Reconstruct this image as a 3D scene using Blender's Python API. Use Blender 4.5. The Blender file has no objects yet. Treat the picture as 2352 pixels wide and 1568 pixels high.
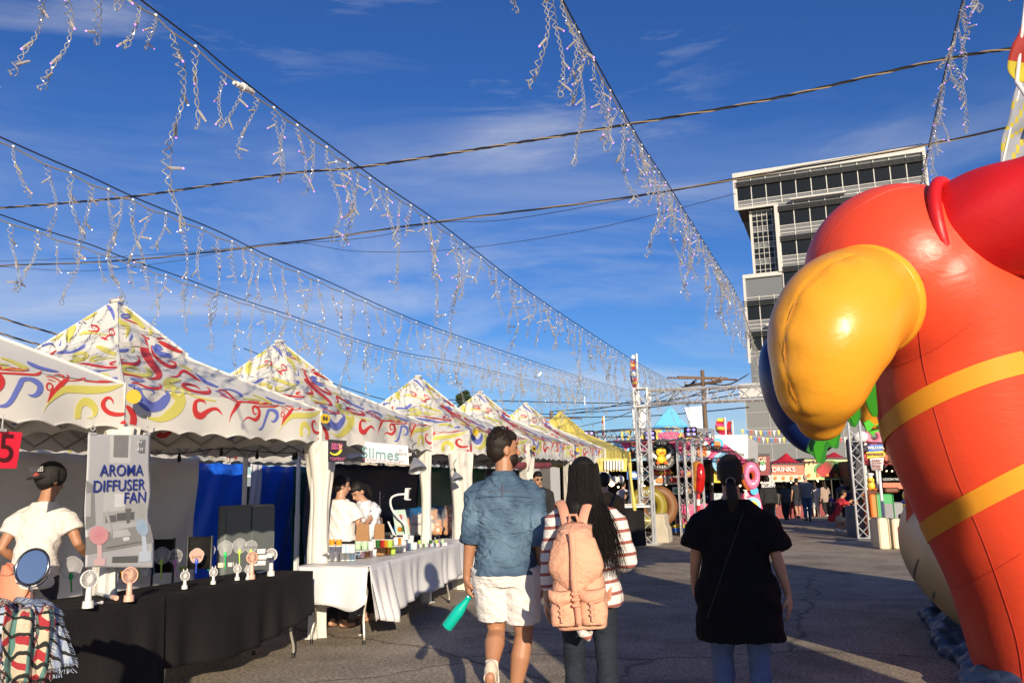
import bpy, math, random
from mathutils import Vector, Matrix, Euler
PI=math.pi
R=math.radians
random.seed(7)
SC=bpy.context.scene
COL=SC.collection
# ---------------------------------------------------------------- camera model (pixel units of a 2352 px wide frame)
F=1898.;CX=1176.;CY=784.;H=1.5
def _basis(pitch,yaw,roll):
    cp,sp=math.cos(pitch),math.sin(pitch)
    f=Vector((-math.sin(yaw)*cp,math.cos(yaw)*cp,sp))
    r=Vector((math.cos(yaw),math.sin(yaw),0));u=r.cross(f)
    c,s=math.cos(roll),math.sin(roll)
    return f,r*c-u*s,r*s+u*c
FW,RT,UP=_basis(math.atan(331/F),R(20.5),.020)
def ray(x,y): return FW+RT*((x-CX)/F)+UP*((CY-y)/F)
def atz(x,y,z=0):
    r=ray(x,y);return r*((z-H)/r.z)+Vector((0,0,H))
def atx(x,y,X):
    r=ray(x,y);return r*(X/r.x)+Vector((0,0,H))
def aty(x,y,Y):
    r=ray(x,y);return r*(Y/r.y)+Vector((0,0,H))
def atd(x,y,d): return ray(x,y)*d+Vector((0,0,H))
cam=bpy.data.cameras.new('camera');co=bpy.data.objects.new('camera',cam);COL.objects.link(co)
cam.sensor_width=36;cam.lens=36*F/2352;cam.clip_end=3000;cam.clip_start=.05
M=Matrix((RT,UP,-FW)).transposed().to_4x4();M.translation=(0,0,H);co.matrix_world=M
SC.camera=co
# ---------------------------------------------------------------- materials
MATS={}
def srgb(h):
    h=h.lstrip('#');o=[]
    for i in (0,2,4):
        c=int(h[i:i+2],16)/255;o.append(c/12.92 if c<=.04045 else ((c+.055)/1.055)**2.4)
    return tuple(o)
def mat(name,col,rough=.6,metal=0,var=.12,vs=6.,bump=0,bs=40.,spec=None,emit=0,alpha=1,trans=0,coat=0,sheen=0,stretch=None,transl=0,fold=0):
    if name in MATS: return MATS[name]
    if isinstance(col,str): col=srgb(col)
    m=bpy.data.materials.new(name);m.use_nodes=True;nt=m.node_tree;N=nt.nodes;L=nt.links
    b=N['Principled BSDF'];b.inputs['Roughness'].default_value=rough;b.inputs['Metallic'].default_value=metal
    b.inputs['Base Color'].default_value=(*col,1)
    if spec is not None:b.inputs['Specular IOR Level'].default_value=spec
    if coat:b.inputs['Coat Weight'].default_value=coat;b.inputs['Coat Roughness'].default_value=.12
    if sheen:b.inputs['Sheen Weight'].default_value=sheen
    if trans:b.inputs['Transmission Weight'].default_value=trans
    if alpha<1:b.inputs['Alpha'].default_value=alpha
    if emit:
        b.inputs['Emission Color'].default_value=(*col,1);b.inputs['Emission Strength'].default_value=emit
    if var or bump:
        tc=N.new('ShaderNodeTexCoord');src=tc.outputs['Object']
        if stretch:
            mp=N.new('ShaderNodeMapping');mp.inputs['Scale'].default_value=stretch;L.new(src,mp.inputs[0]);src=mp.outputs[0]
        if var:
            n=N.new('ShaderNodeTexNoise');n.inputs['Scale'].default_value=vs;n.inputs['Detail'].default_value=4
            L.new(src,n.inputs['Vector'])
            mx=N.new('ShaderNodeMix');mx.data_type='RGBA'
            mx.inputs[6].default_value=(*[c*(1-var) for c in col],1);mx.inputs[7].default_value=(*[min(1,c*(1+var)) for c in col],1)
            L.new(n.outputs['Fac'],mx.inputs[0]);L.new(mx.outputs[2],b.inputs['Base Color'])
        if bump:
            n2=N.new('ShaderNodeTexNoise');n2.inputs['Scale'].default_value=bs;n2.inputs['Detail'].default_value=3
            L.new(src,n2.inputs['Vector'])
            bp=N.new('ShaderNodeBump');bp.inputs['Strength'].default_value=bump;bp.inputs['Distance'].default_value=.02
            L.new(n2.outputs['Fac'],bp.inputs['Height']);L.new(bp.outputs[0],b.inputs['Normal'])
    if fold:
        t2=N.new('ShaderNodeTexCoord');m2=N.new('ShaderNodeMapping');m2.inputs['Scale'].default_value=(1,1,1.9);m2.inputs['Rotation'].default_value=(.25,.35,0);L.new(t2.outputs['Object'],m2.inputs[0])
        f1=N.new('ShaderNodeTexNoise');f1.inputs['Scale'].default_value=5.2;f1.inputs['Detail'].default_value=3;f1.inputs['Roughness'].default_value=.45;f1.inputs['Distortion'].default_value=1.1;L.new(m2.outputs[0],f1.inputs['Vector'])
        fr_=N.new('ShaderNodeMath');fr_.operation='PINGPONG';fr_.inputs[1].default_value=.5;mu_=N.new('ShaderNodeMath');mu_.operation='MULTIPLY';mu_.inputs[1].default_value=2.6;L.new(f1.outputs['Fac'],mu_.inputs[0]);L.new(mu_.outputs[0],fr_.inputs[0])
        fb=N.new('ShaderNodeBump');fb.inputs['Strength'].default_value=fold;fb.inputs['Distance'].default_value=.05;L.new(fr_.outputs[0],fb.inputs['Height'])
        if b.inputs['Normal'].is_linked: L.new(b.inputs['Normal'].links[0].from_socket,fb.inputs['Normal'])
        L.new(fb.outputs[0],b.inputs['Normal'])
    if transl:
        tr=N.new('ShaderNodeBsdfTranslucent');tr.inputs[0].default_value=(*col,1)
        ms=N.new('ShaderNodeMixShader');ms.inputs[0].default_value=transl
        out=[x for x in N if x.type=='OUTPUT_MATERIAL'][0]
        L.new(b.outputs[0],ms.inputs[1]);L.new(tr.outputs[0],ms.inputs[2]);L.new(ms.outputs[0],out.inputs[0])
    MATS[name]=m
    return m
def m_(hexs,rough=.6,**k):
    """quick material keyed by its colour"""
    return mat('c_'+hexs.lstrip('#')+'_%d'%(rough*100)+''.join('%s%s'%(a[:2],b) for a,b in sorted(k.items())),hexs,rough,**k)
# ---------------------------------------------------------------- mesh builder
def frame(d):
    d=d.normalized();a=Vector((0,0,1)) if abs(d.z)<.9 else Vector((1,0,0))
    x=d.cross(a).normalized();return x,d.cross(x)
class MB:
    def __init__(s): s.v=[];s.f=[];s.m=[]
    def add(s,vs,fs,mi=0):
        o=len(s.v);s.v+=[Vector(v) for v in vs]
        for f in fs: s.f.append([i+o for i in f]);s.m.append(mi)
        return s
    def box(s,c,sz,mi=0,rz=0,rot=None,taper=1):
        a,b,h=[q/2 for q in sz];m=rot if rot else Matrix.Rotation(rz,3,'Z');c=Vector(c)
        vs=[c+m@Vector((x*a*(taper if z>0 else 1),y*b*(taper if z>0 else 1),z*h)) for z in(-1,1) for x,y in((-1,-1),(1,-1),(1,1),(-1,1))]
        return s.add(vs,[(3,2,1,0),(4,5,6,7),(0,1,5,4),(1,2,6,5),(2,3,7,6),(3,0,4,7)],mi)
    def rbox(s,c,sz,r=.01,mi=0,rz=0,rot=None):
        a,b,h=[q/2 for q in sz];m=rot if rot else Matrix.Rotation(rz,3,'Z');c=Vector(c);r=min(r,a*.9,b*.9,h*.9)
        vs=[]
        for z,ins in((-h,r),(-h+r,0),(h-r,0),(h,r)):
            for sx,sy in((-1,-1),(1,-1),(1,1),(-1,1)):
                for k in(0,1):
                    px=sx*(a-ins-(r if (k==0)==(sx*sy>0) else 0)); py=sy*(b-ins-(r if (k==1)==(sx*sy>0) else 0))
                    vs.append(c+m@Vector((px,py,z)))
        fs=[tuple(range(7,-1,-1)),tuple(range(24,32))]
        for k in range(3):
            for i in range(8): fs.append((k*8+i,k*8+(i+1)%8,(k+1)*8+(i+1)%8,(k+1)*8+i))
        return s.add(vs,fs,mi)
    def loft(s,rings,mi=0,cap=True,closed=True):
        n=len(rings[0]);vs=[p for r in rings for p in r];fs=[]
        for k in range(len(rings)-1):
            for i in range(n if closed else n-1):
                j=(i+1)%n;fs.append((k*n+i,k*n+j,(k+1)*n+j,(k+1)*n+i))
        if cap: fs.append(tuple(range(n-1,-1,-1)));fs.append(tuple((len(rings)-1)*n+i for i in range(n)))
        return s.add(vs,fs,mi)
    def tube(s,pts,r,n=8,mi=0,cap=True,sq=1,up=None,rnd=False):
        pts=[Vector(p) for p in pts];K=len(pts)
        rs=r if isinstance(r,(list,tuple)) else [r]*K
        rings=[];X=None
        for k in range(K):
            d=(pts[min(k+1,K-1)]-pts[max(k-1,0)])
            if d.length<1e-9:d=Vector((0,0,1))
            d.normalize()
            if X is None:
                X=(Vector(up)-d*Vector(up).dot(d)).normalized() if up else frame(d)[0]
            else:
                X=X-d*X.dot(d);X=X.normalized() if X.length>1e-6 else frame(d)[0]
            Y=d.cross(X);q=rs[k];qa,qb=(q if isinstance(q,(tuple,list)) else (q,q*sq))
            rings.append([pts[k]+X*(math.cos(2*PI*i/n)*qa)+Y*(math.sin(2*PI*i/n)*qb) for i in range(n)])
        if rnd:
            def capring(ring,c,d,q):
                out=[]
                for a in (35,65,86):
                    out.append([c+(p-c)*math.cos(R(a))+d*(q*math.sin(R(a))) for p in ring])
                return out
            q0=rs[0][1] if isinstance(rs[0],(tuple,list)) else rs[0];q1=rs[-1][1] if isinstance(rs[-1],(tuple,list)) else rs[-1]
            a=capring(rings[0],pts[0],(pts[0]-pts[1]).normalized(),q0)[::-1]
            b=capring(rings[-1],pts[-1],(pts[-1]-pts[-2]).normalized(),q1)
            rings=a+rings+b
        return s.loft(rings,mi,cap)
    def cyl(s,a,b,r,r2=None,n=12,mi=0): return s.tube([a,b],[r,r if r2 is None else r2],n,mi)
    def ball(s,c,r,n=16,m=10,mi=0,rot=None,e=1):
        c=Vector(c);r=r if isinstance(r,(tuple,list)) else (r,r,r);rings=[]
        for k in range(m+1):
            t=-PI/2+PI*k/m;t=max(-PI/2+.02,min(PI/2-.02,t));ring=[]
            for i in range(n):
                a=2*PI*i/n;p=Vector((r[0]*math.cos(t)*math.cos(a),r[1]*math.cos(t)*math.sin(a),r[2]*math.sin(t)))
                ring.append(c+(rot@p if rot else p))
            rings.append(ring)
        return s.loft(rings,mi)
    def lathe(s,c,prof,n=20,mi=0,rot=None):
        c=Vector(c);rings=[]
        for rr,z in prof:
            ring=[]
            for i in range(n):
                p=Vector((rr*math.cos(2*PI*i/n),rr*math.sin(2*PI*i/n),z));ring.append(c+(rot@p if rot else p))
            rings.append(ring)
        return s.loft(rings,mi)
    def quad(s,a,b,c,d,mi=0): return s.add([a,b,c,d],[(0,1,2,3)],mi)
    def prism(s,poly,d,mi=0):
        """extrude a planar polygon (list of points) by vector d"""
        n=len(poly);d=Vector(d);poly=[Vector(p) for p in poly]
        return s.add(poly+[p+d for p in poly],[tuple(range(n-1,-1,-1)),tuple(range(n,2*n))]+[(i,(i+1)%n,n+(i+1)%n,n+i) for i in range(n)],mi)
    def grid(s,fn,nu,nv,mi=0):
        vs=[fn(i/nu,j/nv) for j in range(nv+1) for i in range(nu+1)]
        return s.add(vs,[(j*(nu+1)+i,j*(nu+1)+i+1,(j+1)*(nu+1)+i+1,(j+1)*(nu+1)+i) for j in range(nv) for i in range(nu)],mi)
    def torus(s,c,R_,r,n=32,m=8,mi=0,rot=None,a0=0,a1=2*PI):
        full=abs(a1-a0-2*PI)<1e-6;c=Vector(c);pts=[]
        rings=[]
        for i in range(n+1):
            a=a0+(a1-a0)*i/n;ring=[]
            for j in range(m):
                b=2*PI*j/m;p=Vector(((R_+r*math.cos(b))*math.cos(a),(R_+r*math.cos(b))*math.sin(a),r*math.sin(b)))
                ring.append(c+(rot@p if rot else p))
            rings.append(ring)
        return s.loft(rings,mi,cap=not full)
    def build(s,name,mats,parent=None,smooth=True,world=True,loc=None,auto=None):
        """vertices are in world space unless world=False (then they are in the parent's space)"""
        me=bpy.data.meshes.new(name);vs=s.v
        if not isinstance(mats,(list,tuple)):mats=[mats]
        if parent is not None and world:
            inv=wm(parent).inverted();vs=[inv@v for v in vs]
        me.from_pydata([tuple(v) for v in vs],[],s.f)
        for m in mats:me.materials.append(m)
        me.polygons.foreach_set('material_index',s.m)
        me.polygons.foreach_set('use_smooth',[smooth]*len(s.f))
        if smooth and auto is not False:
            try: me.set_sharp_from_angle(angle=R(auto or 42))
            except Exception: pass
        me.update()
        o=bpy.data.objects.new(name,me);COL.objects.link(o)
        if parent is not None:o.parent=parent
        if loc:o.location=loc
        return o
def wm(o):
    m=Matrix.LocRotScale(o.location,o.rotation_euler,o.scale)
    return wm(o.parent)@m if o.parent else m
def tag(o,label=None,cat=None,group=None,kind=None):
    if label:o['label']=label
    if cat:o['category']=cat
    if group:o['group']=group
    if kind:o['kind']=kind
    return o
def thing(name,label,cat,loc=(0,0,0),rz=0,group=None):
    o=bpy.data.objects.new(name,None);COL.objects.link(o);o.location=loc;o.rotation_euler=(0,0,rz)
    o.empty_display_size=.1
    return tag(o,label,cat,group)
def struct(o): o['kind']='structure';return o
KIDS={}
def kids(o): return [c for c in COL.objects if c.parent==o]
def copy_tree(o,parent=None,cache=None):
    if cache is None:
        cache={}
        for c in COL.objects:
            if c.parent: cache.setdefault(c.parent.name,[]).append(c)
    c=o.copy();COL.objects.link(c);c.parent=parent
    for ch in cache.get(o.name,[]): copy_tree(ch,c,cache)
    return c
TMP=bpy.data.scenes.new('workbench')
def remesh(o,voxel,smooth=3,fac=.6,disp=None):
    """fuse overlapping closed shells into one continuous surface"""
    md=o.modifiers.new('r','REMESH');md.mode='VOXEL';md.voxel_size=voxel;md.use_smooth_shade=True
    if smooth:
        sm=o.modifiers.new('s','SMOOTH');sm.iterations=smooth;sm.factor=fac
    par_=o.parent;o.parent=None;TMP.collection.objects.link(o);vl=TMP.view_layers[0];vl.update();dg=vl.depsgraph;dg.update()
    ev=o.evaluated_get(dg);me=bpy.data.meshes.new_from_object(ev);TMP.collection.objects.unlink(o);o.parent=par_
    mats=[m for m in o.data.materials];old=o.data
    o.modifiers.clear();o.data=me;me.name=old.name
    me.materials.clear()
    for m in mats:me.materials.append(m)
    me.polygons.foreach_set('use_smooth',[True]*len(me.polygons));me.update()
    return o
def text(name,body,size,parent,origin,xdir,zdir,material,ext=.002,align='CENTER',world=True,bold=0,sx=1):
    """lettering as a mesh; origin = middle of the line, xdir = reading direction"""
    cu=bpy.data.curves.new(name,'FONT');cu.body=body;cu.size=size;cu.extrude=ext;cu.align_x=align;cu.align_y='CENTER';cu.offset=bold;cu.resolution_u=3
    to=bpy.data.objects.new('tmp',cu);TMP.collection.objects.link(to);vl=TMP.view_layers[0];vl.update();dg=vl.depsgraph;dg.update()
    me=bpy.data.meshes.new_from_object(to.evaluated_get(dg));bpy.data.objects.remove(to)
    X=Vector(xdir).normalized();Z=Vector(zdir).normalized();N_=X.cross(Z)
    m=Matrix((X*sx,Z,N_)).transposed().to_4x4();m.translation=Vector(origin)
    if parent is not None and world: m=wm(parent).inverted()@m
    me.transform(m);me.materials.clear();me.materials.append(material);me.name=name
    o=bpy.data.objects.new(name,me);COL.objects.link(o);o.parent=parent
    return o
def catmull(P,n=5):
    """P: tuples of floats, interpolated"""
    if len(P)<3: return [tuple(a+(b-a)*k/n for a,b in zip(P[0],P[1])) for k in range(n+1)]
    o=[];Q=[P[0]]+list(P)+[P[-1]]
    for i in range(1,len(Q)-2):
        for k in range(n):
            t=k/n;p0,p1,p2,p3=Q[i-1:i+3]
            o.append(tuple(.5*(2*b+(c-a)*t+(2*a-5*b+4*c-d)*t*t+(3*b-a-3*c+d)*t**3) for a,b,c,d in zip(p0,p1,p2,p3)))
    o.append(tuple(P[-1]));return o
def lerp(a,b,t): return a+(b-a)*t
def sstep(a,b,x):
    t=max(0,min(1,(x-a)/(b-a)));return t*t*(3-2*t)
def hnoise(x,y=0,z=0):
    return math.sin(x*1.7+y*2.3+z*1.1+.5)*.5+math.sin(x*3.9-y*1.3+z*2.7+1.7)*.3+math.sin(x*7.1+y*5.3-z*3.1)*.2
# ---------------------------------------------------------------- world, sun, ground
SUN_EL=R(15.5);SA=R(32)
w=bpy.data.worlds.new('World');SC.world=w;w.use_nodes=True;nt=w.node_tree;N=nt.nodes;L=nt.links
bg=N['Background'];sky=N.new('ShaderNodeTexSky');sky.sky_type='NISHITA';sky.sun_disc=False
sky.sun_elevation=SUN_EL;sky.sun_rotation=R(148);sky.air_density=1.0;sky.dust_density=.25;sky.ozone_density=6;sky.altitude=0
tc=N.new('ShaderNodeTexCoord');sep=N.new('ShaderNodeSeparateXYZ');L.new(tc.outputs['Generated'],sep.inputs[0])
mp=N.new('ShaderNodeMapping');mp.inputs['Rotation'].default_value=(R(12),R(-18),R(28));mp.inputs['Scale'].default_value=(1.6,2.2,8)
L.new(tc.outputs['Generated'],mp.inputs[0])
n1=N.new('ShaderNodeTexNoise');n1.inputs['Scale'].default_value=1.3;n1.inputs['Detail'].default_value=9;n1.inputs['Roughness'].default_value=.62;n1.inputs['Distortion'].default_value=.55
L.new(mp.outputs[0],n1.inputs['Vector'])
rp=N.new('ShaderNodeValToRGB');rp.color_ramp.elements[0].position=.50;rp.color_ramp.elements[0].color=(0,0,0,1);rp.color_ramp.elements[1].position=.80;rp.color_ramp.elements[1].color=(1,1,1,1)
L.new(n1.outputs['Fac'],rp.inputs[0])
n3=N.new('ShaderNodeTexNoise');n3.inputs['Scale'].default_value=2.1;n3.inputs['Detail'].default_value=2;L.new(tc.outputs['Generated'],n3.inputs['Vector'])
rp3=N.new('ShaderNodeValToRGB');rp3.color_ramp.elements[0].position=.42;rp3.color_ramp.elements[1].position=.62;L.new(n3.outputs['Fac'],rp3.inputs[0])
mm=N.new('ShaderNodeMath');mm.operation='MULTIPLY';L.new(rp.outputs[0],mm.inputs[0]);L.new(rp3.outputs[0],mm.inputs[1])
m3=N.new('ShaderNodeMath');m3.operation='MULTIPLY';m3.inputs[1].default_value=.62;L.new(mm.outputs[0],m3.inputs[0])
hs=N.new('ShaderNodeHueSaturation');hs.inputs['Saturation'].default_value=1.10;hs.inputs['Hue'].default_value=.513;L.new(sky.outputs[0],hs.inputs['Color'])
mx=N.new('ShaderNodeMix');mx.data_type='RGBA';mx.inputs[7].default_value=(6.0,6.2,6.6,1)
mp2=N.new('ShaderNodeMapping');mp2.inputs['Rotation'].default_value=(R(-8),R(10),R(-30));mp2.inputs['Scale'].default_value=(1.5,1.9,7);L.new(tc.outputs['Generated'],mp2.inputs[0])
n5=N.new('ShaderNodeTexNoise');n5.inputs['Scale'].default_value=1.25;n5.inputs['Detail'].default_value=10;n5.inputs['Roughness'].default_value=.56;n5.inputs['Distortion'].default_value=.8;L.new(mp2.outputs[0],n5.inputs['Vector'])
rp5=N.new('ShaderNodeValToRGB');rp5.color_ramp.elements[0].position=.42;rp5.color_ramp.elements[1].position=.72;L.new(n5.outputs['Fac'],rp5.inputs[0])
mr=N.new('ShaderNodeMapRange');mr.inputs[1].default_value=.44;mr.inputs[2].default_value=.12;L.new(sep.outputs[2],mr.inputs[0])
mq=N.new('ShaderNodeMath');mq.operation='MULTIPLY';L.new(rp5.outputs[0],mq.inputs[0]);L.new(mr.outputs[0],mq.inputs[1])
mw=N.new('ShaderNodeMath');mw.operation='MULTIPLY_ADD';mw.inputs[1].default_value=.80;L.new(mq.outputs[0],mw.inputs[0]);L.new(m3.outputs[0],mw.inputs[2]);mw.use_clamp=True
L.new(mw.outputs[0],mx.inputs[0]);L.new(hs.outputs[0],mx.inputs[6]);L.new(mx.outputs[2],bg.inputs[0]);bg.inputs[1].default_value=.098
sl=bpy.data.lights.new('sun','SUN');sl.energy=4.8;sl.angle=R(.5);sl.color=(1,.86,.65);so=bpy.data.objects.new('sun',sl);COL.objects.link(so)
sd=Vector((math.sin(SA)*math.cos(SUN_EL),-math.cos(SA)*math.cos(SUN_EL),math.sin(SUN_EL)))
so.rotation_euler=sd.to_track_quat('Z','Y').to_euler()
SC.view_settings.view_transform='Standard';SC.view_settings.look='None';SC.view_settings.exposure=0.30;SC.view_settings.gamma=1
SC.cycles.use_denoising=True
SC.cycles.max_bounces=8;SC.cycles.transparent_max_bounces=24
def asphalt():
    m=bpy.data.materials.new('asphalt');m.use_nodes=True;nt=m.node_tree;N=nt.nodes;L=nt.links;b=N['Principled BSDF']
    tc=N.new('ShaderNodeTexCoord')
    a=N.new('ShaderNodeTexNoise');a.inputs['Scale'].default_value=.35;a.inputs['Detail'].default_value=5;L.new(tc.outputs['Object'],a.inputs[0])
    v=N.new('ShaderNodeTexVoronoi');v.inputs['Scale'].default_value=75;L.new(tc.outputs['Object'],v.inputs[0])
    n=N.new('ShaderNodeTexNoise');n.inputs['Scale'].default_value=38;n.inputs['Detail'].default_value=3;L.new(tc.outputs['Object'],n.inputs[0])
    r=N.new('ShaderNodeValToRGB');e=r.color_ramp.elements;e[0].position=.25;e[0].color=(.33,.275,.21,1);e[1].position=.75;e[1].color=(.48,.40,.31,1)
    L.new(a.outputs['Fac'],r.inputs[0])
    r2=N.new('ShaderNodeValToRGB');e=r2.color_ramp.elements;e[0].position=.35;e[0].color=(.35,.35,.35,1);e[1].position=.68;e[1].color=(1.5,1.5,1.5,1);L.new(n.outputs['Fac'],r2.inputs[0])
    mx=N.new('ShaderNodeMix');mx.data_type='RGBA';mx.blend_type='MULTIPLY';mx.inputs[0].default_value=.75;L.new(r.outputs[0],mx.inputs[6]);L.new(r2.outputs[0],mx.inputs[7])
    r3=N.new('ShaderNodeValToRGB');e=r3.color_ramp.elements;e[0].position=0;e[0].color=(1,1,1,1);e[1].position=.16;e[1].color=(0,0,0,1);L.new(v.outputs['Distance'],r3.inputs[0])
    m4=N.new('ShaderNodeMix');m4.data_type='RGBA';m4.inputs[7].default_value=(.60,.51,.40,1)
    mu=N.new('ShaderNodeMath');mu.operation='MULTIPLY';mu.inputs[1].default_value=.6;L.new(r3.outputs[0],mu.inputs[0]);L.new(mu.outputs[0],m4.inputs[0])
    L.new(mx.outputs[2],m4.inputs[6]);L.new(m4.outputs[2],b.inputs['Base Color'])
    # cracks, patched areas and stains of the paving itself
    vc=N.new('ShaderNodeTexVoronoi');vc.feature='DISTANCE_TO_EDGE';vc.inputs['Scale'].default_value=.32
    nd=N.new('ShaderNodeTexNoise');nd.inputs['Scale'].default_value=1.6;nd.inputs['Detail'].default_value=6;L.new(tc.outputs['Object'],nd.inputs[0])
    va=N.new('ShaderNodeMix');va.data_type='RGBA';va.inputs[0].default_value=.35;L.new(tc.outputs['Object'],va.inputs[6]);L.new(nd.outputs['Color'],va.inputs[7]);L.new(va.outputs[2],vc.inputs['Vector'])
    rc_=N.new('ShaderNodeValToRGB');rc_.color_ramp.elements[0].position=.0;rc_.color_ramp.elements[0].color=(.45,.45,.45,1);rc_.color_ramp.elements[1].position=.008;rc_.color_ramp.elements[1].color=(1,1,1,1);L.new(vc.outputs['Distance'],rc_.inputs[0])
    ns=N.new('ShaderNodeTexNoise');ns.inputs['Scale'].default_value=1.1;ns.inputs['Detail'].default_value=7;ns.inputs['Roughness'].default_value=.7;L.new(tc.outputs['Object'],ns.inputs[0])
    rs_=N.new('ShaderNodeValToRGB');rs_.color_ramp.elements[0].position=.36;rs_.color_ramp.elements[0].color=(.62,.62,.62,1);rs_.color_ramp.elements[1].position=.55;rs_.color_ramp.elements[1].color=(1,1,1,1);L.new(ns.outputs['Fac'],rs_.inputs[0])
    k1=N.new('ShaderNodeMix');k1.data_type='RGBA';k1.blend_type='MULTIPLY';k1.inputs[0].default_value=1;L.new(m4.outputs[2],k1.inputs[6]);L.new(rc_.outputs[0],k1.inputs[7])
    k2=N.new('ShaderNodeMix');k2.data_type='RGBA';k2.blend_type='MULTIPLY';k2.inputs[0].default_value=1;L.new(k1.outputs[2],k2.inputs[6]);L.new(rs_.outputs[0],k2.inputs[7]);L.new(k2.outputs[2],b.inputs['Base Color'])
    b.inputs['Roughness'].default_value=.85;b.inputs['Specular IOR Level'].default_value=.15
    bp=N.new('ShaderNodeBump');bp.inputs['Strength'].default_value=.55;bp.inputs['Distance'].default_value=.008;L.new(n.outputs['Fac'],bp.inputs['Height']);L.new(bp.outputs[0],b.inputs['Normal'])
    return m
g=MB();g.grid(lambda u,v:Vector((-900+1800*u,-300+1800*v,0)),12,12);struct(g.build('ground',asphalt()))
g=MB()
for (x0,y0,x1,y1,wd) in [(-3.6,8.4,-2.6,8.5,.09),(-6,22.3,9,24.6,.09),(-3,11.2,1.5,12,.08),(1.2,8.2,3.4,9.0,.08),(-6,33,8,36,.1)]:
    a=Vector((x0,y0,.004));b=Vector((x1,y1,.004));n_=(b-a).cross(Vector((0,0,1))).normalized()*wd/2
    g.quad(a-n_,b-n_,b+n_,a+n_)
struct(g.build('parking_line',mat('line_paint',(.30,.28,.25),.8,var=.5,vs=14)))
W_WHITE=mat('white_metal',(.72,.72,.70),.35,var=.04)
CHROME=mat('chrome',(.75,.75,.76),.18,1,var=.05)
STEEL=mat('aluminium',(.66,.66,.66),.35,.55,var=.1,vs=3)
BLACK=mat('black_plastic',(.012,.012,.013),.45,var=.1)
BLKMETAL=mat('black_cable',(.015,.014,.014),.55,var=.1)
# ---------------------------------------------------------------- tents
CANVAS=mat('white_canvas',(.78,.75,.68),.62,var=.09,vs=1.3,bump=.4,bs=2.6,transl=.10)
CRED=mat('print_red',(.70,.05,.045),.6,var=.05,vs=3,transl=.1)
CBLUE=mat('print_blue',(.17,.21,.60),.6,var=.05,vs=3,transl=.1)
CYEL=mat('print_yellow',(.74,.67,.15),.6,var=.05,vs=3,transl=.1)
FRONTX=-5.05;ZB=1.985;ZT=2.33;ZP=3.43;TW=2.69
Y1=4.9
HW=TW/2;HWX=1.55;CAPR=.67
def roofz(r):   # r 0 at eave, 1 at centre
    return ZT+.79*r if r<CAPR else lerp(ZT+.79*CAPR,ZP-.03,(r-CAPR)/(1-CAPR))
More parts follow.
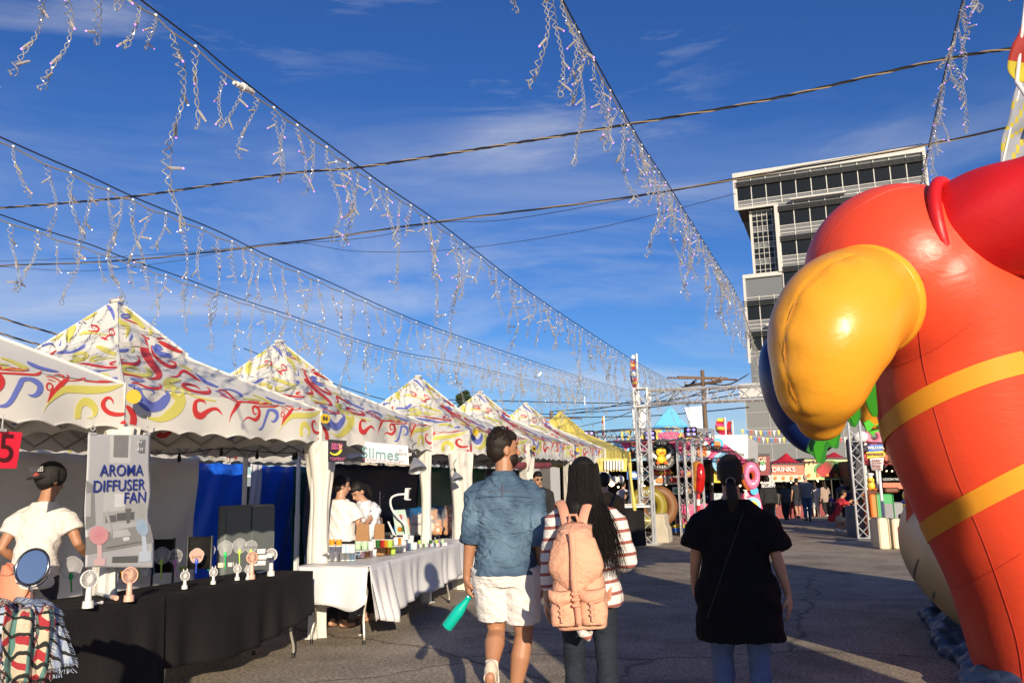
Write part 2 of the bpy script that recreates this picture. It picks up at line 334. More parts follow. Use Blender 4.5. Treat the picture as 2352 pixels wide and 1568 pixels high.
# strokes traced on the front face: A crop origin(400,1150) scale 2.851, C crop origin (0,1300) scale 3.485
SA_=[
('r',[(478,665,70),(510,740,95),(560,820,88),(620,900,80),(662,960,78),(665,1010,60),(630,1032,35),(570,1037,14),(520,1035,3)]),
('r',[(270,820,6),(232,832,14),(245,860,24),(300,873,30),(380,873,36),(432,855,40),(446,825,25),(435,790,12),(415,765,3)]),
('r',[(575,705,4),(600,750,25),(650,800,30),(720,850,32),(790,880,36),(850,880,36),(858,855,20),(820,835,10),(770,825,3)]),
('r',[(780,995,3),(850,1000,14),(895,980,26),(915,945,32),(950,925,28),(1010,950,22),(1080,1000,26),(1150,1042,4)]),
('r',[(1140,1160,3),(1110,1122,14),(1040,1095,24),(965,1088,34),(940,1110,34),(985,1150,34),(1060,1180,30),(1140,1195,34),(1225,1195,48),(1250,1165,28),(1215,1110,3)]),
('r',[(230,990,12),(300,995,16),(400,1010,14),(500,1040,3)]),
('r',[(355,1090,12),(420,1095,16),(520,1140,18),(620,1155,20),(685,1145,26),(690,1120,14),(660,1095,3)]),
('r',[(1200,1330,4),(1190,1300,18),(1150,1282,30),(1105,1290,36),(1085,1335,48),(1085,1400,60),(1110,1448,75),(1160,1460,75),(1210,1420,55),(1270,1385,40),(1330,1385,30),(1390,1450,3)]),
('r',[(1460,1530,3),(1480,1450,18),(1525,1375,40),(1560,1325,48),(1580,1303,30),(1640,1303,18),(1750,1310,22),(1850,1320,26),(1960,1325,12)]),
('r',[(1350,1145,12),(1420,1160,14),(1465,1200,20),(1500,1245,26),(1545,1300,26)]),
('r',[(1445,1200,3),(1400,1198,10),(1362,1175,14),(1345,1148,10)]),
('r',[(1360,1225,8),(1400,1230,12),(1450,1260,12),(1510,1290,8)]),
('r',[(1785,1425,4),(1765,1442,16),(1740,1420,20),(1735,1368,26),(1765,1352,28),(1805,1375,34),(1820,1430,36),(1800,1480,44),(1760,1505,40),(1710,1490,24),(1660,1480,18),(1605,1530,3)]),
('r',[(285,1345,30),(325,1385,60),(368,1440,75),(383,1500,84),(375,1560,88)]),
('b',[(300,1116,6),(370,1128,40),(415,1170,80),(450,1255,105),(530,1335,115),(610,1362,112),(690,1335,115),(755,1265,95),(778,1215,55),(740,1180,5)]),
('b',[(430,1150,4),(520,1155,14),(590,1168,20),(615,1195,18),(600,1215,8),(565,1220,3)]),
('b',[(190,720,10),(240,725,30),(300,715,28),(320,700,6)]),
('b',[(585,710,5),(640,735,36),(700,765,40),(780,780,34),(820,795,5)]),
('b',[(1080,950,3),(1140,1000,24),(1200,1050,32),(1280,1085,28),(1340,1112,12),(1335,1095,4)]),
('b',[(335,1038,8),(380,1058,18),(450,1072,14),(510,1075,3)]),
('b',[(340,1038,8),(400,1036,8),(470,1052,8),(510,1070,3)]),
('b',[(1310,1160,8),(1350,1175,14),(1400,1210,12),(1470,1265,8),(1520,1290,4)]),
('b',[(1410,1140,6),(1470,1145,14),(1540,1170,18),(1600,1210,28),(1612,1232,18),(1580,1240,3)]),
('y',[(925,1035,8),(860,1045,50),(775,1062,90),(775,1115,112),(840,1180,115),(905,1235,125),(920,1300,125),(870,1385,125),(790,1450,110),(700,1498,70),(600,1492,35),(475,1450,3)]),
('y',[(905,1105,3),(950,1160,12),(1040,1220,14),(1140,1255,16),(1240,1280,20),(1310,1290,12)]),
('y',[(430,965,4),(438,940,14),(400,915,20),(320,905,30),(262,912,50),(240,930,50),(300,970,35),(400,990,30),(480,1000,40),(550,990,56),(568,960,45),(500,890,4)]),
('y',[(350,745,4),(375,720,24),(375,690,18)]),
('y',[(890,865,4),(960,890,14),(1020,915,14),(1060,940,3)]),
('y',[(1620,1265,10),(1720,1270,20),(1830,1285,10)]),
]
SC_=[
('b',[(-60,1120,8),(0,1128,40),(70,1112,60),(140,1040,70),(200,930,75),(255,830,80),(290,765,75),(380,748,50),(470,775,75),(540,830,90),(545,900,90),(500,960,70),(430,985,40),(360,962,3)]),
('r',[(-60,665,24),(100,672,26),(300,680,30),(450,690,30),(545,678,30),(570,640,4)]),
('y',[(0,445,20),(100,475,36),(200,520,45),(300,575,60),(365,610,50),(300,622,30),(150,610,24),(0,600,26)]),
('b',[(370,510,24),(450,555,50),(560,600,45),(700,635,36),(820,655,4)]),
('r',[(650,1075,3),(705,1005,24),(765,925,60),(830,860,80),(890,800,70),(945,755,50),(955,730,25),(915,702,12)]),
('r',[(650,1070,5),(690,990,22),(720,900,30),(738,860,26),(720,820,22),(680,805,22),(650,832,24),(655,890,22),(688,902,12),(710,880,3)]),
('r',[(640,712,8),(700,715,12),(780,735,18),(845,780,20),(865,820,26)]),
('r',[(665,750,8),(720,765,12),(785,785,4)]),
('r',[(750,695,8),(820,700,14),(885,722,14),(910,760,18)]),
('r',[(960,770,14),(1060,770,14),(1150,755,22),(1190,745,6)]),
('r',[(1180,775,12),(1350,790,20),(1500,795,16),(1590,800,4)]),
('y',[(575,1230,3),(640,1120,14),(720,1040,38),(820,955,75),(930,895,100),(1080,890,108),(1250,900,105),(1400,898,98),(1520,883,75),(1630,850,40),(1700,825,4)]),
('y',[(1120,1300,88),(1115,1230,85),(1130,1140,90),(1180,1070,105),(1250,1070,110),(1320,1130,92),(1342,1200,70),(1333,1255,48),(1300,1288,24),(1240,1285,3)]),
('r',[(1562,1100,3),(1555,1050,22),(1520,1012,34),(1475,1022,45),(1440,1080,55),(1450,1150,60),(1500,1210,60),(1570,1240,60),(1640,1245,50),(1700,1235,36)]),
('r',[(1640,1370,5),(1680,1355,45),(1710,1370,60)]),
]
SS_=[ # near side roof panel, C crop
('y',[(1340,300,24),(1420,330,60),(1520,375,65),(1620,420,36)]),
('y',[(750,490,4),(850,485,16),(950,490,26),(1060,485,40),(1175,455,50),(1222,412,42),(1180,388,38),(1090,396,34),(1022,430,26),(1060,450,14),(1140,435,4)]),
('y',[(1440,435,4),(1380,435,14),(1300,445,35),(1262,478,40),(1310,490,24),(1400,475,14),(1500,462,12),(1620,468,6)]),
('y',[(1220,730,6),(1290,705,35),(1380,695,40),(1475,702,48),(1505,727,38),(1440,760,14)]),
('r',[(1080,520,3),(1170,525,18),(1270,545,28),(1400,575,30),(1520,595,28),(1635,595,22)]),
('r',[(1625,510,12),(1570,525,22),(1535,545,24),(1570,558,12),(1620,550,4)]),
('r',[(520,510,16),(620,460,28),(720,405,24),(800,350,8)]),
('r',[(580,530,8),(640,490,16),(740,465,6)]),
('r',[(650,555,14),(715,570,38),(745,590,16)]),
('b',[(800,625,10),(870,600,45),(960,580,40),(1080,585,50),(1200,615,50),(1320,640,30),(1450,635,14),(1620,622,3)]),
('b',[(800,395,10),(880,380,30),(1000,375,22),(1120,335,24),(1250,295,3)]),
('b',[(1480,775,5),(1560,755,28),(1640,745,24)]),
]
KS_=[ # cap, side
('r',[(1215,70,4),(1290,90,22),(1350,90,26),(1370,50,26),(1330,15,22),(1280,10,16),(1272,38,10),(1305,45,3)]),
('r',[(1380,185,4),(1440,215,30),(1500,265,42),(1530,290,36)]),
('r',[(1460,210,12),(1530,165,20),(1598,150,14),(1570,75,20),(1520,90,14),(1520,150,8)]),
('y',[(1090,140,8),(1190,100,36),(1290,110,20),(1400,150,16),(1500,155,12)]),
('y',[(930,250,20),(945,190,75),(1000,80,80),(1040,20,60)]),
('y',[(700,240,8),(770,225,32),(850,160,20),(880,130,3)]),
('y',[(1180,-60,20),(1260,-120,60),(1330,-200,80),(1270,-290,60),(1180,-260,20)]),
('b',[(690,350,10),(715,315,24),(670,300,38),(600,320,36),(585,370,24),(620,400,12)]),
('b',[(760,335,3),(820,300,14),(838,240,3)]),
('b',[(1120,-20,24),(1060,-60,40),(1120,-120,40),(1200,-160,14)]),
('b',[(1480,-270,10),(1540,-220,50),(1580,-130,40),(1590,-60,10)]),
]
KA_=[ # cap, front, A crop
('b',[(345,340,20),(290,350,22),(240,340,18),(245,318,16),(300,315,14),(340,325,8)]),
('r',[(260,370,3),(340,390,12),(430,425,5)]),
('y',[(200,370,30),(250,420,55),(305,450,55),(318,520,46),(290,600,8)]),
('y',[(285,250,16),(340,310,46),(420,390,56),(510,470,24)]),
('y',[(555,480,14),(590,520,36),(560,545,10)]),
('r',[(650,595,18),(720,590,12)]),
('r',[(670,620,8),(740,660,42),(850,720,48),(935,752,36)]),
('r',[(475,530,10),(570,585,12)]),
('b',[(640,650,18),(690,690,40),(730,720,16)]),
('b',[(185,185,16),(240,190,22),(290,215,6)]),
('b',[(250,665,10),(310,670,30),(360,620,30),(365,575,8)]),
]
def face_uv(r,kind,yc,z0=None,zk=.79):
    """ray -> (u along the eave from the left end, v below the eave or, if positive, the fraction of the way in to the centre)"""
    z0=ZT if z0 is None else z0
    if kind=='front':
        if z0==ZT:
            t=FRONTX/r.x;P=r*t+Vector((0,0,H))
            if P.z<=ZT: return (P.y-yc,P.z-ZT)
        k=zk/HWX;t=(k*FRONTX+z0-H)/(r.z+k*r.x)
        P=r*t+Vector((0,0,H));return (P.y-yc,(FRONTX-P.x)/HWX)
    k=zk/HW;t=(z0-H-k*yc)/(r.z-k*r.y)
    P=r*t+Vector((0,0,H));return ((P.x-(FRONTX-2*HWX))*HW/HWX,(P.y-yc)/HW)
def ribbons(strokes,ox,oy,sc,kind,yc,n=4,z0=None,zk=.79):
    out=[]
    for c,P in strokes:
        Q=catmull(P,n);row=[]
        for i,(x,y,w_) in enumerate(Q):
            a=Q[max(0,i-1)];b=Q[min(len(Q)-1,i+1)];dx,dy=b[0]-a[0],b[1]-a[1];l=math.hypot(dx,dy) or 1
            nx,ny=-dy/l*w_/2,dx/l*w_/2;pr=[]
            for s in(-1,0,1):
                X=(ox+(x+s*nx)/sc)*.5742;Y=(oy+(y+s*ny)/sc)*.5742
                pr.append(face_uv(ray(X,Y),kind,yc,z0,zk))
            row.append(pr)
        out.append((c,row))
    return out
T0Y=Y1-TW
PAT_FRONT=ribbons(SA_,400,1150,2.851,'front',Y1)+ribbons(SC_,0,1300,3.485,'front',T0Y)
PAT_SIDE=ribbons(SS_,0,1300,3.485,'side',Y1)
CAP_SIDE=ribbons(KS_,0,1300,3.485,'side',Y1,4,1.84,1.59)
CAP_FRONT=ribbons(KA_,400,1150,2.851,'front',Y1,4,1.84,1.59)
def face_pt(side,u,v,off=0,cap=False,seed=0,cx=0,cy=0):
    """side 0 = street front (+x), 1 = near side (-y), 2 = back (-x), 3 = far side (+y). local tent coords, centre 0"""
    uu=u-HW
    if v<=0:
        o=HW+.012*math.sin(u*5+seed)+ .02*(-v/.35)*math.sin(u*7.3+seed*2)+off;z=ZT+v
        uu=max(-HW-.012,min(HW+.012,uu))
    else:
        lift=0
        o=HW*(1-v)+off*.5
        z=(1.84+1.59*v if cap else roofz(v))+off
        z-=.03*math.sin(PI*min(1,v/CAPR))*(1-min(1,abs(uu)/max(.05,HW*(1-v))))*(0 if (cap or v>CAPR) else 1)   # cloth sags between ridges
        if cap:
            w_=1-min(1,abs(uu)/max(.05,HW*(1-v)));q=max(0,(.85-v)/.2)
            z+=(.075*max(0,math.sin(uu*7.5+seed*1.3+1))-.02*math.cos(uu*13))*q*w_**.8;o-=.03*q*w_
        lim=HW*(1-v)
        uu=max(-lim,min(lim,uu))
    # u runs left to right seen from outside
    if side==0: p=Vector((o,uu,z))
    elif side==1: p=Vector((uu,-o,z))
    elif side==2: p=Vector((-o,-uu,z))
    else: p=Vector((-uu,o,z))
    return p
def scallop(u): return -(ZT-ZB)-.0+.03*abs(math.sin(PI*u/TW*9))**1.0-.01
CAP0=.66
def canopy_mesh(seed,yellow=False,detail=1):
    mb=MB()
    for sd_ in range(4):
        # valance
        nu=54
        mb.grid(lambda a,b:face_pt(sd_,a*TW,lerp(0,scallop(a*TW),b),0,seed=seed+sd_),nu,4)
        # hem line
        mb.tube([face_pt(sd_,TW*i/nu,scallop(TW*i/nu)+.003,.003,seed=seed+sd_) for i in range(nu+1)],.006,5)
        # ridge seam and corner seam
        e_=face_pt(sd_,TW,0);mb.tube([Vector((e_.x*(1-v),e_.y*(1-v),roofz(v)+.004)) for v in [k/12*.85 for k in range(13)]],.010,6)
        mb.tube([Vector((e_.x,e_.y,ZT)),Vector((e_.x,e_.y,ZB+.0))],.009,6)
        # roof up to under the cap
        nv=22
        def rp_(a,b):
            v=b*.86+1e-4;lim=HW*(1-v);return face_pt(sd_,HW+(a*2-1)*lim,v,0,seed=seed)
        mb.grid(rp_,28,nv)
        pats=([(PAT_FRONT,0)] if sd_!=1 else [([q for q in PAT_FRONT if max(max(p[1] for p in r) for r in q[1])<.08],0),(PAT_SIDE,0)]) if not yellow else []
        for pat,_ in pats:
            for c,rows in pat:
                mi={'r':1,'b':2,'y':3}[c];vs=[];fs=[]
                for r in rows:
                    for (u,v) in r:
                        if v<=0: v=max(v,scallop(max(0,min(TW,u)))+.004)
                        vs.append(face_pt(sd_,u,v,.0045 if v<=0 else .0075,seed=seed+(sd_ if v<=0 else 0)))
                for i in range(len(rows)-1):
                    for k in(0,1):
                        q=(i*3+k,i*3+k+1,i*3+4+k,i*3+3+k)
                        us=[rows[i][k],rows[i][k+1],rows[i+1][k+1],rows[i+1][k]]
                        if any(abs(a[0]-HW)>HW*(1-max(0,a[1]))+.03 for a in us): continue
                        fs.append(q)
                mb.add(vs,fs,mi)
    return mb
def cap_mesh(seed,yellow=False):
    mb=MB()
    for sd_ in range(4):
        def cp_(a,b):
            v=CAP0+(1-CAP0)*b
            lim=HW*(1-v);return face_pt(sd_,HW+(a*2-1)*lim,min(v,.9999),0,True,seed=seed+sd_)
        mb.grid(cp_,28,20)
        # folded-down flap edge
        def fl(a,b):
            lim=HW*(1-CAP0);p=face_pt(sd_,HW+(a*2-1)*lim,CAP0,0,True,seed=seed+sd_);p.z-=.055*b;return p
        mb.grid(fl,16,1)
        if not yellow:
            for c,rows in (CAP_FRONT if sd_ in(0,2) else CAP_SIDE):
                mi={'r':1,'b':2,'y':3}[c];vs=[];fs=[]
                for r in rows:
                    for (u,v) in r: vs.append(face_pt(sd_,u,max(v,CAP0),.010,True,seed=seed+sd_))
                for i in range(len(rows)-1):
                    for k in(0,1):
                        us=[rows[i][k],rows[i][k+1],rows[i+1][k+1],rows[i+1][k]]
                        if any(abs(a[0]-HW)>HW*(1-max(0,a[1]))+.04 for a in us): continue
                        if sum(1 for a in us if a[1]<CAP0)>2: continue
                        fs.append((i*3+k,i*3+k+1,i*3+4+k,i*3+3+k))
                mb.add(vs,fs,mi)
    for sx,sy in((1,1),(1,-1),(-1,1),(-1,-1)):
        mb.tube([Vector((sx*HW*(1-v),sy*HW*(1-v),1.84+1.59*v+.004)) for v in (CAP0,.75,.85,.97)],.010,6)
    # rounded tip
    mb.ball((0,0,ZP-.01),(.07,.07,.03),12,6)
    return mb
YCAN=mat('yellow_canvas',(.80,.66,.16),.6,var=.06,vs=1.5,bump=.2,bs=2.5,transl=.2)
_tc={}
def tent(xf,y0,label,group='white swirl printed market tents in a row',yellow=False,seed=1,drapes=((0,'full'),(1,'full')),rz=0):
    cx,cy=xf-HWX,y0+HW
    t=thing('market_tent',label,'tent',(cx,cy,0),rz,group);t.scale=(HWX/HW,1,1)
    key=(yellow,)
    mats=[YCAN]*4 if yellow else [CANVAS,CRED,CBLUE,CYEL]
    canopy_mesh(seed,yellow).build('canopy',mats,t,world=False,auto=30)
    cap_mesh(seed,yellow).build('roof_cap',mats,t,world=False,auto=30)
    for sx in(-1,1):
        for sy in(-1,1):
            x,y=sx*(HW-.03),sy*(HW-.03);b=MB()
            b.box((x,y,1.15),(.045,.045,2.3));b.box((x,y,.55),(.055,.055,1.1));b.box((x,y,.006),(.11,.11,.012));b.build('leg',W_WHITE,t,smooth=False,world=False)
    b=MB()
    for sd_ in range(4):
        for i in range(6):   # scissor trusses under the eave
            u0=.04+i*(TW-.08)/6;u1=u0+(TW-.08)/6
            for za,zb in((2.02,2.26),(2.26,2.02)):
                p=face_pt(sd_,u0,0);q=face_pt(sd_,u1,0)
                k=(HW-.04)/HW
                b.tube([(p.x*k,p.y*k,za),(q.x*k,q.y*k,zb)],.012,4)
    for sx,sy in((1,1),(1,-1),(-1,1),(-1,-1)):
        b.tube([(sx*(HW-.04),sy*(HW-.04),2.26),(sx*.4,sy*.4,roofz(.6)-.07),(0,0,ZP-.1)],.014,5)
    for a in((1,0),(-1,0),(0,1),(0,-1)):
        b.tube([(a[0]*(HW-.05),a[1]*(HW-.05),2.14),(0,0,2.5)],.013,5)
    b.tube([(0,0,2.4),(0,0,ZP-.05)],.02,6)
    b.build('frame',mat('tent_frame',(.35,.35,.34),.45,var=.1),t,world=False)
    return t
def drape(t,pts,name='corner_drape',matr=None,w0=.17,seed=0,tie=None):
    """a gathered sidewall: a pleated tube of cloth through (x,y,z,width) points, world space"""
    m=MB();rings=[]
    for k,(x,y,z,w_) in enumerate(pts):
        ring=[]
        for i in range(28):
            a=2*PI*i/28;rr=w_/2*(1+.16*math.sin(a*5+seed+z*1.3)+.08*math.sin(a*9+z*4+seed))
            ring.append(Vector((x+rr*math.cos(a),y+rr*.62*math.sin(a),z)))
        rings.append(ring)
    rings=[[Vector(v) for v in zip(*[ (0,0,0)]*0)] or r for r in rings]
    m.loft(rings)
    return m.build(name,matr or CANVAS,t,auto=80)
DR=mat('drape_canvas',(.78,.74,.66),.65,var=.07,vs=2,bump=.5,bs=5,stretch=(3,3,.35),transl=.15)
def dr(t,x,y,top=2.0,w=(.30,.16,.22,.12),seed=0,bot=.01,matr=None,dx=0):
    P=[]
    for k in range(15):
        f=k/14;z=lerp(bot,top,f)
        ww=catmull([(w[3],),(w[2],),(w[1],),(w[0],)],14)[int(f*41)][0]
        P.append((x+dx*(1-f)+.012*math.sin(f*7+seed),y+.01*math.cos(f*5+seed),z,ww))
    drape(t,P,matr=matr or DR,seed=seed)
tents=[]
G='white swirl printed market tents in a row'
specs=[(Y1-2*TW,'swirl printed white tent at the near end of the row, over the red 5 sign'),
 (Y1-TW,'swirl printed white tent with a blank yellow disc at its corner, behind the fan poster'),
 (Y1,'swirl printed white tent over the black fan table'),
 (Y1+TW,'swirl printed white tent with the B6 disc, over the white table of jars'),
 (Y1+2*TW+1.28,'swirl printed white tent over the plush toy table, just past a gap in the row'),
 (Y1+3*TW+1.38,'swirl printed white tent with the B8 disc, over the vendor in sunglasses'),
 (Y1+4*TW+1.48,'swirl printed white tent next to the plain yellow tent')]
specs=specs[1:]
for i,(y0,lb) in enumerate(specs):
    if i==0: lb='swirl printed white tent at the near end of the row, over the red 5 sign'
    tents.append(tent(FRONTX,y0,lb,seed=i*1.7))
yt=tent(FRONTX,Y1+5*TW+1.55,'plain yellow tent at the far end of the front row',yellow=True,seed=3)
T0,T1,T2,T3,T4,T5=tents[:6]
# drapes at corners
dr(T0,-5.12,Y1+.02,w=(.34,.18,.2,.14),seed=1)
c=atz(738,1468,0);dr(T1,-5.06,Y1+TW,w=(.36,.2,.23,.13),seed=2,dx=.05)
dr(T2,-5.14,Y1+2*TW-.05,w=(.2,.1,.09,.08),seed=3)
yb=Y1+2*TW+1.28
dr(T3,-5.2,yb+.02,w=(.36,.3,.3,.24),seed=4)
dr(T3,-5.1,yb+TW+.02,w=(.3,.18,.2,.16),seed=5)
dr(T4,-5.1,yb+2*TW+.1,w=(.3,.16,.16,.12),seed=6)
dr(T5,-5.1,yb+3*TW+.15,w=(.3,.16,.16,.12),seed=7)
# centre-back drapes
dr(T1,FRONTX-2*HWX+.03,Y1+.04,w=(.25,.16,.16,.14),seed=8,matr=mat('grey_drape',(.33,.32,.28),.7,bump=.4,bs=6))
# back row of tents
BX=FRONTX-2*HWX-1.1
for i,lb in enumerate(['swirl printed white tent of the row behind, nearest the grey curtain','swirl printed white tent of the row behind, above the blue tarpaulin','swirl printed white tent of the row behind, above the green tarpaulin','swirl printed white tent of the row behind, past the jar table']):
    tt=tent(BX,Y1-TW+.9+i*(TW+.03),lb,group='tents of the back row',seed=10+i)
def disc(pos,label,txt=None):
    pos=Vector(pos)+Vector((.05,-.035,0))
    o=thing('number_disc',label,'sign',pos,0,'round yellow stall number discs')
    N_=Vector((math.cos(R(-35)),math.sin(R(-35)),0));X=Vector((-N_.y,N_.x,0));rot=Matrix((X,Vector((0,0,1)),N_)).transposed()
    m=MB();m.lathe((0,0,0),[(.001,-.004),(.053,-.004),(.055,0),(.053,.004),(.001,.004)],28,rot=rot);m.build('disc',mat('disc_yellow',(.62,.42,.03),.35,var=.05),o,world=False)
    m=MB();m.tube([Vector((0,0,.045)),Vector((-.01,.01,.075)),Vector((.01,-.01,.09))],.003,5);m.build('hook',CHROME,o,world=False)
    if txt: text('lettering',txt,.058,o,Vector(pos)+N_*.006,X,(0,0,1),BLACK,.001,bold=.002)
    return o
disc(atx(299,914,-5.0)+Vector((.05,-.03,0)),'blank yellow disc hanging at the tent corner above the fan poster')
disc(atx(742,962,-4.99),'yellow disc reading B6 at the corner of the jar table tent','B6')
disc(atx(1087,993,-4.99),'yellow disc seen almost edge-on at the corner past the gap')
disc(atx(1222,1030,-4.99),'yellow disc reading B8 above the vendor in sunglasses','B8')
disc(atx(1323,1033,-4.99),'blank yellow disc at the last swirl tent, right of the B8 one')
# ---------------------------------------------------------------- icicle light strings
WIRE=mat('clear_wire',(.36,.34,.31),.18,var=.1,spec=.8)
LEDC=mat('led_capsule',(.48,.44,.40),.12,var=.1,alpha=.75,spec=.9)
def ledtip(n,c,s):
    m=mat(n,c,.3,var=0,emit=s);return m
TIPV=ledtip('led_violet',(.75,.25,1.0),1.4);TIPW=ledtip('led_white',(1,.93,.95),1.2);TIPR=ledtip('led_coral',(1,.35,.3),1.2);TIPB=ledtip('led_blue',(.30,.22,1),1.6)
def bulb_mesh(tip):
    m=MB();m.tube([(0,0,0),(.012,0,0),(.05,0,0),(.058,0,0)],[.003,.0058,.0058,.004],6)
    m.ball((.061,0,0),.0045,8,5,mi=1)
    me=m.build('led_bulb',[LEDC,tip]);d=me.data;bpy.data.objects.remove(me);return d
BULBS={k:bulb_mesh(t) for k,t in(('v',TIPV),('w',TIPW),('r',TIPR),('b',TIPB),('n',LEDC))}
def drop_path(rng,L_):
    n=max(6,int(L_/.05));P=[];x=y=0;ax=rng.uniform(0,6);ay=rng.uniform(0,6)
    loop=rng.random()<.3
    for i in range(n+1):
        f=i/n;z=-L_*f
        amp=.018+.03*f
        P.append(Vector((amp*math.sin(f*L_*9+ax)-amp*math.sin(ax),amp*math.sin(f*L_*7+ay)-amp*math.sin(ay),z)))
    return P,loop
def twist(m,P,r,k,mi=0,gap=1.0,amp=.009):
    S=[];Q=catmull([tuple(p) for p in P],6)
    for ph in(0,PI):
        pts=[]
        for i,q in enumerate(Q):
            t=i/len(Q);a=i*.62+ph;g=amp*(1+1.4*max(0,math.sin(i*.11+k*2)))
            pts.append(Vector(q)+Vector((g*math.cos(a),g*math.sin(a),0)))
        m.tube(pts,r,4,mi)
DROPS=[]
for k in range(12):
    rng=random.Random(100+k);L_=[.22,.35,.5,.9,.4,.28,.65,.45,.8,.32,.55,.25][k]
    P,loop=drop_path(rng,L_);m=MB();twist(m,P,.0026,k)
    e=P[-1]
    if loop: m.tube([e+Vector((.016*math.sin(a)*(1+.5*(k%3)),.008*math.sin(a*2),-.020*(1-math.cos(a))*(1+.4*(k%3)))) for a in [i*2*PI/12 for i in range(13)]],.003,4)
    else: m.tube([e,e+Vector((.012,.0,-.02)),e+Vector((.026,.006,-.018)),e+Vector((.03,.0,-.004))],.003,4)
    ob=m.build('drop',WIRE);me=ob.data;bpy.data.objects.remove(ob)
    bl=[]
    nb=max(1,int(L_/.19))
    for j in range(nb+1):
        f=(j+.6)/(nb+.7);f=min(f,1);p=P[min(len(P)-1,int(f*(len(P)-1)))]
        bl.append((p,rng.uniform(0,2*PI),rng.uniform(-1.25,.25)))
    # low-detail version: one wire + bulbs in one mesh
    m2=MB();m2.tube(P,.0036,3);
    for p,a,b in bl:
        d=Vector((math.cos(a)*math.cos(b),math.sin(a)*math.cos(b),math.sin(b)));m2.tube([p,p+d*.05],.0055,3);m2.tube([p+d*.06,p+d*.07],.007,3,mi=1)
    DROPS.append((me,bl,m2))
def light_string(pts,label,tips,seed,near=100,step=.19,cabley=0):
    """pts: world polyline of the cable"""
    t=thing('icicle_light_string',label,'light string',pts[0],0,'icicle light strings over the street')
    Q=[Vector(p) for p in catmull([tuple(p) for p in pts],24)]
    m=MB();m.tube([p+Vector((0,0,.05+.006*math.sin(i*.2))) for i,p in enumerate(Q)],.0055,5);m.build('support_wire',BLKMETAL,t)
    # arc-length resample
    S=[Q[0]];acc=0;out=[];last=Q[0];want=0
    d=0
    rng=random.Random(seed)
    for a,b in zip(Q[:-1],Q[1:]):
        l=(b-a).length
        while want<=d+l: out.append(a+(b-a)*((want-d)/l));want+=step*rng.uniform(.6,1.4)
        d+=l
    m=MB();W=[]
    for i,p in enumerate(out): W.append(p+Vector((0,0,-.004 if i%2 else .014)))
    m.tube([Vector(q) for q in catmull([tuple(p) for p in W],3)],.006,4);m.build('cable',mat('cable_grey',(.35,.33,.30),.4,var=.1),t)
    m=MB()
    for i,p in enumerate(out[::2][:60]): m.ball(p+Vector((0,0,.02)),.011,6,4)
    tg=m.build('cable_tie',mat('tie_white',(.75,.75,.73),.4),t);tg['kind']='stuff'
    far=MB();nn=0
    for i,p in enumerate(out):
        k=rng.randrange(12);me,bl,m2=DROPS[k];az=rng.uniform(0,2*PI);sc=rng.uniform(.8,1.25)
        pr=Vector(p)
        if nn<near:
            o=bpy.data.objects.new('drop',me);COL.objects.link(o);o.parent=t;o.location=pr-Vector(pts[0]);o.rotation_euler=(rng.uniform(-.08,.08),rng.uniform(-.08,.08),az);o.scale=(sc,sc,sc);nn+=1
            if nn<=46:
                for q,a,b in bl:
                    u=bpy.data.objects.new('led_bulb',BULBS[rng.choice(tips)]);COL.objects.link(u);u.parent=o;u.location=q;u.rotation_euler=(0,-b,a);u.scale=(1.15,)*3
            else:
                mm_=MB()
                for q,a,b in bl:
                    dd=Vector((math.cos(a)*math.cos(b),math.sin(a)*math.cos(b),math.sin(b)))
                    mm_.tube([q,q+dd*.06],.008,3);mm_.tube([q+dd*.06,q+dd*.072],.007,3,mi=1)
                key='lamps%d%s'%(k,tips[0])
                if key not in _tc:
                    oo=mm_.build('led_lamps',[LEDC,{'v':LEDC,'n':LEDC,'b':TIPB}[tips[0]]]);_tc[key]=oo.data;bpy.data.objects.remove(oo)
                u=bpy.data.objects.new('led_lamps',_tc[key]);COL.objects.link(u);u.parent=o;u['kind']='stuff'
        else:
            mat_=Matrix.Translation(pr)@Matrix.Rotation(az,4,'Z')@Matrix.Scale(sc,4)
            far.add([mat_@v for v in m2.v],m2.f,0);far.m[-len(m2.f):]=m2.m
    if far.v:
        f=far.build('distant_drops',[WIRE,LEDC],t);f['kind']='stuff'
    return t,Q
def lp(P,X,extra=()):
    pts=[atx(x,y,X) for x,y in P];return list(extra)+pts
EY=atz(1490,1250,0).y
s1,_=light_string([Vector((-3.3,-.5,4.3))]+lp([(300,0),(530,180),(820,395),(990,510),(1240,695),(1450,830),(1590,905)],-3.3),'thick icicle light string with a white plug, running from top left down to the truss','vvvnnw',1)
s2,_=light_string([Vector((-4.9,.5,3.9))]+lp([(0,330),(270,450),(500,545),(700,635),(1000,760),(1300,860),(1470,908)],-4.9),'icicle light string just below the one with the plug, over the tent fronts','nnnnwwnr',2)
s0,_=light_string([Vector((-6.1,1.5,3.85))]+lp([(0,505),(250,590),(420,650),(640,725),(900,810),(1100,850),(1350,912)],-6.1),'lowest icicle light string, directly above the tent peaks','nnnnwwnr',3)
s3,_=light_string([Vector((-1.3,1.2,4.55))]+lp([(1285,0),(1450,300),(1545,450),(1640,600),(1700,700)],-1.3)+[Vector((-1.3,EY,4.15))],'steep icicle light string from the top middle down to the truss','vvvnnb',4)
s4,_=light_string([Vector((1.35,2.6,5.3))]+lp([(2215,0),(2120,410)],1.35)+[Vector((1.35,15,4.6)),Vector((1.0,20.9,4.2))],'icicle light string with blue lit tips at the top right, over the red inflatable','bbbv',5)
pl=thing('cable_plug','white waterproof cable plug taped to the thickest light string','plug',atx(560,205,-3.3))
m=MB();a=atx(537,190,-3.3);b=atx(583,216,-3.3)+Vector((0,0,.01));d=b-a
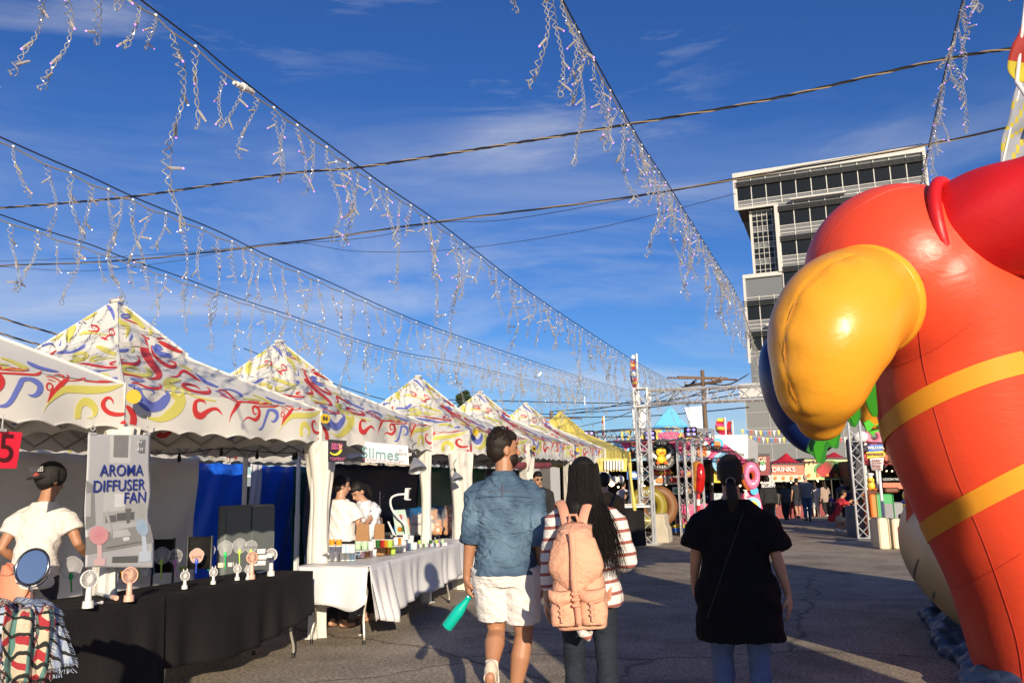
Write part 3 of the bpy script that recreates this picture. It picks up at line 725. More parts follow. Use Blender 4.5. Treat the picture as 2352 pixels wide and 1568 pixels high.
m.tube([a,a+d*.12,a+d*.14,a+d*.4,a+d*.42,a+d*.55,a+d*.57,a+d*.85,a+d*.87,b],[.012,.012,.017,.02,.026,.026,.02,.017,.012,.010],12);m.build('plug_body',mat('plug_white',(.72,.70,.66),.4),pl)
# second strand hanging outside the top left of the frame
s5,_=light_string([Vector((-2.75,1.0,4.25)),Vector((-2.75,2.2,4.2)),Vector((-2.75,2.75,4.23))],'short icicle strand at the very top left corner of the photo','vvv',9,step=.22)
# ---------------------------------------------------------------- overhead cables
def cable(pts,label,r,tw=0,name='overhead_cable',mats=None,group='overhead cables crossing the sky'):
    Q=[Vector(p) for p in catmull([tuple(p) for p in pts],20)]
    o=None;m=MB()
    if tw:
        dense=[];
        for a,b in zip(Q[:-1],Q[1:]):
            n=max(1,int((b-a).length/.04))
            for i in range(n): dense.append(a+(b-a)*(i/n))
        dense.append(Q[-1])
        for j in range(3):
            pts_=[]
            for i,q in enumerate(dense):
                a=i*.04*2*PI/tw+j*2*PI/3;pts_.append(q+Vector((0,math.cos(a)*r,math.sin(a)*r)))
            m.tube(pts_,r*.8,5,mi=0 if j else 1)
        o=m.build(name,[BLKMETAL,mat('bare_strand',(.45,.33,.19),.4,.3,var=.1)])
    else:
        m.tube(Q,r,5);o=m.build(name,mats or BLKMETAL)
    return tag(o,label,'cable',group)
c1=[aty(x,y,11) for x,y in [(-60,484),(0,478),(300,452),(650,400),(820,385),(1100,342),(1400,293),(1760,230),(2150,140),(2352,108),(2450,88)]]
cable(c1,'thick twisted cable crossing the whole sky above the tents',.012,tw=.55)
cable([aty(x,y,14) for x,y in [(-60,612),(0,610),(300,597),(700,553),(1000,510),(1450,452),(1800,392),(2120,335),(2352,285),(2450,265)]],'thinner double cable passing just over the tower roof',.011,tw=2.2)
cable([aty(x,y,14.3) for x,y in [(0,600),(300,588),(600,565),(850,545),(1000,512),(1200,500),(1700,407),(2120,330)]],'thin cable weaving beside the thinner double cable',.006)
cable([aty(x,y,16) for x,y in [(0,612),(200,622),(400,600),(640,557),(820,577),(1040,573),(1350,528),(1690,445)]],'slack black wire dipping between the light strings',.006)
for (ya,yb_,i) in ((700,745,0),(736,780,1),(745,795,2)):
    cable([aty(x,y,17) for x,y in [(-80,ya+22-40),(0,ya+28),(130,yb_+22),(300,yb_+70)]],['highest of the three black wires behind the nearest tent peak','middle one of three black wires behind the nearest tent peak','lowest of the three black wires behind the nearest tent peak'][i],.017,tw=1.0)
cable([aty(x,y,30) for x,y in [(560,800),(870,914),(1050,918),(1480,925),(1612,900)]],'thin black wire behind the tent peaks leading to the wooden pole',.018)
cable([aty(x,y,31) for x,y in [(860,932),(1040,925),(1300,950),(1600,880)]],'lower thin wire behind the tent peaks, sagging past the tree',.016)
for i,(a,b) in enumerate([((1265,945),(1700,890)),((1265,952),(1700,905)),((1265,958),(1720,935))]):
    cable([aty(a[0],a[1],55),aty((a[0]+b[0])/2,(a[1]+b[1])/2+8,50),aty(b[0],b[1],44)],['upper','middle','lower'][i]+' of three power lines running between the two wooden poles',.03)
# ---------------------------------------------------------------- tower
def tower():
    D=105.
    BR=atd(2118,344,100);TL=atd(1688,404,108)
    ztop=(BR.z+TL.z)/2
    A=Vector((TL.x,TL.y,0));B=Vector((BR.x,BR.y,0));U=(B-A).normalized();Wd=(B-A).length;Nn=Vector((U.y,-U.x,0))  # faces the camera
    t=thing('office_tower','tall grey and white panelled office tower with dark window bands','building',A)
    GREYP=mat('panel_grey',(.145,.155,.165),.5,var=.12,vs=.15);WHITE=mat('tower_white',(.58,.56,.52),.5,var=.04,vs=.3)
    GL=mat('tower_glass',(.012,.014,.014),.25,var=.3,vs=.12,spec=.3);LG=mat('panel_light',(.20,.205,.20),.5,var=.08,vs=.1);LOUV=mat('louver',(.03,.03,.03),.5)
    def P(u,o,z): return A+U*u+Nn*o+Vector((0,0,z))
    def bx(m,u0,u1,o0,o1,z0,z1,mi=0):
        m.add([P(u,o,z) for z in(z0,z1) for u,o in((u0,o0),(u1,o0),(u1,o1),(u0,o1))],[(0,1,2,3),(7,6,5,4),(4,5,1,0),(5,6,2,1),(6,7,3,2),(7,4,0,3)],mi)
    fl=3.95;zt=ztop-.45;dep=-24;u_in=4.9;z_ov=ztop-4.6;z_low=ztop-13.4
    nfl=int((z_low+fl*2)/fl)
    # solid core
    m=MB();bx(m,0,Wd,0,dep,z_ov+.4,ztop-.2);bx(m,u_in,Wd,0,dep,8,z_ov+.4);bx(m,1.6,u_in,-1.2,dep,z_low,z_ov+.4);bx(m,.3,Wd,0,dep,8,z_low)
    m.build('wall',GREYP,t,smooth=False)
    # parapet and ledges
    m=MB();bx(m,-.3,Wd+.3,.35,dep-.3,ztop-.5,ztop+.35);bx(m,-.25,u_in,.25,0,z_ov-.05,z_ov+.2) ;m.build('parapet',WHITE,t,smooth=False)
    for q_ in((u_in-.35,u_in+.05,.5,-1.2,z_low,z_ov),(-.3,.05,.3,0,z_ov,ztop-.5),(Wd-.05,Wd+.3,.3,0,z_low,ztop-.5),(1.35,1.65,-1.0,-1.5,z_low,z_ov),(.1,u_in,.35,0,z_low-.4,z_low+.1),(.1,.4,.3,0,16,z_low)):
        m=MB();bx(m,*q_);m.build('trim',WHITE,t,smooth=False)
    # brown soffit
    m=MB();bx(m,0,u_in-.3,-.1,-6,z_ov+.2,z_ov+.42);m.build('soffit',mat('soffit',(.10,.055,.03),.6),t,smooth=False)
    k=0;zf=zt
    while zf-fl>14:
        u0=0.1 if (k<1 or zf<z_low) else u_in+.1
        # window band
        b=MB();bx(b,u0,Wd-.1,.06,.0,zf-3.0,zf-1.15);w_=b.build('window_band',GL,t,smooth=False)
        b=MB();n=max(4,int((Wd-u0)/1.75))
        for i in range(n+1):
            u=u0+(Wd-.1-u0)*i/n;bx(b,u-.055,u+.055,.12,.05,zf-3.95,zf+.1)
        for zz in(zf-3.02,zf-3.55,zf-.05,zf-1.1): bx(b,u0,Wd-.1,.10,.03,zz-.045,zz+.045)
        if k==0:
            bx(b,.1,u_in,.10,.03,z_ov+.3,z_ov+.38)
        b.build('mullion',WHITE,w_,smooth=False)
        b=MB()
        for i in range(3): bx(b,u0-.2,Wd+.15,.42,.15,zf-.55-.28*i-.05,zf-.55-.28*i+.03)
        b.build('sun_shade',LOUV,t,smooth=False)
        if k%2==0 or k==1:
            b=MB();bx(b,u0+6.5-k,u0+13-k,.9,.3,zf-3.95,zf-3.75);b.build('ledge',WHITE,t,smooth=False)
        k+=1;zf-=fl
    # stair tower curtain wall
    g=MB();c=MB();nz=int((z_ov-z_low)/.72)
    bx(c,1.62,u_in-.35,-1.15,-1.25,z_low+.1,z_ov)
    cw=c.build('stair_glazing',GREYP,t,smooth=False)
    rg=random.Random(3);c=MB()
    for j in range(nz):
        if (j%6) in(2,5): continue
        for i in range(5):
            u=1.68+i*.62
            if i<4 : bx(c,u+.03,u+.57,-1.05,-1.14,z_low+.15+j*.72,z_low+.15+j*.72+.62)
    gp=c.build('pane',GL,cw,smooth=False);gp['kind']='stuff';c=MB()
    for i in range(6): bx(c,1.62+i*.62,1.68+i*.62,-.98,-1.16,z_low,z_ov)
    for j in range(nz+1): bx(c,1.62,u_in-.35,-.99,-1.16,z_low+.08+j*.72,z_low+.14+j*.72)
    c.build('mullion',WHITE,cw,smooth=False)
    # plain panelled lower block
    m=MB();bx(m,-.6,Wd+12,.8,dep,0,11.7);lb=m.build('podium',LG,t,smooth=False)
    m=MB()
    for i in range(13): bx(m,-.6+i*2.75,-.52+i*2.75,.86,.79,0,11.7)
    for j in range(6): bx(m,-.6,Wd+12,.85,.79,j*1.95,j*1.95+.07)
    m.build('panel_joint',mat('joint',(.40,.40,.38),.5),lb,smooth=False)
    m=MB();bx(m,-1.2,Wd+1,1.0,dep,11.7,13.4);m.build('podium_cornice',WHITE,t,smooth=False)
    return t
tower()
# ---------------------------------------------------------------- wooden utility poles
WOOD=mat('pole_wood',(.16,.10,.06),.8,var=.3,vs=3,stretch=(8,8,.6),bump=.4,bs=20)
INS=mat('insulator',(.12,.04,.03),.25)
def upole(px,base_y_d,top,label,h2=0,scale=1):
    x,_y,d=px,0,base_y_d
    T=atd(px,top,d);g_=Vector((T.x,T.y,0))
    t=thing('utility_pole',label,'utility pole',g_,0,'wooden utility poles')
    m=MB();m.tube([g_,g_+Vector((0,0,T.z))],[.15*scale,.10*scale],10);m.build('pole',WOOD,t)
    X=RT.copy();X.z=0;X.normalize();Y=Vector((-X.y,X.x,0))
    for j,(dz,L_,an) in enumerate(((.42,1.9,.35),(.72,1.5,-.9))):
        U=(X*math.cos(an)+Y*math.sin(an));c=Vector((T.x,T.y,T.z-dz*scale));m=MB();r=Matrix((U,Vector((-U.y,U.x,0)),Vector((0,0,1)))).transposed()
        m.box(c,(L_*1.6*scale,.12,.14),rot=r);ca=m.build('crossarm',WOOD,t,smooth=False)
        for s in(-1,-.55,.55,1):
            b=MB();p=c+U*(s*L_*.78*scale)+Vector((0,0,.07));q=p
            if j==0:
                for i in range(4): b.lathe(p+U*(s/abs(s))*(.16*i+.1)-Vector((0,0,.1)),[(.03,-.06),(.10,-.03),(.10,.0),(.03,.05)],8,rot=Matrix.Rotation(0,3,'X'))
            else: b.lathe(p,[(.03,0),(.07,.03),(.07,.08),(.04,.16)],8)
            b.build('insulator',INS,ca)
    return t,T
upole(1613,44,850,'wooden utility pole with crossarms and insulators behind the truss arch')
upole(1266,60,943,'small distant wooden utility pole between the swirl tents and the yellow tent',scale=1.2)
P44=aty(1613,870,aty(1613,870,40).y)
T_=atd(1613,870,44)
for i,(x,y,dd) in enumerate([(1450,935,60),(1300,985,80),(1715,862,60),(1720,858,60)]):
    cable([T_+Vector((.3*(1 if x>1613 else -1),0,-.1*i)),(T_+atd(x,y,dd))/2-Vector((0,0,.5)),atd(x,y,dd)],['line from the wooden pole crossarm toward the yellow tent','lower line from the wooden pole going left and away','line from the wooden pole to the tower','second line from the wooden pole to the tower'][i],.028)
# ---------------------------------------------------------------- trees
LEAF=mat('leaf_green',(.045,.075,.020),.6,var=.5,vs=1.2,transl=.25);BARK=mat('bark',(.09,.06,.04),.9,var=.3)
def tree(px,ytop,ybot,d,wpx,label,seed):
    rng=random.Random(seed);T=atd(px,ytop,d);b=Vector((T.x,T.y,0));s=d/F;rad=wpx*s/2;h=T.z
    t=thing('tree',label,'tree',b,0,'trees behind the tents')
    m=MB();m.tube([b,b+Vector((.1,0,h*.4)),b+Vector((0,.1,h*.85))],[.28,.2,.06],8)
    cl=[]
    for i in range(26):
        a=rng.uniform(0,6.28);z=rng.uniform(.35,.93);rr=rad*(1-abs(z-.6)*1.4)*rng.uniform(.2,.8);c=b+Vector((rr*math.cos(a),rr*math.sin(a),h*z));cl.append((c,rad*rng.uniform(.22,.4)));m.tube([b+Vector((0,0,h*z*.8)),c],[.05,.02],4)
    m.build('trunk',BARK,t)
    cl.append((b+Vector((0,0,h*.93)),rad*.3))
    m=MB()
    for c,r in cl:
        for k in range(420):
            v=Vector((rng.gauss(0,1),rng.gauss(0,1),rng.gauss(0,1))).normalized()*r*rng.random()**.35
            p=c+Vector((v.x,v.y,v.z*1.1));q=Vector((rng.gauss(0,1),rng.gauss(0,1),rng.gauss(0,.6))).normalized();x,y=frame(q);l=rng.uniform(.10,.2)
            m.add([p-x*l*.5,p-y*l*.3,p+x*l*.5,p+y*l*.3],[(0,1,2,3)])
    m.build('crown',LEAF,t,smooth=False);return t
tree(1068,888,1000,62,74,'dark green tree top showing between the third and fourth tent peaks',1)
tree(1112,900,1000,66,46,'smaller dark tree top directly behind the fourth tent peak',2)
# ---------------------------------------------------------------- truss things
def truss(m,A,B,w=.29,bays=None,up=None,tri=False,r=.024):
    A=Vector(A);B=Vector(B);d=(B-A);L_=d.length;d.normalize()
    x=(Vector(up)-d*Vector(up).dot(d)).normalized() if up else frame(d)[0];y=d.cross(x)
    cs=[(-1,-1),(1,-1),(1,1),(-1,1)] if not tri else [(-1,-.6),(1,-.6),(0,1)]
    C=[(x*a+y*b)*(w/2) for a,b in cs];n=bays or max(2,int(L_/.42))
    for c in C: m.tube([A+c,B+c],r,7)
    for i in range(n+1):
        p=A+d*(L_*i/n)
        for j in range(len(C)):
            q=C[j];q2=C[(j+1)%len(C)]
            if i==0 or i==n or i%4==0:m.tube([p+q,p+q2],r*.6,5)
            if i<n:
                p2=A+d*(L_*(i+1)/n)
                m.tube([p+(q if (i+j)%2 else q2),p2+(q2 if (i+j)%2 else q)],r*.5,5)
tb=atz(1490,1250,0);ttop=aty(1480,905,tb.y).z
ta=thing('truss_arch','tall square aluminium truss gateway spanning the street, left foot beside the concrete block','truss',tb)
m=MB();truss(m,tb+Vector((0,0,.02)),tb+Vector((0,0,ttop-.3)),.30,12,up=(1,0,0),r=.03);m.build('upright',STEEL,ta)
m=MB();truss(m,tb+Vector((0,0,ttop-.32)),tb+Vector((0,0,ttop+.14)),.34,1,up=(1,0,0),r=.034);m.box(tb+Vector((0,0,ttop+.15)),(.38,.38,.015));m.box(tb+Vector((0,0,ttop-.32)),(.38,.38,.015));m.build('corner_block',W_WHITE,ta)
fr=atz(1985,1238,0)
rt_=Vector((fr.x+.0,fr.y+.0,0))
Bx=tb+Vector((9.6,1.2,0))
m=MB();truss(m,tb+Vector((.17,0,ttop-.09)),Vector((Bx.x,Bx.y,ttop-.09)),.34,26,up=(0,0,1),r=.03);m.build('beam',STEEL,ta)
m=MB();truss(m,Bx+Vector((0,0,.02)),Bx+Vector((0,0,ttop+.14)),.30,14,up=(1,0,0),r=.03);m.build('upright',STEEL,ta)
m=MB();m.box(tb+Vector((0,0,.012)),(.6,.6,.024));m.build('base_plate',STEEL,ta)
# right tower
t2=thing('truss_tower','square aluminium truss tower standing on a plate in front of the grey concrete block','truss',fr)
m=MB();truss(m,fr+Vector((0,0,.03)),fr+Vector((0,0,3.35)),.27,11,up=(1,0,0),r=.026);m.build('upright',STEEL,t2)
m=MB();m.box(fr+Vector((.3,0,.012)),(1.9,.8,.024));m.build('base_plate',mat('dark_plate',(.12,.12,.12),.6),t2)
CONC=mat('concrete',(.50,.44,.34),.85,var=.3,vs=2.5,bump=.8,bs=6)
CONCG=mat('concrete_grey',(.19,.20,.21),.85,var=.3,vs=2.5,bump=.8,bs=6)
def block(name,pos,label,mt,w_=.75,d=.6,h=1.0,rz=0):
    m=MB()
    prof=[(-.5,0),(.5,0),(.5,.12),(.46,.5),(.34,.6),(.31,.93),(.26,1),(-.42,1),(-.48,.93),(-.5,.5)]
    c,s=math.cos(rz),math.sin(rz)
    poly=[Vector(pos)+Vector((p[0]*w_*c,p[0]*w_*s,p[1]*h)) for p in prof]
    o=MB();dv=Vector((-s,c,0))*d;o.prism(poly,dv)
    ob=o.build(name,mt,smooth=False);bv=ob.modifiers.new('b','BEVEL');bv.width=.03;bv.segments=2
    return tag(ob,label,'block',group='concrete barrier blocks')
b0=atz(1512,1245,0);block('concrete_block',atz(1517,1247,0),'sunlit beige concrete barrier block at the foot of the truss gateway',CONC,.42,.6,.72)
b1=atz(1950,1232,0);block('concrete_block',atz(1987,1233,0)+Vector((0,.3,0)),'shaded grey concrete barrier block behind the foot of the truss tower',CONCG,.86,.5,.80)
# ---------------------------------------------------------------- people
SKIN=mat('skin',(.50,.27,.17),.5,var=.12,vs=9,bump=.08,bs=120);SKINT=mat('skin_tan',(.42,.20,.11),.5,var=.14,vs=12,bump=.08,bs=120);SKINP=mat('skin_pale',(.58,.36,.26),.5,var=.1,vs=9)
def hairm(n,c): return mat(n,c,.5,spec=.25,var=.5,vs=40,bump=.22,bs=60,stretch=(9,9,.35))
HBLK=hairm('hair_black',(.012,.010,.009));HBRN=hairm('hair_brown',(.020,.013,.009));HGRY=hairm('hair_grey',(.30,.27,.24))
def mir(p,s): return Vector((p[0]*s,p[1],p[2]))
def hand(m,W,D,Nn,k,curl=.5,side=1,spread=.0,thumbin=.5):
    """palm, four unequal bent fingers and a thumb. k = body height"""
    W=Vector(W);D=Vector(D).normalized();Nn=(Vector(Nn)-D*Vector(Nn).dot(D)).normalized();S=D.cross(Nn)*side   # S points to the thumb side
    pl=.053*k
    m.tube([W-D*.012*k,W+D*.008*k,W+D*pl*.5,W+D*pl*.95,W+D*pl*1.05],[(.0150*k,.0125*k),(.017*k,.0125*k),(.0235*k,.0115*k),(.0235*k,.0095*k),(.019*k,.006*k)],12,up=S)
    for i,(off,ln,r) in enumerate(((.0175,.043,.0050),(.006,.048,.0053),(-.0055,.045,.0050),(-.0165,.035,.0044))):
        p=W+D*pl*(.98-.05*abs(i-1))+S*off*k;d=(D+S*(off*spread*30)).normalized();pts=[p-d*.01*k,p];c=curl*(1+.12*i)
        for seg,b in ((.45,.7),(.32,1.0),(.23,.7)):
            a=c*b;d=(d*math.cos(a)+Nn*math.sin(a)).normalized();Nn2=Nn;p=p+d*ln*k*seg;pts.append(p)
        m.tube(pts,[r*k*1.05,r*k*1.05,r*k,r*k*.93,r*k*.8],8,rnd=True)
    p=W+D*.012*k+S*.015*k;d=(D*.55+S*.75+Nn*.25).normalized();q=p+d*.022*k
    d2=(D*.85+S*(.35-thumbin*.5)+Nn*(.25+thumbin*.5)).normalized();q2=q+d2*.02*k;d3=(D*.8-S*thumbin*.3+Nn*(.3+thumbin*.4)).normalized()
    m.tube([p-d*.008*k,p,q,q2,q2+d3*.015*k],[.008*k,.0085*k,.0066*k,.0056*k,.0044*k],8,rnd=True)
DEF=dict(hip=(.052,0,.515),knee=(.055,.012,.285),ankle=(.050,-.008,.042),waist=(0,0,.60),chest=(0,.004,.72),neck=(0,-.006,.825),head=(0,.010,.928),sh=(.100,0,.792),elbow=(.128,-.02,.63),wrist=(.140,.025,.485))
def joints(h,pose):
    J={}
    for k in('hip','knee','ankle','sh','elbow','wrist'):
        for s,sg in(('L',-1),('R',1)):
            p=pose.get(k+s);J[k+s]=Vector(p)*h if p else mir(DEF[k],sg)*h
    for k in('waist','chest','neck','head'):
        J[k]=Vector(pose.get(k,DEF[k]))*h
    return J
def wrinkle(o,amp,fn=None):
    me=o.data;me.update();co_=[0.0]*(3*len(me.vertices));me.vertices.foreach_get('co',co_)
    ns=[v.normal.copy() for v in me.vertices]
    for i,n in enumerate(ns):
        x,y,z=co_[3*i:3*i+3]
        d=amp*(fn(x,y,z) if fn else (math.sin(z*38+6*math.sin(x*9+y*5)+3*math.sin(y*13))*.6+math.sin(z*71+x*30+4*math.sin(x*17-y*11))*.4))
        co_[3*i]+=n.x*d;co_[3*i+1]+=n.y*d;co_[3*i+2]+=n.z*d
    me.vertices.foreach_set('co',co_);me.update()
def rings_torso(J,h,bw,infl,z0,z1,belly=0,hipw=1):
    """ellipse rings between two height fractions following the spine"""
    prof=[(.46,.088*hipw,.060),(.50,.098*hipw,.070),(.55,.092*hipw,.066),(.60,.080,.058),(.66,.086,.060),(.72,.098,.064),(.755,.102,.060),(.785,.090,.052),(.808,.066,.042),(.830,.040,.035)]
    sp=[(.46,(J['hipL']+J['hipR'])/2-Vector((0,0,.05*h))),(.52,(J['hipL']+J['hipR'])/2),(.60,J['waist']),(.72,J['chest']),(.825,J['neck']),(.86,J['neck']+Vector((0,.002*h,.035*h)))]
    def spine(f):
        if f<.46: return sp[0][1]-Vector((0,0,(.46-f)*h))
        for (a,p),(b,q) in zip(sp[:-1],sp[1:]):
            if f<=b: return p.lerp(q,max(0,(f-a)/(b-a)))
        return sp[-1][1]
    def wd(f):
        for a,b in zip(prof[:-1],prof[1:]):
            if f<=b[0]:
                t=max(0,(f-a[0])/(b[0]-a[0]));return lerp(a[1],b[1],t),lerp(a[2],b[2],t)
        return prof[-1][1:]
    shd=(J['shR']-J['shL']);shd.z=0;sa=math.atan2(shd.y,shd.x);hd=(J['hipR']-J['hipL']);hd.z=0;ha=math.atan2(hd.y,hd.x)
    out=[];n=18
    for i in range(n+1):
        f=lerp(z0,z1,i/n);rx,ry=wd(max(.46,f));c=spine(f);g=infl(f)*h if callable(infl) else infl*h;rx=rx*bw*h+g;ry=ry*bw*h+g+belly*h*math.exp(-((f-.6)/.06)**2)
        t=max(0,min(1,(f-.5)/.28));a0=lerp(ha,sa,t);ring=[]
        for k in range(20):
            a=2*PI*k/20;ca,sa_=math.cos(a),math.sin(a);e=.85
            x=rx*abs(ca)**e*(1 if ca>0 else -1);y=ry*abs(sa_)**e*(1 if sa_>0 else -1)
            ring.append(c+Vector((x*math.cos(a0)-y*math.sin(a0),x*math.sin(a0)+y*math.cos(a0),0)))
        out.append(ring)
    return out
def person(label,pos,heading,h,pose={},skin=SKIN,top=None,bottom=None,shoes=None,hair=('short',HBLK),bw=1,hipw=1,vox=.016,headyaw=0,headpitch=0,hands=None,group='visitors walking between the stalls',hat=None,face=False,z=0,limb=1,detail=True,skirt=None,headroll=0):
    t=thing('person',label,'person',(pos[0],pos[1],z),heading,group)
    J=joints(h,pose);m=MB()
    m.loft(rings_torso(J,h,bw,-.004,.47,.845,hipw=hipw))
    m.tube([J['neck']-Vector((0,0,.02*h)),J['neck'],J['head']-Vector((0,.006*h,.03*h))],[.040*h,.032*h,.031*h],12)
    hr=Euler((headpitch,headroll,headyaw)).to_matrix();hc=J['head']
    def HP(x,y,z): return hc+hr@Vector((x*h,y*h,z*h))
    hm=MB() if vox<.012 else m
    m.ball(HP(0,-.004,.010),(.043*h,.052*h,.056*h),16,12,rot=hr)
    m.ball(HP(0,.012,-.025),(.034*h,.036*h,.042*h),14,10,rot=hr)
    m.ball(HP(0,.030,-.052),(.017*h,.016*h,.015*h),10,8,rot=hr)
    m.tube([HP(0,.045,.008),HP(0,.058,-.018),HP(0,.052,-.024)],[.005*h,.009*h,.005*h],8,rnd=True)
    m.ball(HP(0,.044,-.038),(.014*h,.007*h,.006*h),10,6,rot=hr)
    for s in(-1,1): m.ball(HP(s*.0435,-.006,-.008),(.006*h,.012*h,.019*h),10,8,rot=hr)
    lk=limb
    for s in'LR':
        sg=-1 if s=='L' else 1
        S,E,Wr=J['sh'+s],J['elbow'+s],J['wrist'+s]
        m.tube([S-Vector((sg*.025*h,0,.006*h)),S-Vector((0,0,.012*h)),S.lerp(E,.3),S.lerp(E,.75),E,E.lerp(Wr,.25),E.lerp(Wr,.7),Wr],[.022*h*lk,.028*h*lk,.027*h*lk,.023*h*lk,.020*h*lk,.0215*h*lk,.0165*h*lk,.0130*h*lk],14,rnd=True)
        hd=(hands or {}).get(s,{});D=hd.get('D',(Wr-E).normalized()+Vector((0,.15,0)));N_=hd.get('N',Vector((-sg,.15,0)))
        hand(m,Wr,D,N_,h,hd.get('curl',.35),side=hd.get('side',-sg),thumbin=hd.get('th',.3))
        Hp,K,A=J['hip'+s],J['knee'+s],J['ankle'+s]
        kc=(K-A).normalized();back=Vector((0,-1,0))
        m.tube([Hp+Vector((0,0,.01*h)),Hp.lerp(K,.15),Hp.lerp(K,.6),K,K.lerp(A,.28)+back*.006*h,K.lerp(A,.65),A],[.050*h*bw*lk,.051*h*bw*lk,.040*h*bw*lk,.0290*h*lk,.0330*h*lk,.0225*h*lk,.0175*h*lk],14,rnd=True)
        fd=Vector(pose.get('foot'+s,(sg*.15,1,-.22))).normalized()
        m.tube([A-fd*.02*h-Vector((0,0,.015*h)),A+fd*.03*h-Vector((0,0,.014*h)),A+fd*.085*h-Vector((0,0,.004*h))],[.019*h,.018*h,.013*h],10,rnd=True)
    b=m.build('body',skin,t,world=False);remesh(b,vox*(.75 if vox>.01 else 1),2)
    # ---- clothes
    if top:
        m=MB();loose=top.get('loose',.010);hem=top.get('hem',.50);fl=top.get('flare',0)
        m.loft(rings_torso(J,h,bw,lambda f:loose+fl*max(0,(.72-f))**1.0+(0 if f<.79 else -(f-.79)*.05),hem,top.get('neck',.835),belly=top.get('belly',0),hipw=hipw))
        sl=top.get('sleeve',.9)  # 0..1 upper arm, 1..2 forearm
        for s in'LR':
            sg=-1 if s=='L' else 1
            S,E,Wr=J['sh'+s],J['elbow'+s],J['wrist'+s];cuf=top.get('cuff',loose+.004)*h
            P=[S-Vector((sg*.042*h,0,-.010*h)),S-Vector((sg*.012*h,0,.008*h)),S+Vector((sg*.008*h,0,-.030*h))];Rr=[.020*h+loose*h*.25,.026*h*lk+loose*h*.55,.0305*h*lk+loose*h*.9]
            for f in(.35,.7,1.0,1.25,1.6,1.95):
                f2=min(f,sl)
                P.append(S.lerp(E,f2) if f2<=1 else E.lerp(Wr,f2-1));Rr.append((lerp(.030,.0215,min(1,f2)) if f2<1 else lerp(.0225,.0135,f2-1))*h*lk+loose*h*.9+(cuf-loose*h)*(f2/sl))
                if f2==sl:break
            m.tube(P,Rr,16,rnd=False)
        o=m.build(top.get('name','shirt'),top['mat'],t,world=False);remesh(o,vox,2)
        if vox<.012 or top.get('wr'): wrinkle(o,top.get('wr',.0035),top.get('wfn'))
        t['_top']=o.name
    if bottom:
        m=MB();ln=bottom.get('len',1.95);loose=bottom.get('loose',.008)
        m.loft(rings_torso(J,h,bw,loose*.8,.455,bottom.get('waist',.585),hipw=hipw))
        for s in'LR':
            Hp,K,A=J['hip'+s],J['knee'+s],J['ankle'+s];P=[Hp+Vector((0,0,.01*h))];Rr=[.052*h*bw*lk+loose*h]
            for f,r_ in((.15,.054),(.4,.048),(.7,.041),(1.0,.032),(1.25,.034),(1.6,.026),(1.93,.020)):
                f2=min(f,ln);P.append(Hp.lerp(K,f2) if f2<=1 else K.lerp(A,f2-1));q=.054-(.054-.032)*f2 if f2<1 else r_
                Rr.append(q*h*lk*(bw if f2<1 else 1)+loose*h+bottom.get('fl',0)*h*f2)
                if f2==ln:break
            m.tube(P,Rr,16)
        o=m.build(bottom.get('name','trousers'),bottom['mat'],t,world=False);remesh(o,vox,2)
        if vox<.012: wrinkle(o,bottom.get('wr',.003))
    if skirt:
        m=MB();rings=[]
        c=(J['hipL']+J['hipR'])/2
        for k in range(9):
            f=k/8;zz=lerp(.60,skirt['hem'],f)*h;rings.append([Vector((c.x+math.cos(a)*(.085+skirt['flare']*f)*h*(1+.05*f*math.sin(a*7)),c.y+math.sin(a)*(.065+skirt['flare']*f)*h*(1+.05*f*math.sin(a*7)),zz)) for a in [2*PI*i/28 for i in range(28)]])
        m.loft(rings);m.build('skirt',skirt['mat'],t,world=False)
    if shoes:
        for s in'LR':
            A=J['ankle'+s];sg=-1 if s=='L' else 1;fd=Vector(pose.get('foot'+s,(sg*.15,1,-.22))).normalized();up=Vector((0,0,1));up=(up-fd*up.dot(fd)).normalized() if abs(fd.z)<.95 else Vector((0,-1,0))
            up=Vector(pose.get('up'+s,up)).normalized()
            b0=A-up*.020*h;m=MB()
            m.tube([b0-fd*.032*h,b0-fd*.02*h,b0+fd*.03*h,b0+fd*.075*h,b0+fd*.108*h],[(.019*h,.018*h),(.023*h,.023*h),(.024*h,.021*h),(.026*h,.016*h),(.018*h,.010*h)],14,up=fd.cross(up),rnd=True)
            m.tube([A-up*.012*h,A+up*.012*h-fd*.004*h],[.024*h,.0215*h],12)
            sh=m.build('shoe',shoes,t,world=False);remesh(sh,min(vox,.008),1)
            if vox<.012:
                q=MB();q.tube([b0-fd*.036*h-up*.019*h,b0-up*.019*h+fd*.03*h,b0+fd*.085*h-up*.017*h,b0+fd*.117*h-up*.012*h],[(.020*h,.006*h),(.0255*h,.006*h),(.027*h,.006*h),(.015*h,.005*h)],14,up=fd.cross(up),rnd=True);q.build('sole',mat('sole_white',(.72,.66,.58),.6),sh,world=False)
    # ---- hair
    st,hmat=hair
    m=MB()
    if st!='bald':
        m.ball(HP(0,-.014,.018),(.048*h,.053*h,.056*h),18,12,rot=hr)
        m.ball(HP(0,-.024,-.006),(.043*h,.042*h,.046*h),16,10,rot=hr)
        m.ball(HP(0,.012,.040),(.036*h,.038*h,.028*h),14,10,rot=hr)
        if st in('short','crop'):
            pass
        if st=='bun': m.ball(HP(0,-.07,.02),(.022*h,)*3,12,8)
        if st in('pony','ponylow'):
            y0,z0=(-.066,.010) if st=='pony' else (-.062,-.030)
            m.tube([HP(0,y0+.01,z0),HP(0,y0-.012,z0-.012),HP(.004,y0-.016,z0-.06),HP(.0,y0-.006,z0-.11),HP(.004,y0+.004,z0-.15)],[.014*h,.020*h,.022*h,.017*h,.006*h],12,rnd=True)
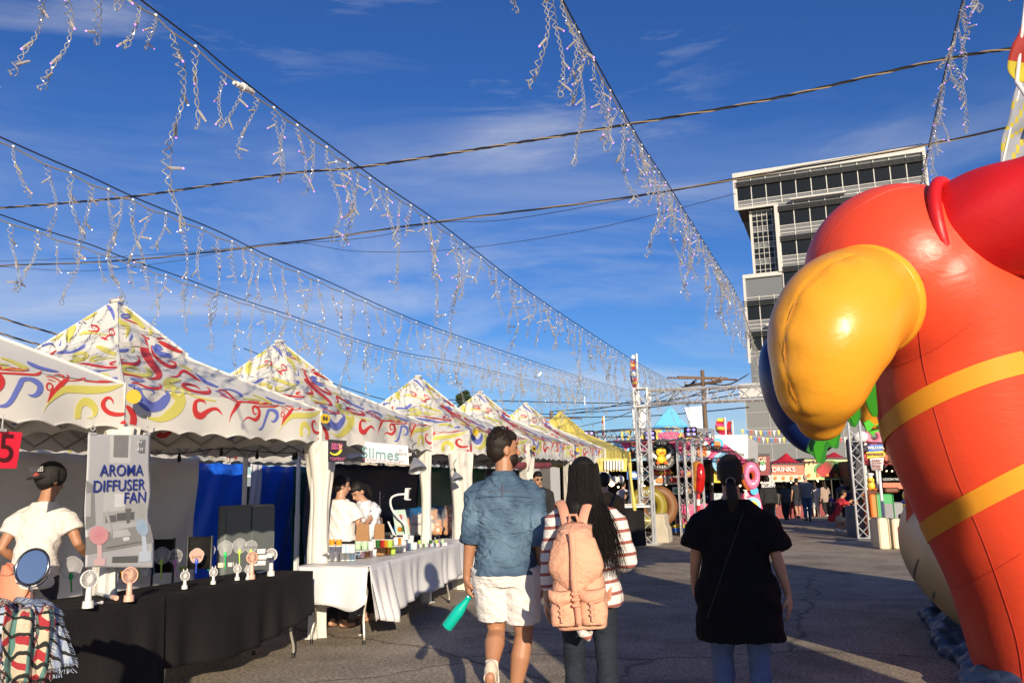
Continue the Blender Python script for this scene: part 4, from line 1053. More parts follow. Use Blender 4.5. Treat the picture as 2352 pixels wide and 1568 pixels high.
        if st=='long':
            m.tube([HP(0,-.025,.01),HP(0,-.032,-.04),J['neck']+Vector((0,-.042*h,-.005*h)),J['neck']+Vector((.004*h,-.052*h,-.045*h)),J['neck']+Vector((.008*h,-.058*h,-.085*h))],[(.046*h,.042*h),(.052*h,.034*h),(.060*h,.026*h),(.052*h,.016*h),(.030*h,.008*h)],16,up=(1,0,0),rnd=True)
    else:
        m.ball(HP(0,-.028,-.012),(.042*h,.036*h,.030*h),14,8,rot=hr)
    o=m.build('hair',hmat,t,world=False);remesh(o,min(vox,.010),3)
    t['_hair']=o.name
    if hat=='cap':
        m=MB();m.ball(HP(0,-.008,.024),(.056*h,.066*h,.062*h),20,12,rot=hr);m.ball(HP(0,-.022,.006),(.052*h,.054*h,.050*h),18,10,rot=hr)
        m.tube([HP(0,-.052,.006),HP(0,-.085,-.008),HP(0,-.105,-.020)],[(.042*h,.007*h),(.040*h,.006*h),(.020*h,.004*h)],14,up=hr@Vector((1,0,0)),rnd=True)
        o=m.build('cap',mat('cap_black',(.015,.013,.013),.8,bump=.2,bs=60),t,world=False);remesh(o,.006,1);t['_cap']=o.name
    if face:
        for s in(-1,1):
            e=MB();e.ball(HP(s*.017,.041,.004),(.008*h,.004*h,.0045*h),10,6,rot=hr);e.build('eye',mat('eye_dark',(.03,.02,.015),.3),t,world=False)
            e=MB();e.tube([HP(s*.008,.047,.016),HP(s*.018,.047,.019),HP(s*.028,.041,.015)],.0018*h,5);e.build('eyebrow',hmat,t,world=False)
        e=MB();e.ball(HP(0,.0505,-.038),(.013*h,.004*h,.0045*h),10,6,rot=hr);e.build('mouth',mat('lips',(.38,.12,.10),.4),t,world=False)
    t['_h']=h
    return t,J,HP
def clean(t):
    for k in list(t.keys()):
        if k.startswith('_'): del t[k]
CLOTH=dict(bump=.25,bs=90)
def cl(n,c,**k):
    return mat(n,c,.85,var=k.pop('var',.12),vs=k.pop('vs',7),bump=k.pop('bump',.3),bs=k.pop('bs',70),fold=k.pop('fold',.28),**k)
# denim: faded patches that belong to the cloth
def denim():
    m=cl('denim_shirt',(.055,.115,.20),fold=.6);nt=m.node_tree;N=nt.nodes;L=nt.links;b=N['Principled BSDF']
    tc=N.new('ShaderNodeTexCoord');n=N.new('ShaderNodeTexNoise');n.inputs['Scale'].default_value=4.5;n.inputs['Detail'].default_value=5;L.new(tc.outputs['Object'],n.inputs[0])
    r=N.new('ShaderNodeValToRGB');e=r.color_ramp.elements;e[0].position=.33;e[0].color=(.018,.048,.10,1);e[1].position=.72;e[1].color=(.13,.215,.30,1);L.new(n.outputs['Fac'],r.inputs[0])
    w_=N.new('ShaderNodeTexNoise');w_.inputs['Scale'].default_value=260;L.new(tc.outputs['Object'],w_.inputs[0])
    mx=N.new('ShaderNodeMix');mx.data_type='RGBA';mx.blend_type='OVERLAY';mx.inputs[0].default_value=.35;L.new(r.outputs[0],mx.inputs[6]);L.new(w_.outputs['Color'],mx.inputs[7]);L.new(mx.outputs[2],b.inputs['Base Color']);return m
DENIM=denim()
def stripes():
    m=cl('striped_blouse',(.72,.68,.64));nt=m.node_tree;N=nt.nodes;L=nt.links;b=N['Principled BSDF']
    tc=N.new('ShaderNodeTexCoord');mp=N.new('ShaderNodeMapping');mp.inputs['Rotation'].default_value=(0,R(6),0);L.new(tc.outputs['Object'],mp.inputs[0])
    w_=N.new('ShaderNodeTexWave');w_.bands_direction='Z';w_.inputs['Scale'].default_value=4.6;w_.inputs['Distortion'].default_value=.9;w_.inputs['Detail'].default_value=1;w_.inputs['Detail Scale'].default_value=.6;L.new(mp.outputs[0],w_.inputs[0])
    r=N.new('ShaderNodeValToRGB');e=r.color_ramp.elements;e[0].position=.80;e[0].color=(.74,.69,.66,1);e[1].position=.86;e[1].color=(.33,.10,.08,1);L.new(w_.outputs['Fac'],r.inputs[0]);L.new(r.outputs[0],b.inputs['Base Color']);return m
VX=.0075
# ---- the man in denim
mp_=atz(1168,1668,0);hm=1.88
t,J,HP=person('man seen from behind in a faded denim shirt and white shorts, carrying a turquoise bottle',mp_,R(14),hm,
 pose=dict(elbowL=(-.118,-.012,.635),wristL=(-.140,.012,.485),elbowR=(.122,-.015,.632),wristR=(.125,.030,.475),shL=(-.097,0,.790),shR=(.097,0,.790),
   kneeL=(-.040,.030,.305),ankleL=(-.040,-.135,.185),footL=(-.06,.35,-1),upL=(0,-.95,-.33),kneeR=(.056,.025,.29),ankleR=(.012,.02,.05)),
 skin=SKINT,top=dict(mat=DENIM,sleeve=1.10,hem=.500,loose=.013,flare=.02,cuff=.017,wr=.0042),bottom=dict(mat=cl('white_shorts',(.74,.70,.66)),len=.80,loose=.016,fl=.008,name='shorts',wr=.004),
 shoes=mat('canvas_shoe_beige',(.62,.52,.42),.8,bump=.2,bs=80),hair=('short',HBRN),vox=VX,headyaw=R(-62),bw=1.0,limb=1.06,
 hands=dict(L=dict(D=(.10,.10,-1),N=(1,.35,0),curl=.95,th=.8),R=dict(D=(.0,.1,-1),N=(-1,.2,0),curl=.8)),face=True,group='visitors walking away down the street')
man=t
m=MB()   # rolled cuffs, collar, yoke seam
for s in'LR':
    E,Wr=J['elbow'+s],J['wrist'+s];d=(Wr-E);c=MB();c.tube([E.lerp(Wr,.02),E.lerp(Wr,.05),E.lerp(Wr,.18),E.lerp(Wr,.21)],[.030*hm,.041*hm,.040*hm,.029*hm],20);o=c.build('rolled_cuff',DENIM,t,world=False);remesh(o,.006,2);wrinkle(o,.003)
m.tube([J['neck']+Vector((0,-.002,.004)),J['neck']+Vector((0,0,.045))],[.047*hm,.040*hm],20);o=m.build('collar',DENIM,t,world=False);remesh(o,.006,2)
def hug(t,o_name,pts,off):
    """drop local points onto the surface of a garment, from behind (-y side)"""
    o=bpy.data.objects[o_name];out=[];dg=bpy.context.evaluated_depsgraph_get();dg.update()
    for p in pts:
        p=Vector(p);ok,loc,nr,_=o.ray_cast(Vector((p.x,-1.5,p.z)),Vector((0,1,0)))
        out.append(loc+nr*off if ok else p)
    return out
STITCH=mat('stitching_dark',(.02,.04,.09),.8);
for zz,x0 in((.762,.105),):
    m=MB();m.tube(hug(t,t['_top'],[(x/100*hm,0,(zz-.00006*x*x)*hm) for x in range(-10,11)],.001),.0022,5);m.build('yoke_seam',STITCH,t,world=False)
m=MB()
for i in range(-8,9):
    P=hug(t,t['_top'],[(i*.0055*hm,0,.783*hm-.0006*abs(i)*hm)],.002);m.ball(P[0],.003,6,4)
for i in range(-5,6):
    P=hug(t,t['_top'],[(.0008*(i%2)*hm,0,(.783+i*.0042)*hm)],.002);m.ball(P[0],.0035,6,4)
m.build('embroidery',mat('embroidery_brown',(.12,.03,.03),.8),t,world=False)
m=MB();m.ball(HP(0,.016,-.036),(.0365*hm,.0385*hm,.034*hm),14,10,rot=Euler((0,0,R(-62))).to_matrix());o=m.build('beard',HBRN,t,world=False);remesh(o,.006,1)
rg=random.Random(5);m=MB()
for i in range(260):   # tufts on the short hair
    a=rg.uniform(0,2*PI);b=rg.uniform(.15,1.4);v=Vector((math.cos(a)*math.cos(b),math.sin(a)*math.cos(b),math.sin(b)));p=HP(0,-.012,.018)+Vector((v.x*.049,v.y*.054,v.z*.058))*hm
    m.tube([p,p+v*.006+Vector((rg.uniform(-.006,.006),.004,.006)),p+v*.008+Vector((rg.uniform(-.012,.012),.012,.004))],[.0035,.0025,.0006],4)
m.build('hair_tufts',HBRN,t,world=False)
# ring
W_=J['wristL'];m=MB();m.torus(W_+Vector((.012,.012,-.115)),.009,.002,12,5,rot=Matrix.Rotation(R(90),3,'X'));m.build('ring',CHROME,t,world=False)
# bottle held by its neck
TM=wm(t);hp=TM@(J['wristL']+Vector((.020,.028,-.115)))
Bax=(atd(1017,1452,hp.dot(FW)-H*FW.z)-hp).normalized()
bt=thing('water_bottle','turquoise metal water bottle hanging from the man\'s left hand','bottle',hp)
rot=Bax.to_track_quat('Z','Y').to_matrix();m=MB()
m.lathe(hp,[(.001,-.012),(.017,-.012),(.0185,-.004),(.0185,.028),(.017,.032),(.019,.04),(.024,.07),(.034,.105),(.0385,.13),(.0385,.255),(.036,.262),(.001,.263)],28,rot=rot);m.build('bottle_body',mat('turquoise_enamel',(.0,.46,.36),.32,var=.04,bump=.02,coat=.3),bt,auto=50)
m=MB();m.lathe(hp,[(.001,-.045),(.016,-.045),(.0185,-.04),(.0185,-.012),(.001,-.012)],24,rot=rot);m.build('cap',CHROME,bt,auto=50)
m=MB();m.torus(hp+Bax*.19,.0388,.0008,24,4,rot=rot);m.build('band',CHROME,bt)
clean(t)
# ---- the woman with the peach backpack
wp=atz(1362,1718,0);hw=1.665
t,J,HP=person('woman seen from behind with long black hair, striped blouse and peach backpack',wp,R(10),hw,
 pose=dict(elbowL=(-.135,.010,.64),wristL=(-.15,.02,.50),elbowR=(.150,-.005,.625),wristR=(.105,.12,.60),kneeL=(-.058,.03,.285),ankleL=(-.052,.03,.045),kneeR=(.060,.00,.285),ankleR=(.066,-.09,.075),footR=(.1,.9,-.6),head=(.0,.016,.930)),
 skin=SKIN,top=dict(mat=stripes(),sleeve=1.8,hem=.475,loose=.017,flare=.05,cuff=.012,name='blouse',wr=.0045),bottom=dict(mat=cl('dark_jeans',(.010,.016,.028),var=.5,vs=10),len=1.95,loose=.005,name='jeans',wr=.003),
 shoes=mat('white_sneaker',(.7,.68,.65),.6),hair=('long',HBLK),vox=VX,headyaw=R(-8),hipw=1.08,bw=.95,group='visitors walking away down the street')
rg=random.Random(11);m=MB()
for i in range(950):
    a=rg.uniform(PI*.80,PI*2.20);v=Vector((math.cos(a)*.052,math.sin(a)*.058-.006,rg.uniform(-.01,.045)))*hw;p=J['head']+v
    sx=math.cos(a);sw=rg.gauss(0,.020)+.022;ln=rg.uniform(.15,.27)+.03*(sx>.2)
    if rg.random()<.12: ln+=.05
    pts=[p,p+Vector((sx*.008,-.010,-.05))*1,Vector((J['neck'].x+sx*.062*hw+sw*.3,J['neck'].y+math.sin(a)*.052*hw-.02,J['neck'].z+.02*hw)),Vector((J['neck'].x+sx*.074*hw+sw*1.3+rg.gauss(0,.008),J['neck'].y-.072*hw+.02*abs(sx),J['neck'].z-ln*.35*hw)),
         Vector((J['neck'].x+sx*.072*hw+sw*2.4+rg.gauss(0,.016),J['neck'].y-.082*hw+rg.gauss(0,.006),J['neck'].z-ln*.8*hw))]
    Q=[Vector(q) for q in catmull([tuple(q) for q in pts],3)]
    r0=rg.uniform(.0016,.0030);m.tube(Q,[r0*(1-.8*k/(len(Q)-1)) for k in range(len(Q))],4)
m.build('hair_strands',HBLK,t,world=False)
clean(t)
woman=t
# backpack: a thing worn on the back
PEACH=mat('peach_canvas',(.76,.39,.25),.85,var=.10,vs=9,bump=.25,bs=160,fold=.32);PEACHD=mat('peach_strap',(.70,.34,.22),.75,var=.06,bump=.2,bs=90);TAN=mat('tan_leather',(.50,.27,.16),.6)
back=wm(t)
bp=thing('backpack','peach canvas backpack with a drawcord flap, two buckled pockets and a small white patch','backpack',back@Vector((0,0,0)),t.rotation_euler.z)
def bpart(m,n,mt,parent=bp,vx=None,wr=0,sm=2):
    o=m.build(n,mt,parent,world=False)
    if vx: remesh(o,vx,sm)
    if wr: wrinkle(o,wr)
    return o
yb=-.245;zc=.99
def bshape(zb,zt,wb,wt,dp,y0=yb,sx=0,lean=.0):
    R_=[]
    n=16
    for i in range(n+1):
        f=i/n;z=lerp(zb,zt,f);w_=lerp(wb,wt,sstep(.2,1,f))*(.72+.28*min(1,math.sin(PI*min(1,max(.0,f*.9+.08)))**.5));d=dp*(.62+.38*math.sin(PI*(f*.86+.10))**.7)
        R_.append([Vector((sx+w_*abs(math.cos(a))**.7*(1 if math.cos(a)>0 else -1),y0-lean*(1-f)+d*abs(math.sin(a))**.8*(1 if math.sin(a)>0 else -1),z)) for a in [2*PI*k/28 for k in range(28)]])
    return R_
m=MB();m.loft(bshape(.705,1.255,.172,.118,.115));bpart(m,'main_bag',PEACH,vx=.008,wr=.0025,sm=5)
m=MB() # flap: rounded tongue over top and back
def flap(u,v):
    a=v;x=(u*2-1);wd=lerp(.105,.165,sstep(0,.75,a))*(1-max(0,(a-.72)/.28)**2*.42)
    z=lerp(1.285,.925,a)+.035*x*x*(-1 if a<.3 else 1)*.6
    y=yb-.085-.052*math.sin(PI*min(1,a*1.1)*.8)-(.015*a)+.07*abs(x)**2.4-(-.10*(1-min(1,a/.18))**2)
    return Vector((x*wd,y,z))
m.grid(flap,24,30);o=bpart(m,'flap',PEACH);sd_=o.modifiers.new('s','SOLIDIFY');sd_.thickness=.010;sd_.offset=0;wrinkle(o,.003)
for s in(-1,1):
    m=MB();m.loft(bshape(.74,.90,.085,.075,.052,y0=yb-.105,sx=s*.088));pk=bpart(m,'pocket',PEACH,vx=.007,wr=.003)
    m=MB();sx=s*.09
    m.grid(lambda u,v:Vector((sx+(u*2-1)*(.083-.02*v*v),yb-.120-.052*math.sin(PI*(.15+.75*v))+.035*abs(u*2-1)**3,.925-.082*v+.012*(u*2-1)**2)),14,8)
    o=m.build('pocket_flap',PEACH,pk,world=False);q=o.modifiers.new('s','SOLIDIFY');q.thickness=.008;q.offset=0
    m=MB();m.box((sx,yb-.178,.815),(.018,.006,.10));m.build('pocket_strap',PEACHD,pk,smooth=False,world=False)
    m=MB()
    for zz in(.80,.83,.86):m.rbox((sx,yb-.184,zz),(.034,.010,.012),.003)
    m.build('buckle',PEACHD,pk,smooth=False,world=False)
m=MB();m.grid(lambda u,v:Vector(((u*2-1)*.017+.004*math.sin(v*9),yb-.150-.030*math.sin(PI*(v*.8+.1)),1.245-.50*v)),2,24);o=bpart(m,'centre_strap',PEACHD);q=o.modifiers.new('s','SOLIDIFY');q.thickness=.006;q.offset=0
m=MB()
for zz in(.915,.885,.855):m.rbox((.0,yb-.187,zz),(.050,.014,.018),.004)
bpart(m,'clip_buckle',PEACHD)
m=MB();m.tube([(-.03,yb+.02,1.285),(-.02,yb+.0,1.33),(.02,yb+.0,1.33),(.03,yb+.02,1.285)],.009,8);bpart(m,'haul_loop',PEACHD)
for s in(-1,1):
    m=MB();pts=[(s*.045,yb+.02,1.26),(s*.062,yb+.07,1.33),(s*.085,-.10,1.385),(s*.115,-.03,1.405),(s*.13,.06,1.37),(s*.135,.115,1.28),(s*.14,.10,1.1),(s*.16,.0,.95),(s*.16,yb+.05,.84)]
    m.tube([Vector(q) for q in catmull(pts,5)],(.030,.007),10,up=(1,0,0)) if False else m.tube([Vector(q) for q in catmull(pts,5)],[(.030,.008)]*(8*5+1),10,up=(1,0,0));bpart(m,'shoulder_strap',PEACHD)
m=MB();m.box((.128,yb-.115,.775),(.05,.004,.032),rot=Euler((0,R(-14),R(20))).to_matrix());lb=bpart(m,'patch',mat('patch_white',(.7,.7,.7),.6))
text('lettering','herschel',.012,lb,(.128,yb-.119,.777),(.94,.34,.1),(0,0,1),mat('ink_blue',(.06,.07,.2),.6),.0006,world=False)
m=MB();m.tube([(-.02,yb-.02,.71),(.0,yb-.05,.69),(.035,yb-.02,.66),(.05,yb+.02,.68)],[.02,.028,.026,.012],10,rnd=True);bpart(m,'tied_scarf',MATS['striped_blouse'],vx=.006)
bp.rotation_euler=(0,R(-3),t.rotation_euler.z);bp.location+=Vector((math.cos(bp.rotation_euler.z),math.sin(bp.rotation_euler.z),0))*.025;bp.scale=(.93,1,1)
# ---- the woman in black
kp=atz(1716,1706,0);hk=1.665
BLKT=mat('black_tee',(.008,.008,.009),.95,var=.25,vs=8,bump=.3,bs=60,fold=.35,spec=.15)
t,J,HP=person('woman in the shade seen from behind in an oversized black T-shirt and blue leggings',kp,R(2),hk,
 pose=dict(elbowL=(-.138,.0,.65),wristL=(-.160,.07,.53),elbowR=(.142,-.02,.64),wristR=(.172,.03,.50),kneeL=(-.068,.03,.285),ankleL=(-.06,-.02,.05),kneeR=(.062,.01,.285),ankleR=(.06,-.01,.045),shL=(-.100,0,.775),shR=(.100,0,.775)),
 skin=SKIN,top=dict(mat=BLKT,sleeve=.92,hem=.345,loose=.026,flare=.085,cuff=.048,name='oversized_tee',wr=.006),bottom=dict(mat=cl('blue_leggings',(.10,.15,.27)),len=1.95,loose=.006,name='leggings'),
 shoes=mat('white_sneaker',(.7,.68,.65),.6),hair=('ponylow',HBLK),vox=VX,headyaw=R(4),bw=1.02,hipw=1.1,limb=1.0,group='visitors walking away down the street',
 hands=dict(L=dict(D=(.0,.5,-1),N=(1,0,0),curl=.8),R=dict(D=(.05,.15,-1),N=(-1,.3,0),curl=.30)))
m=MB();m.torus(HP(0,-.070,-.028),.015*hk,.004,20,6,rot=Matrix.Rotation(R(90),3,'X'));m.build('hair_tie',mat('tie_grey',(.15,.15,.15),.3,.5),t,world=False)
m=MB();m.torus(J['wristL']+Vector((0,0,.03)),.030,.0025,20,6);m.build('bracelet',CHROME,t,world=False)
m=MB();P=hug(t,t['_top'],[(.07-.014*i,0,1.31-.035*i) for i in range(18)],.003);m.tube(P,.004,6);m.build('bag_strap',mat('strap_black',(.010,.010,.010),.75),t,world=False)
clean(t)
# ---------------------------------------------------------------- inflatable parrot arch
def vinyl(n,c,rough=.38): return mat(n,c,rough,var=.09,vs=1.6,bump=.05,bs=160,fold=.045,spec=.5)
CORAL=vinyl('vinyl_coral',(.83,.075,.028));VRED=vinyl('vinyl_red',(.60,.012,.014),.42);VORG=vinyl('vinyl_orange',(.86,.37,.025),.33);VBLUE=vinyl('vinyl_navy',(.006,.020,.12),.35)
VGRN=mat('vinyl_green',(.08,.55,.03),.5,var=.05,transl=.15);VTAN=vinyl('vinyl_tan',(.55,.36,.14),.45);VBAND=mat('vinyl_band',(.88,.36,.03),.4,var=.05)
def ap(x,y,d): return atd(x,y,d)
def pr(px,d): return px*d/F
D0=5.9
par=thing('inflatable_parrot','huge red inflatable parrot arch with a hooked orange beak and two orange bands','inflatable',ap(2330,1500,D0)*Vector((1,1,0)) if False else (ap(2330,1500,D0).x,ap(2330,1500,D0).y,0))
AX=[(2085,640,200),(2125,680,203),(2185,765,198),(2234,962,196),(2310,1132,198),(2391,1303,200),(2456,1496,205),(2530,1700,210),(2600,1930,215)]
def wave(o,amp,fr=3.):
    wrinkle(o,amp,lambda x,y,z:math.sin(z*fr+2*math.sin(x*fr*.7))*.5+math.sin(y*fr*1.7+x*fr)*.5)
CA=[tuple(c) for c in catmull(AX,6)]
m=MB();m.tube([ap(x,y,D0) for x,y,r in CA],[pr(r,D0) for x,y,r in CA],48,rnd=False);m.ball(ap(2062,628,D0),(pr(205,D0),pr(195,D0),pr(205,D0)),40,28)
o=m.build('body',CORAL,par);remesh(o,.03,6,.7);wave(o,.004)
# seam puckers near the top of the head
def band(y0,w_,n='band',mt=VBAND,off=.006):
    best=min(range(len(CA)),key=lambda i:abs(CA[i][1]-y0));x,y,r=CA[best];a=ap(*CA[best-1][:2],D0);b=ap(*CA[best+1][:2],D0);d=(b-a).normalized();c=ap(x,y,D0);q=pr(r,D0)
    m=MB();m.tube([c-d*w_/2,c-d*w_*.25,c,c+d*w_*.25,c+d*w_/2],[q+off]*5,64);o=m.build(n,mt,par)
def band2(ax,ay,w_,r_px,tilt=0,n='band'):
    pts=[Vector(ap(x,y,D0)) for x,y,r in CA];c=ap(ax,ay,D0);i=min(range(1,len(pts)-1),key=lambda i:(pts[i]-c).length);d=(pts[i+1]-pts[i-1]).normalized()
    c=pts[i];q=pr(CA[i][2],D0)+.008;m=MB();A=-d;e1,e2=frame(A);rings=[]
    for o_ in(-.5,-.25,0,.25,.5):
        ring=[]
        for k in range(72):
            v=e1*math.cos(2*PI*k/72)+e2*math.sin(2*PI*k/72);ring.append(c+v*q+A*(o_*w_+tilt*q*(-v.dot(FW))))
        rings.append(ring)
    m.loft(rings,cap=False)
    # cap ends hidden in the body
    o=m.build(n,VBAND,par);return o
band2(2213,925,.145,198,.5);band2(2300,1130,.145,198,.5)
bpy.context.evaluated_depsgraph_get().update()
bo=[c for c in COL.objects if c.parent==par and c.name.startswith('body')][0]
def body_seam(P,mt,r=.003):
    inv=wm(par).inverted();lo=inv@Vector((0,0,H));out=[]
    for x,y in catmull(P,8):
        d=(inv@(Vector((0,0,H))+ray(x,y))-lo).normalized();ok,loc,nr,_=bo.ray_cast(lo,d)
        if ok: out.append(loc+nr*.001)
    if len(out)>3: m=MB();m.tube(out,r,5);m.build('seam',mt,par,world=False)
SEAM=mat('seam_red',(.50,.035,.02),.5)
body_seam([(2120,640),(2110,760),(2135,900),(2190,1080),(2265,1260),(2330,1450),(2350,1560)],SEAM);body_seam([(1870,600),(1940,500),(2040,440),(2130,428)],SEAM,.004);body_seam([(2010,860),(2150,800),(2300,690)],SEAM,.0025);body_seam([(2195,1350),(2280,1310),(2345,1270)],SEAM,.0025)
# beak
BK=[(1995,690,5.6,124),(1962,702,5.4,134),(1928,728,5.2,141),(1902,790,5.08,138),(1888,862,5.05,114),(1882,918,5.1,92),(1884,955,5.15,60)]
BQ=catmull(BK,5);m=MB();m.tube([ap(x,y,d) for x,y,d,r in BQ],[pr(r,d) for x,y,d,r in BQ],44,rnd=True);o=m.build('beak',VORG,par);remesh(o,.02,8,.7)
wave(o,.003,5)
def puck(x,y,z): return 0
# pleats down the outer edge of the beak
seam=[(1868,600,4.95),(1800,690,4.72),(1782,790,4.72),(1798,880,4.8),(1835,955,4.95),(1862,985,5.05)]
SQ=[ap(x,y,d) for x,y,d in catmull([(1960,585,4.95),(1885,620,4.85),(1822,700,4.78),(1800,790,4.8),(1812,880,4.88),(1843,955,5.0)],10)]
dg=bpy.context.evaluated_depsgraph_get();dg.update();inv=wm(par).inverted();P=[];SN=[]
for q in SQ:
    lo=inv@Vector((0,0,H));dr_=(inv@q-lo).normalized();ok,loc,nr,_=o.ray_cast(lo,dr_)
    if ok:P.append(loc+nr*.001);SN.append(nr.copy())
me=o.data
for v in me.vertices:
    d=min((v.co-p).length for p in P)
    if d<.16:
        i=min(range(len(P)),key=lambda i:(v.co-P[i]).length)
        v.co-=v.normal*(.007*math.exp(-(d/.022)**2)+.008*math.exp(-(d/.11)**2)*(math.sin(i*.9+v.co.z*13)))
me.update()
m=MB();m.tube([p-n_*.006 for p,n_ in zip(P,SN)],.0025,6);m.build('seam',mat('seam_orange',(.55,.22,.02),.5),par,world=False)
# root collar of the beak
a=ap(1992,690,5.55);b=ap(1940,715,5.30);dd=(b-a).normalized();m=MB();m.tube([a-dd*.02,a+dd*.04,a+dd*.10],[.372,.388,.372],48);o=m.build('beak_collar',VORG,par);remesh(o,.02,3)
# the red wing arm leaving the frame at the top right
AR=[(2190,545,5.75,118),(2235,530,5.62,128),(2300,512,5.5,134),(2400,485,5.35,140),(2520,450,5.2,150),(2650,440,5.0,155)]
AQ=catmull(AR,5);m=MB();m.tube([ap(x,y,d) for x,y,d,r in AQ],[pr(r,d) for x,y,d,r in AQ],44,rnd=True);o=m.build('wing_arm',VRED,par);remesh(o,.022,4)
wrinkle(o,.012,lambda x,y,z:math.sin(x*13+3*math.sin(z*5)+y*4)*math.sin(z*3+1))
c=ap(2205,540,5.62);dd=(ap(2300,512,5.45)-c).normalized();fx,fy=frame(dd);m=MB();m.torus(c-dd*.02,.385,.042,48,10,rot=Matrix((fx,fy,dd)).transposed());m.build('joint_ring',VRED,par)
# blue lobe and green fringe hanging behind the beak
lb=ap(1838,898,7.0);m=MB();m.ball(lb,(pr(78,7.0),pr(110,7.0),pr(150,7.0)),36,24,rot=Euler((0,R(-14),R(-20))).to_matrix());m.tube([ap(1850,820,6.9),ap(1930,740,6.6)],[.22,.2],24);o=m.build('wing_lobe',VBLUE,par);remesh(o,.03,4);wave(o,.006,5)
def c7(x,y): return (2900+x/1.96)*.5742,(1450+y/1.96)*.5742
def sheet(P,d0,d1,name,mt,th=.02):
    """a cut-out fringe: outline with soft lobes, slightly curved in depth"""
    Q=[q for q in catmull([tuple(c7(*p)) for p in P]+[tuple(c7(*P[0]))],5)][:-1]
    if d0<6: Q=[(2002+(x-2002)*1.10,838+(y-838)*1.10) for x,y in Q]
    cx=sum(q[0] for q in Q)/len(Q);m=MB();n=len(Q)
    f=[ap(x,y,d0+(d1-d0)*(x-1900)/180) for x,y in Q];b=[ap(x,y,d0+(d1-d0)*(x-1900)/180)+FW*th for x,y in Q]
    m.add(f+b,[tuple(range(n)),tuple(range(2*n-1,n-1,-1))]+[(i,n+i,n+(i+1)%n,(i+1)%n) for i in range(n)])
    return m.build(name,mt,par,smooth=False)
sheet([(900,380),(1000,150),(1150,20),(1185,250),(1192,370),(1165,385),(1130,330),(1085,215),(1070,330),(1045,435),(1015,430),(970,330),(925,400),(905,560),(880,600),(850,585),(825,565),(800,650),(775,712),(755,690),(738,610),(760,560),(820,500)],5.75,5.3,'green_fringe',VGRN)
sheet([(640,690),(700,735),(755,785),(785,775),(800,690),(825,660),(885,672),(900,600),(930,440),(955,435),(1000,500),(1035,490),(1060,380),(900,300),(700,560)],6.05,5.75,'green_fringe',mat('vinyl_green_dark',(.03,.22,.03),.5,var=.05))  # rear fringe is the same green vinyl, its shade put into the colour
# ---- far side: second parrot of the arch seen under the first
p2=thing('inflatable_parrot','second, farther inflatable parrot showing only an orange beak tip and green fringe',"inflatable",(ap(2050,1100,8.6).x,ap(2050,1100,8.6).y,0))
m=MB();m.tube([ap(x,y,d) for x,y,d in ((2120,820,8.9),(2040,880,8.6),(2005,930,8.5),(2002,962,8.5))],[.55,.42,.26,.12],28,rnd=True);o=m.build('beak',VORG,p2);remesh(o,.03,4)
m=MB();m.tube([ap(2120,900,9.3),ap(2040,930,9.2),ap(2010,958,9.2)],[.5,.36,.14],28,rnd=True);o=m.build('wing_lobe',VBLUE,p2);remesh(o,.03,4)
m=MB();m.tube([ap(x,y,9.4) for x,y in ((2150,760),(2200,900),(2300,1120),(2400,1400))],[.6,.62,.65,.7],32);m.build('body',CORAL,p2)
def sheet2(P,d,parent):
    Q=[q for q in catmull([tuple(c7(*p)) for p in P]+[tuple(c7(*P[0]))],5)][:-1];m=MB();n=len(Q);f=[ap(x,y,d) for x,y in Q];b=[v+FW*.03 for v in f]
    m.add(f+b,[tuple(range(n)),tuple(range(2*n-1,n-1,-1))]+[(i,n+i,n+(i+1)%n,(i+1)%n) for i in range(n)]);return m.build('green_fringe',VGRN,parent,smooth=False)
sheet2([(1090,470),(1180,430),(1300,420),(1300,520),(1225,530),(1200,500),(1170,490),(1140,530),(1115,535),(1100,500)],8.4,p2)
sheet2([(1130,540),(1180,490),(1300,500),(1300,560),(1215,545),(1185,540),(1165,572),(1145,560)],8.8,p2)
# ---- base
tb_=thing('inflatable_cushion','swollen tan inflatable base with red and grey streaks behind the red column','inflatable',(1.6,8,0))
m=MB();m.tube([(1.48,10.6,.80),(1.54,9.6,.76),(1.62,8.6,.68),(1.80,7.4,.62),(2.05,6.8,.6)],[(.80,.80),(.86,.78),(.90,.68),(.9,.62),(.8,.6)],40,up=(1,0,0),rnd=True);o=m.build('base_tube',VTAN,tb_);remesh(o,.035,4);wave(o,.015,3)
def proj_on(o,par_,pts,off=.006):
    inv=wm(par_).inverted();lo=inv@Vector((0,0,H));out=[]
    for x,y in pts:
        d=(inv@(Vector((0,0,H))+ray(x,y))-lo).normalized();ok,loc,nr,_=o.ray_cast(lo,d)
        if ok: out.append((loc+nr*off,nr))
    return out
bpy.context.evaluated_depsgraph_get().update()
def c6(x,y): return (3400+x/1.684)*.5742,(1800+y/1.684)*.5742
GS=mat('streak_grey',(.35,.34,.33),.5);RS=mat('streak_red',(.28,.03,.04),.5)
for pts,w_,mt in (([(465,730),(445,800),(435,870),(450,950)],.012,GS),([(575,950),(558,1020),(560,1100),(580,1180)],.016,GS),([(512,1030),(515,1080),(535,1140)],.010,RS),([(730,1400),(745,1450),(770,1510),(790,1550)],.030,RS),([(800,1380),(810,1430),(820,1480),(825,1530)],.04,RS),([(880,1390),(885,1440),(890,1490),(915,1560)],.05,RS)):
    q=proj_on(o,tb_,[c6(*p) for p in catmull(pts,4)])
    if len(q)>2:
        n=len(q);m=MB();m.tube([a for a,_ in q],[(w_*math.sin(PI*(i+.6)/(n+.2)),.004) for i in range(n)],8);m.build('painted_streak',mt,tb_,world=False)
m=MB();P=[ap(*c6(x,y),d) for x,y,d in ((372,190,8.6),(395,420,8.6),(403,690,8.6),(440,630,8.5),(530,540,8.3),(560,560,8.2),(470,330,8.4),(400,170,8.5))]
